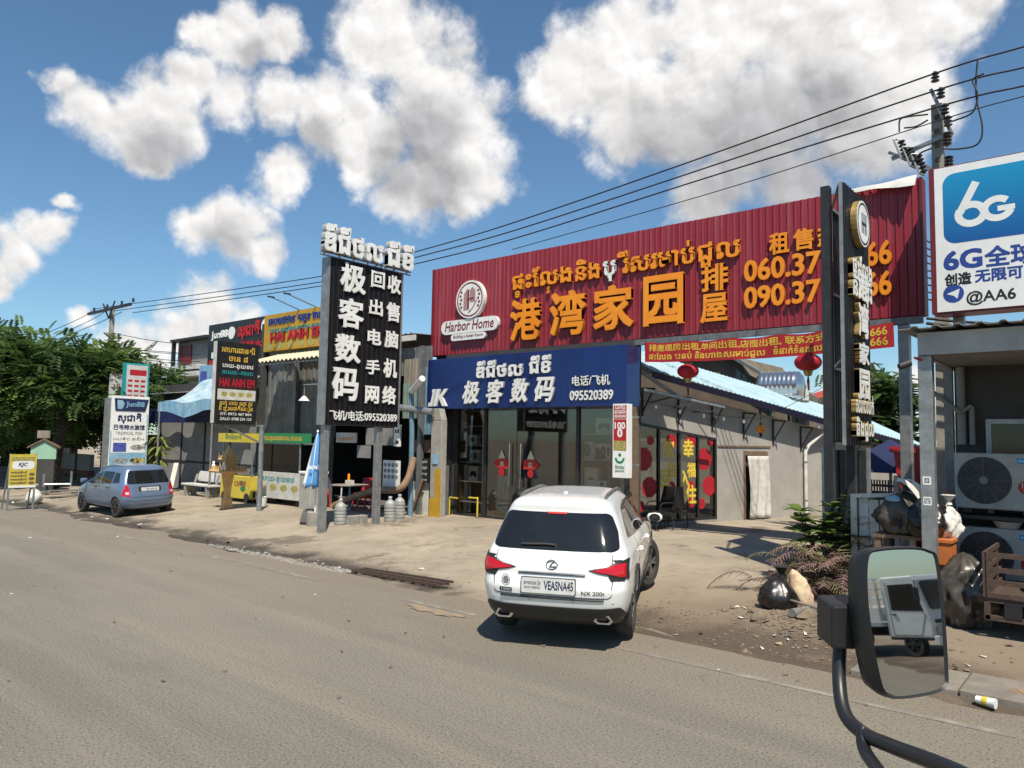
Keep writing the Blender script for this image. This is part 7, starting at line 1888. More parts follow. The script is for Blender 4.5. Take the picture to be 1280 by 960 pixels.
# table with red chairs in the dark opening
c = aty(437, 625, 14.6); x, y = c.x, 14.6
t = thing('metal_table', 'small round metal table in the shade behind the tall sign', 'table', (x, y, .24)); mb = MB(); mb.lathe((x, y, .95), [(.55, 0), (.57, .02), (.56, .035)], 28); mb.build('tabletop', 'wood_grey', t)
mb = MB(); mb.lathe((x, y, .2), [(.26, 0), (.24, .03), (.05, .06), (.04, .75)], 16); mb.build('pedestal', 'sheet_blue', t)
def plastic_chair(x, y, rz, lab):
    t = thing('plastic_chair', lab, 'chair', (x, y, .23), rz, group='red plastic chairs', local=True)
    mb = MB(); mb.grid(lambda u, v: ((u - .5) * .44, (v - .5) * .44, .43 - .02 * math.sin(u * math.pi)), 6, 6); o = mb.build('seat', 'plastic_red', t); o.modifiers.new('thickness', 'SOLIDIFY').thickness = .015
    mb = MB(); mb.grid(lambda u, v: ((u - .5) * (.46 - .04 * v), .22 + .12 * v, .44 + .46 * v), 6, 6); o = mb.build('backrest', 'plastic_red', t); o.modifiers.new('thickness', 'SOLIDIFY').thickness = .015
    for sx in (-1, 1):
        for sy in (-1, 1): mb = MB(); mb.bar((sx * .2, sy * .2, .42), (sx * .24, sy * .25, 0), .04, .03); mb.build('leg', 'plastic_red', t)
plastic_chair(x - 1.15, y - .2, R(60), 'red plastic chair left of the small metal table')
plastic_chair(x + 1.0, y - .1, R(-70), 'red plastic chair right of the small metal table')
plastic_chair(x - .6, y + 1.0, R(20), 'red plastic chair deep in the shade behind the metal table')
q = aty(433, 590, 14.5); t = thing('sauce_rack', 'small orange and white condiment rack on the metal table', 'rack', (q.x, 14.55, .985)); mb = MB(); mb.box(x - .12, x + .12, 14.5, 14.66, .986, 1.12); mb.build('basket', 'offwhite', t)
mb = MB(); mb.lathe((x - .05, 14.58, 1.12), [(.04, 0), (.04, .16), (.015, .2)], 10); mb.build('bottle', 'orange_acr', t)
# boards and cartons hanging behind, plates chart
def board(name, lab, pxs, Y, m, cat, lines=None, lm='black_ink'):
    a, b = aty(pxs[0], pxs[3], Y), aty(pxs[1], pxs[2], Y)
    t = thing(name, lab, cat, (a.x, Y, a.z)); mb = MB(); mb.box(a.x, b.x, Y, Y + .06, a.z, b.z); mb.build('panel', m, t)
    if lines:
        mb = MB(); fr = Fr((0, Y, 0), (1, 0, 0)); w = b.x - a.x; h = b.z - a.z
        for k, l in enumerate(lines):
            if l == 'O':
                for j in range(4): mb.prism(fr, ell(a.x + w * (.14 + .24 * j), b.z - h * (.15 + .2 * k), w * .09, w * .09, 14), .001, .004)
            else: khmer(mb, fr, l, (a.x + b.x) / 2, b.z - h * (k + .75) / len(lines), h * .5 / len(lines), (), w * .8, .02, .003, .001)
        mb.build('print', lm, t)
    return t
board('plate_chart', 'white chart of round plates leaning behind right sign post', (478, 499, 576, 612), 14.9, 'white_acr', 'chart', ['O', 'O', 'O'], 'shutter')
board('notice_board', 'black notice board with white handwriting beside the concrete pole', (518, 536, 573, 602), 15.2, 'black_paint', 'board', ['ហាងលក់ទូរស័ព', 'ជួសជុលកុំពូទ័រ', 'ទិញលក់ដោះដូរ', 'ផោន'], 'offwhite')
board('old_poster', 'cream poster hanging in the dark opening left of right post', (420, 445, 541, 553), 15.0, 'cloth_white', 'poster', ['តាមសាខា'], 'orange_acr')
board('wall_cupboard', 'pale grey cupboard hanging in the dark opening behind the tall sign', (457, 498, 535, 556), 15.2, 'wall_grey', 'cupboard')
board('paper_notice', 'small white paper notice beside the right sign post', (492, 500, 531, 558), 14.9, 'white_acr', 'notice', ['ផ', 'រ'], 'black_ink')
board('stacked_crate', 'grey crate of goods in the dark opening under the cupboard', (446, 462, 557, 572), 15.1, 'shutter', 'crate')
board('wooden_plank', 'brown wooden plank nailed beside the concrete pole', (516, 537, 550, 565), 15.25, 'wood_brown', 'plank')
board('cloth_sheet', 'pale stained boarding standing beside the concrete pole foot', (513, 535, 603, 641), 15.3, 'paper', 'boarding')
# corrugated drain hose and blue pipe
P = [aty(px, py, Y) for px, py, Y in ((418, 632, 14.3), (440, 622, 14.2), (470, 613, 14.2), (497, 612, 14.3), (510, 598, 14.5), (517, 572, 14.7))]
t = thing('drain_hose', 'thick brown drain hose curving along the ground behind the jugs', 'hose', P[0]); mb = MB(); mb.tube(bez(P, 8), .10, 12); mb.build('hose', 'hose', t, smooth=60)
P = [aty(px, py, Y) for px, py, Y in ((514, 600, 14.8), (515, 540, 14.8), (514, 490, 14.8), (515, 489, 14.75), (528, 473, 14.4))]
t = thing('blue_pipe', 'light blue upright pipe with white elbow top by patched sheets', 'pipe', P[0]); mb = MB(); mb.tube([Vector((P[0].x, P[0].y, .2)), P[1], P[2]], .075, 10); mb.build('pipe', 'sheet_blue', t); mb = MB(); mb.tube([P[3], P[4]], .09, 12); mb.build('elbow', 'white_acr', t)
t = thing('leaning_beam', 'dark timber beam leaning across the pale boarding', 'beam', aty(513, 640, 15.0)); mb = MB(); mb.bar(aty(515, 641, 15.0), aty(529, 600, 15.1), .12, .06); mb.build('beam', 'wood_brown', t)
# concrete utility stub with yellow foot and cross pipe
c = gg(544, 643); x, y = c.x, 15.05; x = aty(544, 600, 15.05).x; zt = aty(543, 515, y).z; zy = aty(543, 586, y).z
t = thing('concrete_pole', 'old concrete pole with yellow painted foot at the shop corner', 'pole', (x, y, .2))
mb = MB(); mb.box(x - .22, x + .22, y, y + .22, .15, zt - .25); mb.prism(Fr((x, y, 0), (1, 0, 0)), [(-.22, zt - .25), (.22, zt - .25), (.1, zt + .1), (-.16, zt + .1)], -.22, 0); mb.build('shaft', 'pole_conc', t, bevel=.02)
mb = MB(); mb.box(x - .02, x + .225, y - .006, y - .001, .2, zy); mb.box(x - .223, x - .02, y - .006, y - .001, .2, zy * .0 + .75); mb.build('yellow_paint', 'yellow_panel', t)
mb = MB(); mb.bar((x - .1, y - .02, zy + .28), (x + .1, y - .02, zy + .28), .02, .28); mb.build('sticker', 'lightbox_blue', t)
p, q = aty(496, 509, 14.6), aty(541, 515, 14.9)
t = thing('cross_pipe', 'grey pipe running level from the tall sign to concrete pole', 'pipe', p); mb = MB(); mb.tube([p, q], .10, 12); mb.build('pipe', 'galv', t)
# low iron pieces left of shop
a = aty(557, 640, 15.6); t = thing('grey_signboard', 'grey box with white stripes standing between pole and shop window', 'box', a); b = aty(549, 590, 15.6)
mb = MB(); mb.box(b.x, a.x, 15.5, 15.7, .2, b.z + .2); mb.build('panel', 'sheet_grey', t); mb = MB()
for k in range(3): mb.box(b.x + .04, a.x - .04, 15.49, 15.499, .9 + .12 * k, .95 + .12 * k)
mb.build('stripe', 'white_acr', t)

# ================================================================== road edge: grate, gravel, litter
P, Q = gg(445, 715), gg(556, 735)
t = thing('drain_grate', 'rusty bent drain grating lying along the road gutter', 'grating', (P + Q) / 2)
mb = MB(); L = (Q - P).length; d = (Q - P).normalized(); s_ = Vector((-d.y, d.x, 0))
for k in range(4): mb.bar(P + s_ * (.10 * k - .1) + Vector((0, 0, .04)), Q + s_ * (.10 * k - .1) + Vector((0, 0, .05 + .02 * (k % 2))), .035)
for i in range(9): q = P.lerp(Q, (i + .3) / 9); mb.bar(q - s_ * .14 + Vector((0, 0, .02)), q + s_ * .26 + Vector((0, 0, .03)), .03)
mb.build('bars', 'rust', t)
def stones(mb, pts, r0, r1, rnd, zoff=0.0, squash=.6):
    for (x, y) in pts:
        r = rnd.uniform(r0, r1) * (2 if rnd.random() < .05 else 1); n = 5; z = yz(x, y) + zoff; a0 = rnd.uniform(0, 6)
        ring = [(x + r * rnd.uniform(.7, 1.2) * math.cos(a0 + 2 * math.pi * k / n), y + r * rnd.uniform(.7, 1.2) * math.sin(a0 + 2 * math.pi * k / n), z + r * squash * rnd.uniform(-.1, .4)) for k in range(n)]
        b = [(x, y, z - r * .3), (x + rnd.uniform(-.3, .3) * r, y + rnd.uniform(-.3, .3) * r, z + r * squash * rnd.uniform(.8, 1.3))] + ring
        mb.add(b, [(1, 2 + k, 2 + (k + 1) % n) for k in range(n)] + [(0, 2 + (k + 1) % n, 2 + k) for k in range(n)])
rnd = random.Random(9); mb = MB()
A, B = gg(255, 681), gg(440, 716)
stones(mb, [(A.x + (B.x - A.x) * (u := rnd.random()), A.y + (B.y - A.y) * u + rnd.gauss(0, .14)) for _ in range(1300)], .010, .026, rnd)
tag(mb.build('gravel', 'concrete'), kind='stuff')
mb = MB(); stones(mb, [(rnd.uniform(-34, 4), 8.75 + abs(rnd.gauss(0, .35))) for _ in range(1300)], .006, .02, rnd)
stones(mb, [(rnd.gauss(-5.6, .9), rnd.gauss(9.4, .4)) for _ in range(350)], .006, .022, rnd)
tag(mb.build('gravel', 'concrete_dark'), kind='stuff')
mb = MB(); stones(mb, [(rnd.gauss(-3.1, .75), rnd.gauss(9.9, .42)) for _ in range(800)], .010, .034, rnd)
tag(mb.build('rubble', 'earth'), kind='stuff')
mb = MB()
for _ in range(110):
    x, y = (rnd.uniform(-30, 2), 8.8 + abs(rnd.gauss(0, .5))) if rnd.random() < .5 else (rnd.gauss(-3.0, .9), rnd.gauss(9.9, .45)); z = yz(x, y) + .015; a = rnd.uniform(0, 6); l = rnd.uniform(.02, .06); w_ = l * rnd.uniform(.3, .8)
    u, v = Vector((math.cos(a), math.sin(a), rnd.uniform(-.2, .3))), Vector((-math.sin(a), math.cos(a), rnd.uniform(-.2, .3))); p = Vector((x, y, z)); mb.add([p - u * l - v * w_, p + u * l - v * w_, p + u * l + v * w_ + Vector((0, 0, .02)), p - u * l + v * w_], [(0, 1, 2, 3)], rnd.choice((0, 0, 1, 2)))
tag(mb.build('litter', ['paper', 'frond_dry', 'cardboard']), kind='stuff')
mb = MB()
for _ in range(70):
    x, y = rnd.uniform(-24, 1), rnd.uniform(2.5, 8.3); l = rnd.uniform(.012, .035); a = rnd.uniform(0, 6); u, v = Vector((math.cos(a), math.sin(a), .1)) * l, Vector((-math.sin(a), math.cos(a), .3)) * l * .5; p = Vector((x, y, .012)); mb.add([p - u - v, p + u - v, p + u + v, p - u + v], [(0, 1, 2, 3)], rnd.choice((0, 1, 1, 2)))
tag(mb.build('litter', ['paper', 'frond_dry', 'earth']), kind='stuff')
q = gg(1236, 883); t = thing('paper_cup', 'crushed white and yellow paper cup lying on gutter slab', 'cup', q); mb = MB(); mb.lathe(q + Vector((-.1, 0, .045)), [(.035, 0), (.048, .16), (.05, .165)], 14, axis=(.95, -.2, 0)); mb.build('cup', 'white_acr', t, smooth=40); mb = MB(); mb.lathe(q + Vector((-.05, -.01, .045)), [(.041, 0), (.046, .05)], 14, axis=(.95, -.2, 0)); mb.build('band', 'yellow', t)
# concrete slabs over the gutter at the right
for k in range(5):
    x0_ = -2.45 + 1.02 * k; t = thing('gutter_slab', ['cracked', 'leftmost', 'second', 'third', 'far right'][0] + ' slab', 'slab', (x0_, 8.95, 0)); 
    t['label'] = ['concrete gutter slab nearest the earth heap behind the mirror', 'concrete gutter slab second from the earth heap', 'concrete gutter slab carrying the crushed cup', 'concrete gutter slab with orange marks beside the trailer', 'concrete gutter slab outermost towards the right'][k]; t['group'] = 'concrete slabs over the gutter'
    mb = MB(); mb.box(x0_, x0_ + 1.0, 8.66, 9.42, -.05, .055 + .012 * (k % 2)); mb.build('slab', 'slab_dusty', t, bevel=.012)
q = gg(1262, 862)
mb = MB(); 
for k in range(3): p = gg(1246 + 12 * k, 866 - 2 * k + (6 if k else 0)); r_ = gg(1258 + 12 * k, 872 + 3 * k); mb.add([(p.x, p.y, .072), (p.x + .03, p.y - .035, .072), (r_.x + .03, r_.y - .035, .072), (r_.x, r_.y, .072)], [(0, 1, 2, 3)])
tag(mb.build('road_marking', 'orange_acr'), kind='structure')
# ================================================================== right hand side: fences, rubbish, plants
fY = 14.6
a, b = aty(1031, 562, fY), aty(1062, 690, fY)
t = thing('ribbed_fence', 'dark ribbed metal fence panel under the pylon sign', 'fence', (a.x, fY, .2))
mb = MB(); mb.ribs(Fr((0, fY, 0), (1, 0, 0)), a.x, a.x + .72, .15, a.z, .13, .035, .01); mb.build('sheet', 'dark_steel', t)
mb = MB()
for x in (a.x - .04, a.x + .75): mb.box(x - .03, x + .03, fY + .02, fY + .08, .1, a.z + .05)
mb.build('post', 'galv', t)
a, b = aty(1062, 598, 17.5), aty(1118, 640, 17.5)
t = thing('iron_fence', 'dark upright barred iron fence far behind the pylon', 'fence', (a.x, 17.5, .2)); mb = MB()
n = 16
for i in range(n + 1): x = a.x + (b.x - a.x) * i / n; mb.box(x - .015, x + .015, 17.5, 17.53, .2, a.z)
mb.box(a.x, b.x, 17.535, 17.565, a.z - .15, a.z - .1); mb.box(a.x, b.x, 17.535, 17.565, .5, .55); mb.box(a.x, b.x, 17.6, 17.64, .2, a.z - .25); mb.build('bars', 'dark_steel', t)
mb = MB(); mb.box(b.x, b.x + .09, 17.48, 17.58, .2, a.z + .1); mb.build('post', 'galv', t)
# umbrella-like dark blue cover behind, red container
a, b = aty(1116, 559, 18.5), aty(1195, 615, 18.5)
t = thing('red_container', 'big red open top container standing behind the billboard post', 'container', (a.x, 18.5, .2))
mb = MB(); mb.prism(Fr((0, 18.5, 0), (1, 0, 0)), [(a.x + .25, .3), (b.x, .3), (b.x + .2, a.z), (a.x, a.z)], -1.6, 0); mb.build('body', 'red', t)
mb = MB(); mb.box(a.x - .06, b.x + .25, 18.42, 18.498, a.z - .12, a.z + .02); mb.box(a.x + .1, b.x + .1, 18.44, 18.498, (a.z) * .62, (a.z) * .62 + .1)
for k in range(5): x = a.x + .25 + (b.x - a.x) * k / 4.4; mb.box(x, x + .08, 18.45, 18.498, .35, a.z - .121)
mb.build('rim', 'plastic_red', t)
mb = MB()
for x in (a.x + .5, b.x - .3): mb.box(x - .1, x + .1, 18.7, 19.8, .15, .299)
mb.build('skid', 'dark_steel', t)
c = aty(1106, 552, 20); t = thing('shade_canopy', 'dark blue pitched shade canopy behind the ribbed fence', 'canopy', (c.x, 20, .2))
mb = MB(); mb.lathe((c.x, 20.5, c.z - .75), [(1.6, 0), (1.55, .05), (.12, .75), (.05, .8)], 4, sq=True); mb.build('cover', 'tarp_dark', t); mb = MB(); mb.tube([(c.x, 20.5, .2), (c.x, 20.5, c.z - .1)], .04, 8); mb.build('pole', 'galv', t)
# white board fence
wY = 12.35
a, b = aty(1064, 622, wY), aty(1112, 610, wY); bt = aty(1075, 716, wY)
t = thing('board_fence', 'weathered white board fence panel in front of the ribbed fence', 'fence', (a.x, wY, .2)); mb = MB(); rnd = random.Random(2)
x = a.x + .1; 
while x < b.x - .05: w_ = rnd.uniform(.09, .14); mb.box(x, x + w_, wY + .03, wY + .05, .25 + rnd.uniform(0, .15), a.z + .02 - rnd.uniform(.0, .05)); x += w_ + rnd.uniform(.01, .05)
mb.build('boards', 'offwhite', t)
mb = MB(); mb.bar((a.x, wY, a.z + .03), (b.x + .35, wY, a.z + .1), .08, .06); mb.bar((a.x + .04, wY, .2), (a.x + .04, wY, a.z), .09, .06); mb.bar((b.x + .3, wY, .2), (b.x + .3, wY, a.z + .06), .08); mb.build('frame', 'cloth_white', t)
# rubbish: shelf box, bags
def bag(name, lab, px, py, Y, r, h, seed, m, cat='rubbish bag', lump=.2, sq=1.0, group=None):
    c = aty(px, py, Y); t = thing(name, lab, cat, c, group=group); mb = MB(); sack(mb, c, r, h, seed, 28, 18, lump); mb.v = [Vector((c.x + (v.x - c.x) * sq, v.y, v.z)) for v in mb.v]
    mb.build('bag', m, t, smooth=80); mb = MB(); mb.lathe(c + Vector((0, 0, h - .03)), [(.05, 0), (.035, .04), (.09, .11), (.06, .12)], 9); mb.build('knot', m, t, smooth=60); return t
a, b = aty(1096, 700, 11.9), aty(1178, 672, 11.9)
t = thing('rubbish_stand', 'low dark wooden stand heaped with rubbish bags behind the truck mirror', 'stand', (a.x, 11.9, .2)); mb = MB(); mb.box(a.x, b.x, 11.7, 12.3, b.z - .05, b.z); mb.build('top', 'wood_brown', t)
for x in (a.x + .06, b.x - .06):
    for y in (11.76, 12.24): mb = MB(); mb.box(x - .04, x + .04, y - .04, y + .04, .12, b.z - .05); mb.build('leg', 'wood_brown', t)
zS = b.z
def bagz(name, lab, px, Y, r, h, seed, m, **k):
    x = aty(px, 650, Y).x
    c = Vector((x, Y, zS + .001)); t = thing(name, lab, k.pop('cat', 'rubbish bag'), c, group=k.pop('group', 'rubbish bags on the stand')); mb = MB(); sack(mb, c, r, h, seed, 44, 30, k.get('lump', .34)); s_ = k.get('sq', 1); mb.v = [Vector((c.x + (v.x - c.x) * s_, v.y, v.z)) for v in mb.v]; mb.build('bag', m, t, smooth=80)
    mb = MB(); mb.lathe(c + Vector((.03, 0, h - .04)), [(.05, 0), (.03, .05), (.10, .13), (.07, .14)], 9); mb.build('knot', m, t, smooth=60); return t
mat('bag_smoke', (.075, .064, .053), (.04, .035, .03), 6, .33)
bagz('rubbish_bag', 'bulging smoky brown plastic rubbish bag against the white board fence', 1130, 11.95, .34, .66, 5, 'bag_smoke', sq=1.1)
bagz('rubbish_bag', 'large black rubbish bag next to the shed post', 1160, 11.8, .30, .62, 8, 'bag_black')
bagz('rubbish_bag', 'white plastic sack squeezed behind the shed post', 1183, 11.9, .20, .50, 14, 'bag_white', lump=.42)
q = aty(1134, 612, 11.85); t = thing('white_cloth', 'torn white paper tossed on top of the rubbish bags', 'paper', q); mb = MB(); mb.grid(lambda u, v: (q.x - .12 + .3 * u + .1 * v, q.y - .1 + .2 * v, q.z + .12 - .28 * u * u + .05 * math.sin(v * 7)), 8, 6); o = mb.build('sheet', 'paper', t); o.modifiers.new('thickness', 'SOLIDIFY').thickness = .004
q = aty(1118, 622, 11.8); t = thing('plastic_scrap', 'pale blue plastic scrap lying on the brown bag', 'scrap', q); mb = MB(); sack(mb, q - Vector((0, 0, .06)), .12, .10, 44, 16, 8, .3); mb.build('scrap', 'lightbox_blue', t, smooth=80)
q = aty(1170, 700, 11.6); t = thing('orange_crate', 'orange plastic crate corner beside the black rubbish bag', 'crate', q); mb = MB(); mb.box(q.x - .05, q.x + .2, 11.5, 11.9, q.z - .05, q.z + .25); mb.build('body', 'orange_box', t, bevel=.01); mb = MB(); mb.box(q.x - .07, q.x + .22, 11.48, 11.92, q.z + .251, q.z + .29); mb.build('rim', 'orange_box', t)
a = aty(1182, 690, 11.5); t = thing('dark_tarpaulin', 'crumpled dark tarpaulin draped beside the lower air conditioner', 'tarpaulin', a); mb = MB(); sack(mb, Vector((a.x + .22, 11.45, .12)), .36, a.z - .02, 71, 44, 30, .5); mb.build('sheet', 'bag_smoke', t, smooth=80)
a, b = gg(1178, 735), gg(1225, 752); t = thing('wooden_batten', 'dark wooden batten lying on the ground before the tarpaulin', 'batten', a); mb = MB(); mb.bar(a + Vector((0, 0, .05)), b + Vector((0, 0, .05)), .08); mb.build('batten', 'wood_brown', t)
# bag and sack at the foot of the shrub
def gg(px, py, g0=gg):
    q = g0(px, py); return Vector((q.x, q.y, yz(q.x, q.y)))
c = gg(972, 768); t = thing('rubbish_bag', 'knotted black rubbish bag lying on the forecourt at the shrub foot', 'rubbish bag', c); mb = MB(); sack(mb, c - Vector((0, 0, .03)), .28, .50, 21, 30, 18, .22); mb.build('bag', 'bag_black', t, smooth=80); mb = MB(); mb.lathe(c + Vector((.06, .03, .42)), [(.06, 0), (.05, .06), (.13, .16), (.09, .17)], 9); mb.build('knot', 'bag_black', t)
c = gg(1003, 766); c.y -= .05
t = thing('printed_sack', 'flattened yellow and pink printed sack leaning on black bag', 'sack', c); mb = MB(); sack(mb, Vector((0, 0, 0)), .17, .62, 33, 24, 18, .35); mt_ = Matrix.Translation(c + Vector((.08, -.06, .02))) @ Matrix.Rotation(R(-26), 4, 'Y') @ Matrix.Rotation(R(-18), 4, 'X'); mb.v = [mt_ @ Vector((v.x, v.y * .55, v.z)) for v in mb.v]; mb.build('bag', 'sack_yellow', t, smooth=70)
# shrub, dry palm litter
c = gg(1010, 742); rnd = random.Random(12)
t = thing('leafy_shrub', 'broad leaved green shrub growing in front of the ribbed fence', 'shrub', c + Vector((.1, .6, 0)))
o_ = c + Vector((.1, .6, 0)); mb = MB()
tips = []
for k in range(17):
    a = rnd.uniform(0, 6.28); r_ = rnd.uniform(.15, .62); tip = o_ + Vector((r_ * math.cos(a), r_ * math.sin(a), rnd.uniform(.8, 1.42))); tips.append(tip); mb.tube(bez([o_ + Vector((.05 * math.cos(a), .05 * math.sin(a), 0)), o_.lerp(tip, .5) + Vector((0, 0, .12)), tip], 4), [.022 - .0016 * i for i in range(9)], 6)
mb.build('stems', 'bark', t)
mb = MB()
for tip in tips:
    for k in range(3): leaf_tuft(mb, tip - Vector((0, 0, .16 * k)), 9, .38, .15, .7, 1, .35, rnd)
mb.m = [rnd.choice((0, 0, 1)) for _ in range(len(mb.f) // 4 + 1) for __ in range(4)][:len(mb.f)]; mb.build('leaves', ['leaf_b', 'leaf_a'], t)
t = thing('dry_fronds', 'heap of dry purplish palm fronds and grass around the shrub', 'plant', c); mb = MB()
for k in range(70):
    b0_ = c + Vector((rnd.gauss(.12, .34), rnd.gauss(.15, .26), rnd.uniform(0, .55))); a = rnd.uniform(0, 6.28); L = rnd.uniform(.45, .85); el_ = rnd.uniform(.35, 1.5); P = []
    for i in range(9): f = i / 8; P.append(b0_ + Vector((math.cos(a) * L * f, math.sin(a) * L * f, el_ * L * f - 1.0 * L * f * f)))
    mi = rnd.choice((0, 0, 1)); mb.tube(P, .006, 4, mi)
    for i in range(1, 9):
        d = (P[i] - P[i - 1]).normalized(); s = d.cross(Vector((0, 0, 1))).normalized()
        for sg in (-1, 1):
            for h_ in (0, .5):
                p = P[i - 1].lerp(P[i], h_); e = p + (s * sg * .22 + d * .14 + Vector((0, 0, rnd.uniform(-.12, .03)))) * (1.1 - .08 * i); w_ = d * .014; mb.add([p - w_, p + w_, e], [(0, 1, 2)], mi)
mb.build('fronds', ['frond_dry', 'frond_olive'], t)
P = [gg(955, 790), gg(990, 788), gg(1030, 772), gg(1060, 755), gg(1075, 735)]
t = thing('grey_hose', 'thick grey hose lying curved at the shrub foot', 'hose', P[1]); mb = MB(); mb.tube(bez([p + Vector((0, 0, .07)) for p in P[1:]], 7), .055, 12); mb.build('hose', 'hose_grey', t, smooth=60)
P = [gg(972, 766), gg(1045, 792)]; t = thing('wooden_stick', 'thin grey stick lying across the grey hose', 'stick', P[0]); mb = MB(); mb.tube([P[0] + Vector((0, 0, .15)), P[1] + Vector((0, 0, .1))], .018, 7); mb.build('stick', 'wood_grey', t)
for i, (px, py, r_) in enumerate(((950, 786, .13), (1012, 788, .16))):
    c = gg(px, py); t = thing('broken_concrete', ['broken concrete lump left of the black rubbish bag', 'brown earth lump under the thin stick'][i], 'lump', c); mb = MB(); sack(mb, c - Vector((0, 0, .06)), r_, .2, 60 + i, 9, 5, .5); mb.build('lump', 'earth', t)

# ================================================================== background
c = aty(974, 481, 30); z = c.z
t = thing('distant_hall', 'dark roofed concrete building rising behind the cyan roof', 'building', (aty(900, 470, 30).x, 30, 0))
q = [aty(*p, 28) for p in ((852, 480), (858, 448), (920, 446), (935, 468), (968, 486))]
mb = MB(); mb.prism(Fr((0, 28, 0), (1, 0, 0)), [(q[0].x - 2, 0), (q[4].x, 0), (q[4].x, q[4].z), (q[3].x, q[3].z), (q[2].x, q[2].z), (q[0].x - 2, q[1].z)], -5, 0); mb.build('wall', 'wall_brown', t)
mb = MB()
for i in range(6): p_, r_ = q[2].lerp(q[4], i / 6), q[2].lerp(q[4], (i + .8) / 6); mb.prism(Fr((0, 27.995, 0), (1, 0, 0)), [(p_.x, p_.z - 1.1), (r_.x, r_.z - 1.1), (r_.x, r_.z - .45), (p_.x, p_.z - .45)], .001, .01)
mb.build('window', 'sheet_green', t)
mb = MB(); mb.bar(q[2] + Vector((-.3, -.2, .15)), q[4] + Vector((.4, -.2, .1)), .5, .12); mb.bar(q[2] + Vector((.3, 0, .1)), (q[0].x - 2, 28, q[1].z + .1), .5, .12); mb.build('roof', 'sheet_grey', t)
c = aty(973, 484, 26); t = thing('water_tank', 'horizontal ribbed stainless water tank on a frame above cyan roof', 'water tank', c); r_ = .55
mb = MB(); prof = [(.05, -.02), (r_ * .7, 0), (r_, .14)]
for k in range(8): prof += [(r_, .16 + .15 * k), (r_ * 1.03, .20 + .15 * k), (r_ * 1.03, .24 + .15 * k), (r_, .28 + .15 * k)]
prof += [(r_, 1.42), (r_ * .7, 1.56), (.05, 1.58)]; mb.lathe(c + Vector((-.75, 0, 0)), prof, 28, axis=(1, .15, 0)); mb.build('barrel', 'steel_tank', t, smooth=40)
mb = MB()
for x in (-.5, .5):
    for y in (-.4, .4): mb.bar(c + Vector((x, y, -.45)), c + Vector((x, y, -4)), .08)
mb.bar(c + Vector((-.7, -.4, -.5)), c + Vector((.9, -.4, -.5)), .08); mb.bar(c + Vector((-.7, .4, -.5)), c + Vector((.9, .4, -.5)), .08); mb.build('frame', 'grey_steel', t)
c = aty(994, 495, 27); t = thing('roof_vent', 'small pale vent stack beside the stainless tank', 'vent', c); mb = MB(); mb.box(c.x - .15, c.x + .35, 27, 27.4, 0, c.z + .25); mb.build('stack', 'offwhite', t); mb = MB(); mb.lathe((c.x + .1, 27.2, c.z + .25), [(.2, 0), (.25, .1), (.05, .3)], 10); mb.build('cowl', 'galv', t)
q0, q1, q2 = aty(1003, 494, 45), aty(1046, 480, 45), aty(1102, 505, 45)
t = thing('red_roof_house', 'distant white house with red tiled hip roof seen past lantern', 'house', (q1.x, 47, 0)); zE = aty(1020, 494, 45).z
cx_ = (q0.x + q2.x) / 2; mb = MB(); mb.box(q0.x + .5, q2.x - .3, 45.5, 52, 0, zE - .25); mb.build('wall', 'offwhite', t)
mb = MB(); zr = aty(1050, 478, 45).z + .3; mb.add([(q0.x - .3, 45, zE - .2), (q2.x + .5, 45, zE - .2), (q2.x + .5, 53, zE - .2), (q0.x - .3, 53, zE - .2), (cx_ - .6, 48.5, zr), (cx_ + .6, 48.5, zr)], [(0, 1, 5, 4), (1, 2, 5), (2, 3, 4, 5), (3, 0, 4), (3, 2, 1, 0)]); mb.build('roof', 'roof_red', t)
mb = MB(); mb.box(q0.x - .3, q2.x + .5, 44.95, 44.999, zE - .45, zE - .201); mb.build('fascia', 'sheet_grey', t)
a = aty(1163, 520, 24); t = thing('white_house', 'white gabled house with small barred window seen past shed post', 'house', (a.x, 24, 0)); b = aty(1192, 508, 24)
mb = MB(); mb.prism(Fr((0, 24, 0), (1, 0, 0)), [(a.x - .1, 0), (b.x + .2, 0), (b.x + .2, b.z - .4), (b.x - .1, b.z), (a.x - .1, b.z)], -5, 0); mb.build('wall', 'white_acr', t)
mb = MB(); p_ = aty(1171, 527, 24); mb.box(p_.x, p_.x + .45, 23.97, 23.999, p_.z - .42, p_.z); w_ = mb.build('window', 'wall_grey', t); mb = MB()
for k in range(4): mb.box(p_.x + .05, p_.x + .4, 23.94, 23.969, p_.z - .38 + .09 * k, p_.z - .35 + .09 * k)
mb.build('louvre', 'sheet_grey', w_)

# ================================================================== poles and wires
WY = 18.0
def insul(mb, p, ax, n=4, r=.07, L=.09):
    prof = []
    for k in range(n): prof += [(r * .45, L * k), (r, L * k + L * .25), (r, L * k + L * .4), (r * .45, L * k + L * .75)]
    mb.lathe(p, prof + [(r * .4, L * n)], 12, axis=ax)
pt = aty(1166, 130, WY); pb_ = aty(1172, 210, WY)
t = thing('utility_pole', 'concrete utility pole with insulator brackets behind the 6G billboard', 'pole', (pb_.x, WY, .1)); X = pb_.x; ztop = pt.z
mb = MB(); mb.lathe((X, WY + .15, 0), [(.24, 0), (.15, ztop)], 4, sq=True); mb.build('shaft', 'pole_conc', t)
for k in range(9): mb = MB(); mb.box(X - .045, X + .045, WY + .015, WY + .03, ztop - .35 - .32 * k, ztop - .25 - .32 * k); mb.build('step_hole', 'concrete_dark', t)
ia = [aty(px, py, WY - .2) for px, py in ((1165, 97), (1172, 117), (1177, 137), (1181, 152))]
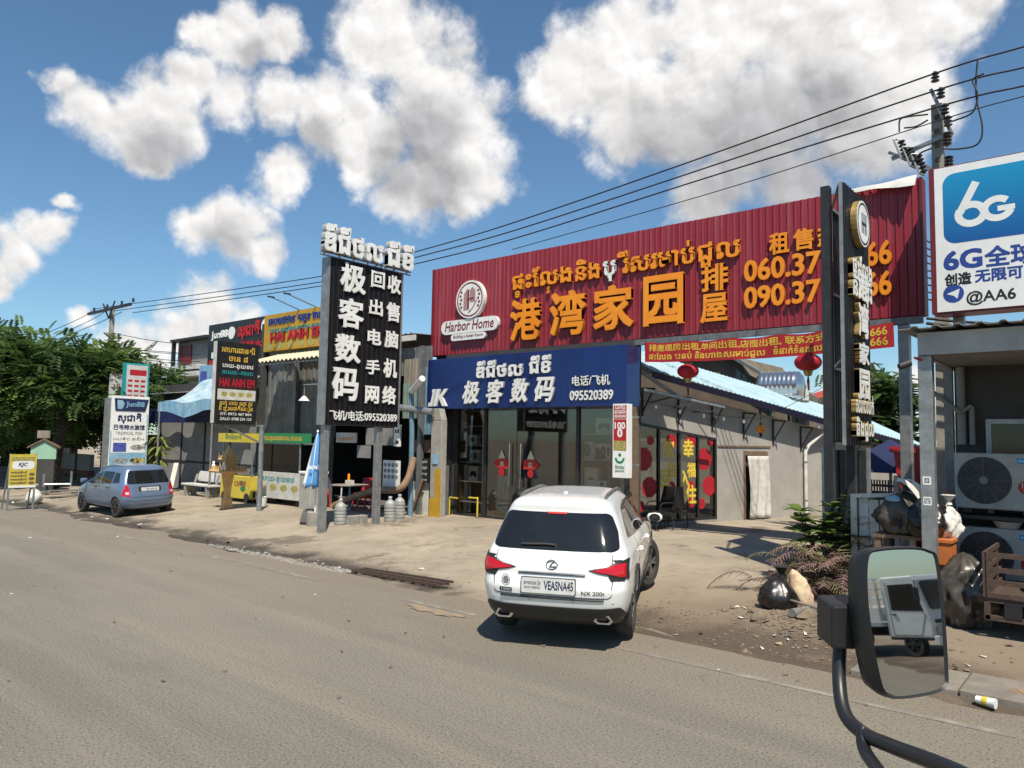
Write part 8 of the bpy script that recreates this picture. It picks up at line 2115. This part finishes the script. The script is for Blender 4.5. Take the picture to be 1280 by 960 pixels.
mb = MB(); mb.bar(ia[0] + Vector((-.05, .15, -.2)), ia[3] + Vector((.1, .15, -.25)), .10, .07); mb.bar((X - .9, WY - .02, ztop - 1.05), (X + .3, WY - .02, ztop - .75), .08); mb.bar((X - .05, WY - .06, ztop - 1.5), (X - .95, WY - .06, ztop - .9), .06); mb.build('bracket', 'galv', t)
for p in ia: mb = MB(); insul(mb, p + Vector((.06, 0, -.12)), (0, 0, 1), 3, .085, .08); mb.build('insulator', 'porcelain', t, smooth=50)
for px, py in ((1184, 166), (1186, 196)): mb = MB(); insul(mb, aty(px, py, WY - .25), (0, -.2, -1), 4, .09, .08); mb.build('insulator', 'porcelain', t, smooth=50)
for k in range(3):
    b_ = aty(1126 + 11 * k, 176 + 9 * k, WY - .2); mb = MB(); insul(mb, b_, (.25, 0, -1), 5, .08, .09); mb.build('fuse_cutout', 'porcelain', t, smooth=50); mb = MB(); mb.tube([b_ + Vector((-.14, -.05, .05)), b_ + Vector((.03, -.12, -.45)), b_ + Vector((.1, 0, -.48))], .02, 6); mb.tube([b_ + Vector((-.14, -.05, .05)), b_ + Vector((0, 0, .02))], .015, 6); mb.build('fuse_tube', 'galv', t)
def wirething(name, lab, ptss, r, group, cat='wire', m='wire'):
    t = thing(name, lab, cat, ptss[0][0], group=group); mb = MB()
    for pts in ptss: mb.tube(pts, r, 6)
    mb.build('cable', m, t); return t
def along(pxs, Y, n=10): return bez([aty(px, py, Y) for px, py in pxs], n)
wl = [((1281, 58), (1165, 93), (900, 189), (640, 279), (515, 316), (410, 344), (120, 386)), ((1281, 84), (1173, 112), (900, 204), (640, 289), (515, 323), (410, 351), (140, 389)), ((1281, 107), (1178, 132), (900, 217), (640, 299), (515, 331), (410, 356), (166, 391)), ((1281, 120), (1182, 148), (900, 238), (640, 312))]
for i, w_ in enumerate(wl):
    wirething('power_line', ['topmost power line running the length of the street', 'second power line running the length of the street', 'third power line running the length of the street', 'thin lowest high line fading behind the red billboard'][i], [along(w_, WY - .2 - .01 * i)], .019 if i < 3 else .012, 'power lines between poles')
wirething('jumper_cable', 'looping jumper cables around the right hand pole', [along(((1222, 76), (1220, 100), (1221, 125), (1228, 160), (1222, 180), (1200, 186), (1178, 186)), WY - .4), along(((1230, 92), (1216, 100), (1222, 118), (1216, 140), (1195, 150), (1180, 154)), WY - .45), along(((1124, 165), (1125, 150), (1135, 146), (1160, 143)), WY - .3), along(((1130, 160), (1145, 158), (1160, 150)), WY - .35), along(((1140, 205), (1150, 192), (1165, 185)), WY - .3)], .018, 'cables')
for i in range(5):
    y_ = 17.2 + .15 * i; wirething('telecom_cable', ['uppermost', 'second', 'third', 'fourth', 'lowest'][i] + ' thick black cable running under the 6G billboard', [along(((1158, 398 + 6 * i), (1200, 402 + 7 * i), (1290, 408 + 9 * i)), y_, 6)], .03 + .006 * (i % 2), 'telecom cables under the billboard')
wirething('cable_bundle', 'tangle of black cables hanging between red billboard and 6G board', [along(((1157, 300 + 9 * i), (1164, 303 + 9 * i), (1176, 300 + 9 * i)), 17.3 + .1 * i, 4) for i in range(9)], .02, None)
pt = aty(141, 384, 20); X = pt.x
t = thing('utility_pole', 'distant concrete pole with crossarm above the feathery tree', 'pole', (X, 20, 0)); mb = MB(); mb.lathe((X, 20, 0), [(.24, 0), (.16, pt.z - .05)], 4, sq=True); mb.build('shaft', 'pole_conc', t)
a, b = aty(116, 384, 20), aty(168, 391, 20); mb = MB(); mb.bar((a.x, 19.75, (a.z + b.z) / 2), (b.x, 19.75, (a.z + b.z) / 2), .16); mb.bar((X - .9, 19.75, a.z - .05), (X, 19.78, a.z - 1.1), .07); mb.bar((X + .9, 19.75, a.z - .05), (X, 19.78, a.z - 1.1), .07); mb.build('crossarm', 'dark_steel', t)
for px in (118, 134, 152, 166): p = aty(px, 386, 19.75); mb = MB(); insul(mb, (p.x, 19.75, (a.z + b.z) / 2 + .08), (0, 0, 1), 3, .10, .09); mb.build('insulator', 'porcelain', t)
wirething('street_cable', 'bundle of thin cables crossing the sky above the tree', [along(p_, 19 + .2 * i, 6) for i, p_ in enumerate((((50, 420), (100, 398), (118, 386)), ((58, 425), (110, 402), (134, 388)), ((62, 428), (120, 405), (152, 390)), ((118, 432), (135, 424), (140, 416)), ((140, 416), (180, 424), (222, 430)), ((140, 436), (180, 438), (222, 441)), ((150, 432), (190, 440), (250, 444)), ((150, 440), (200, 449), (250, 452)), ((160, 455), (200, 458), (225, 462)), ((165, 448), (205, 453), (240, 457)), ((150, 462), (190, 466), (225, 470)), ((170, 440), (200, 462), (215, 472))))], .02, None)
t = wirething('bulb_string', 'thin string of bulbs sagging across the forecourt under billboard', [along(((800, 500), (850, 510), (905, 520), (950, 523)), 16.6), along(((950, 523), (990, 505), (1036, 480)), 17.2)], .006, None, 'light string')
mb = MB(); d = [aty(px, py, 16.6) for px, py in ((820, 506), (850, 512), (880, 517), (905, 521), (930, 524))]
for p in d: mb.lathe(p + Vector((0, 0, -.1)), [(.01, 0), (.035, .03), (.03, .07), (.015, .1)], 8)
mb.build('bulbs', 'white_acr', t)

# ================================================================== the truck mirror we look past
MD = 1.75
cM = ray(1132, 780).normalized() * MD + CP
rv = (Vector((24.6, 10.6, .8)) - cM).normalized(); iv = (cM - CP).normalized(); nM = (rv - iv).normalized()
def mp(px, py, off=0): return atpl(px, py, cM + nM * off, nM)
uM = (mp(1180, 780) - mp(1085, 780)); uM = (uM - nM * uM.dot(nM)).normalized(); vM = nM.cross(uM) * -1
if vM.z < 0: vM = -vM
frM = Fr(cM, uM, vM, nM)
def uv(px, py): q = mp(px, py) - cM; return (q.dot(uM), q.dot(vM))
t = thing('truck_mirror', 'black truck side mirror on a bent tube arm close to the camera', 'mirror', cM)
out_px = [(1083, 694), (1098, 685), (1140, 683), (1160, 687), (1170, 698), (1178, 760), (1183, 840), (1181, 858), (1168, 867), (1130, 874), (1112, 872), (1100, 858), (1088, 800), (1081, 740)]
def smoothloop(L, n=4):
    P = [Vector((a, b, 0)) for a, b in L]; N_ = len(P); out = []
    for i in range(N_):
        a, b, c, d = P[i - 1], P[i], P[(i + 1) % N_], P[(i + 2) % N_]
        for k in range(n): tt_ = k / n; q = .5 * ((2 * b) + (c - a) * tt_ + (2 * a - 5 * b + 4 * c - d) * tt_ ** 2 + (3 * b - a - 3 * c + d) * tt_ ** 3); out.append((q.x, q.y))
    return out
O = smoothloop([uv(*p) for p in out_px]); cx = sum(p[0] for p in O) / len(O); cy = sum(p[1] for p in O) / len(O)
def sc(k): return [(cx + (a - cx) * k, cy + (b - cy) * k) for a, b in O]
loops = [(sc(.955), .0), (sc(.985), .006), (sc(1.0), -.004), (sc(1.0), -.02), (sc(.93), -.05), (sc(.70), -.075), (sc(.3), -.085)]
n = len(O); vs = [frM.pt(a, b, w) for L_, w in loops for a, b in L_]; fs = []
for j in range(len(loops) - 1):
    for i in range(n): fs.append((j * n + i, (j + 1) * n + i, (j + 1) * n + (i + 1) % n, j * n + (i + 1) % n))
fs.append(tuple((len(loops) - 1) * n + i for i in range(n))[::-1])
mb = MB(); mb.add(vs, fs); bmx = None; mb.build('housing', 'plastic_black', t, smooth=50)
mb = MB(); mb.add([frM.pt(a, b, .0015) for a, b in sc(.957)], [tuple(range(n))]); mg_ = mb.build('mirror_glass', 'mirror_glass', t)
b0_ = ray(1056, 776).normalized() * (MD + .05) + CP
q0, q1 = ray(1030, 748).normalized() * (MD + .0) + CP, ray(1082, 810).normalized() * (MD + .02) + CP
cB = (q0 + q1) / 2; fB = Fr(cB, RT, UP, -FW); hw, hh_ = abs((q1 - q0).dot(RT)) / 2 + .004, abs((q1 - q0).dot(UP)) / 2
mb = MB(); mb.prism(fB, rpoly(-hw, hw, -hh_, hh_, .008, 3), -.05, .03); mb.build('clamp_block', 'plastic_black', t, bevel=.006)
P = [ray(px, py).normalized() * d + CP for px, py, d in ((1050, 800, 1.78), (1049, 850, 1.77), (1056, 892, 1.74), (1080, 917, 1.70), (1120, 935, 1.62), (1165, 952, 1.52), (1215, 975, 1.40), (1300, 1030, 1.2))]
mb = MB(); mb.tube(bez(P, 6), .0135, 14); mb.build('arm', 'black_paint', t, smooth=60)
P = [ray(px, py).normalized() * d + CP for px, py, d in ((1078, 912, 1.70), (1080, 935, 1.68), (1092, 955, 1.64), (1120, 990, 1.55), (1180, 1040, 1.4))]
mb = MB(); mb.tube(bez(P, 6), .012, 12); mb.build('lower_arm', 'black_paint', t, smooth=60)

# ---- the white truck that shows in the mirror, standing behind on the right
tk = thing('cargo_truck', 'white flat nosed cargo truck with stake sides reflected in the mirror', 'truck', (23.0, 10.3, 0), R(66), local=True)   # local +y = forward... faces -X
mb = MB(); fr = Fr((-.95, 0, 0), (0, 1, 0))
side = [(-.1, .55), (1.55, .55), (1.62, .95), (1.55, 1.25), (1.28, 2.15), (1.15, 2.28), (-.05, 2.28), (-.1, 2.2)]
mb = MB(); mb.prism(Fr((0.95, 0, 0), (0, 1, 0)), side, -1.9, 0); mb.build('cab', 'truck_white', tk, bevel=.05, bseg=3)
for s in (-1, 1):
    f_ = Fr((s * .95, 0, 0), (0, s, 0)); 
    def sx(p): return [(s * a, b) for a, b in p]
    mb = MB(); mb.prism(f_, sx([(.18, 1.32), (1.38, 1.28), (1.16, 2.05), (.20, 2.05)]), .001, .008); mb.build('side_window', 'car_glass', tk)
    mb = MB(); 
    for p, q in (((.12, .62), (.12, 2.12)), ((.12, .62), (1.15, .62)), ((1.15, .62), (1.42, 1.2))): mb.bar((s * .952, p[0], p[1]), (s * .952, q[0], q[1]), .012)
    mb.build('door_seam', 'groove', tk)
    mb = MB(); mb.box(min(s * .952, s * .98), max(s * .952, s * .98), .2, .34, 1.18, 1.22); mb.build('door_handle', 'trim_black', tk)
    mb = MB(); mb.tube([(s * .95, 1.3, 1.3), (s * 1.2, 1.5, 1.35), (s * 1.2, 1.5, 2.1), (s * .93, 1.2, 2.15)], .015, 8); mb.bar((s * 1.2, 1.5, 1.55), (s * 1.2, 1.5, 1.95), .16, .05); mb.build('wing_mirror', 'trim_black', tk)
    mb = MB(); mb.box(s * .45 - .14 + s * .25, s * .45 + .14 + s * .25, 1.62, 1.66, .68, .88); mb.build('headlight', 'lamp_clear', tk)
    mb = MB(); mb.bar((s * .80, 1.4, .53), (s * .80, -.1, .53), .2, .1); mb.build('step', 'trim_black', tk)
fw_ = Fr((0, 1.43, 1.7), (-1, 0, 0), (0, -.29, .96)); mb = MB(); mb.prism(fw_, rpoly(-.84, .84, -.40, .42, .08), .0, .045); mb.build('windscreen', 'car_glass', tk)
mb = MB(); mb.box(-.85, .85, 1.615, 1.635, .95, 1.05); mb.box(-.5, .5, 1.62, 1.64, .68, .9); mb.build('grille', 'trim_black', tk)
mb = MB(); mb.box(-.95, .95, 1.55, 1.75, .36, .62); mb.build('bumper', 'truck_white', tk, bevel=.03)
mb = MB(); mb.box(-.26, .26, 1.751, 1.756, .42, .54); mb.build('licence_plate', 'plate_white', tk)
mb = MB(); mb.box(-1.0, 1.0, -4.6, -.25, .86, .98); mb.build('cargo_floor', 'truck_white', tk)
for nm, P_, Q_ in (('cargo_side', (-1.0, -4.6), (-1.0, -.25)), ('cargo_side', (1.0, -4.6), (1.0, -.25)), ('cargo_front', (-.95, -.25), (.95, -.25)), ('cargo_tail', (-.95, -4.6), (.95, -4.6))):
    mb = MB(); P_ = Vector((*P_, 0)); Q_ = Vector((*Q_, 0)); L = (Q_ - P_).length; m_ = int(L / .3)
    mb.bar(P_ + Vector((0, 0, 1.2)), Q_ + Vector((0, 0, 1.2)), .05, .40)
    for i in range(m_ + 1): q = P_.lerp(Q_, i / m_); mb.bar(q + Vector((0, 0, 1.4)), q + Vector((0, 0, 2.25)), .04)
    for z in (1.65, 1.95, 2.25): mb.bar(P_ + Vector((0, 0, z)), Q_ + Vector((0, 0, z)), .05)
    mb.build(nm, 'truck_white', tk)
mb = MB(); mb.box(-.4, -.3, -4.6, 1.2, .55, .85); mb.box(.3, .4, -4.6, 1.2, .55, .85); mb.build('chassis', 'under_black', tk)
for s in (-1, 1):
    add_wheel(tk, s * .82, .75, .38, .22, 'rim_dark', 6, 0, s); add_wheel(tk, s * .80, -3.2, .38, .30, 'rim_dark', 6, 0, s)
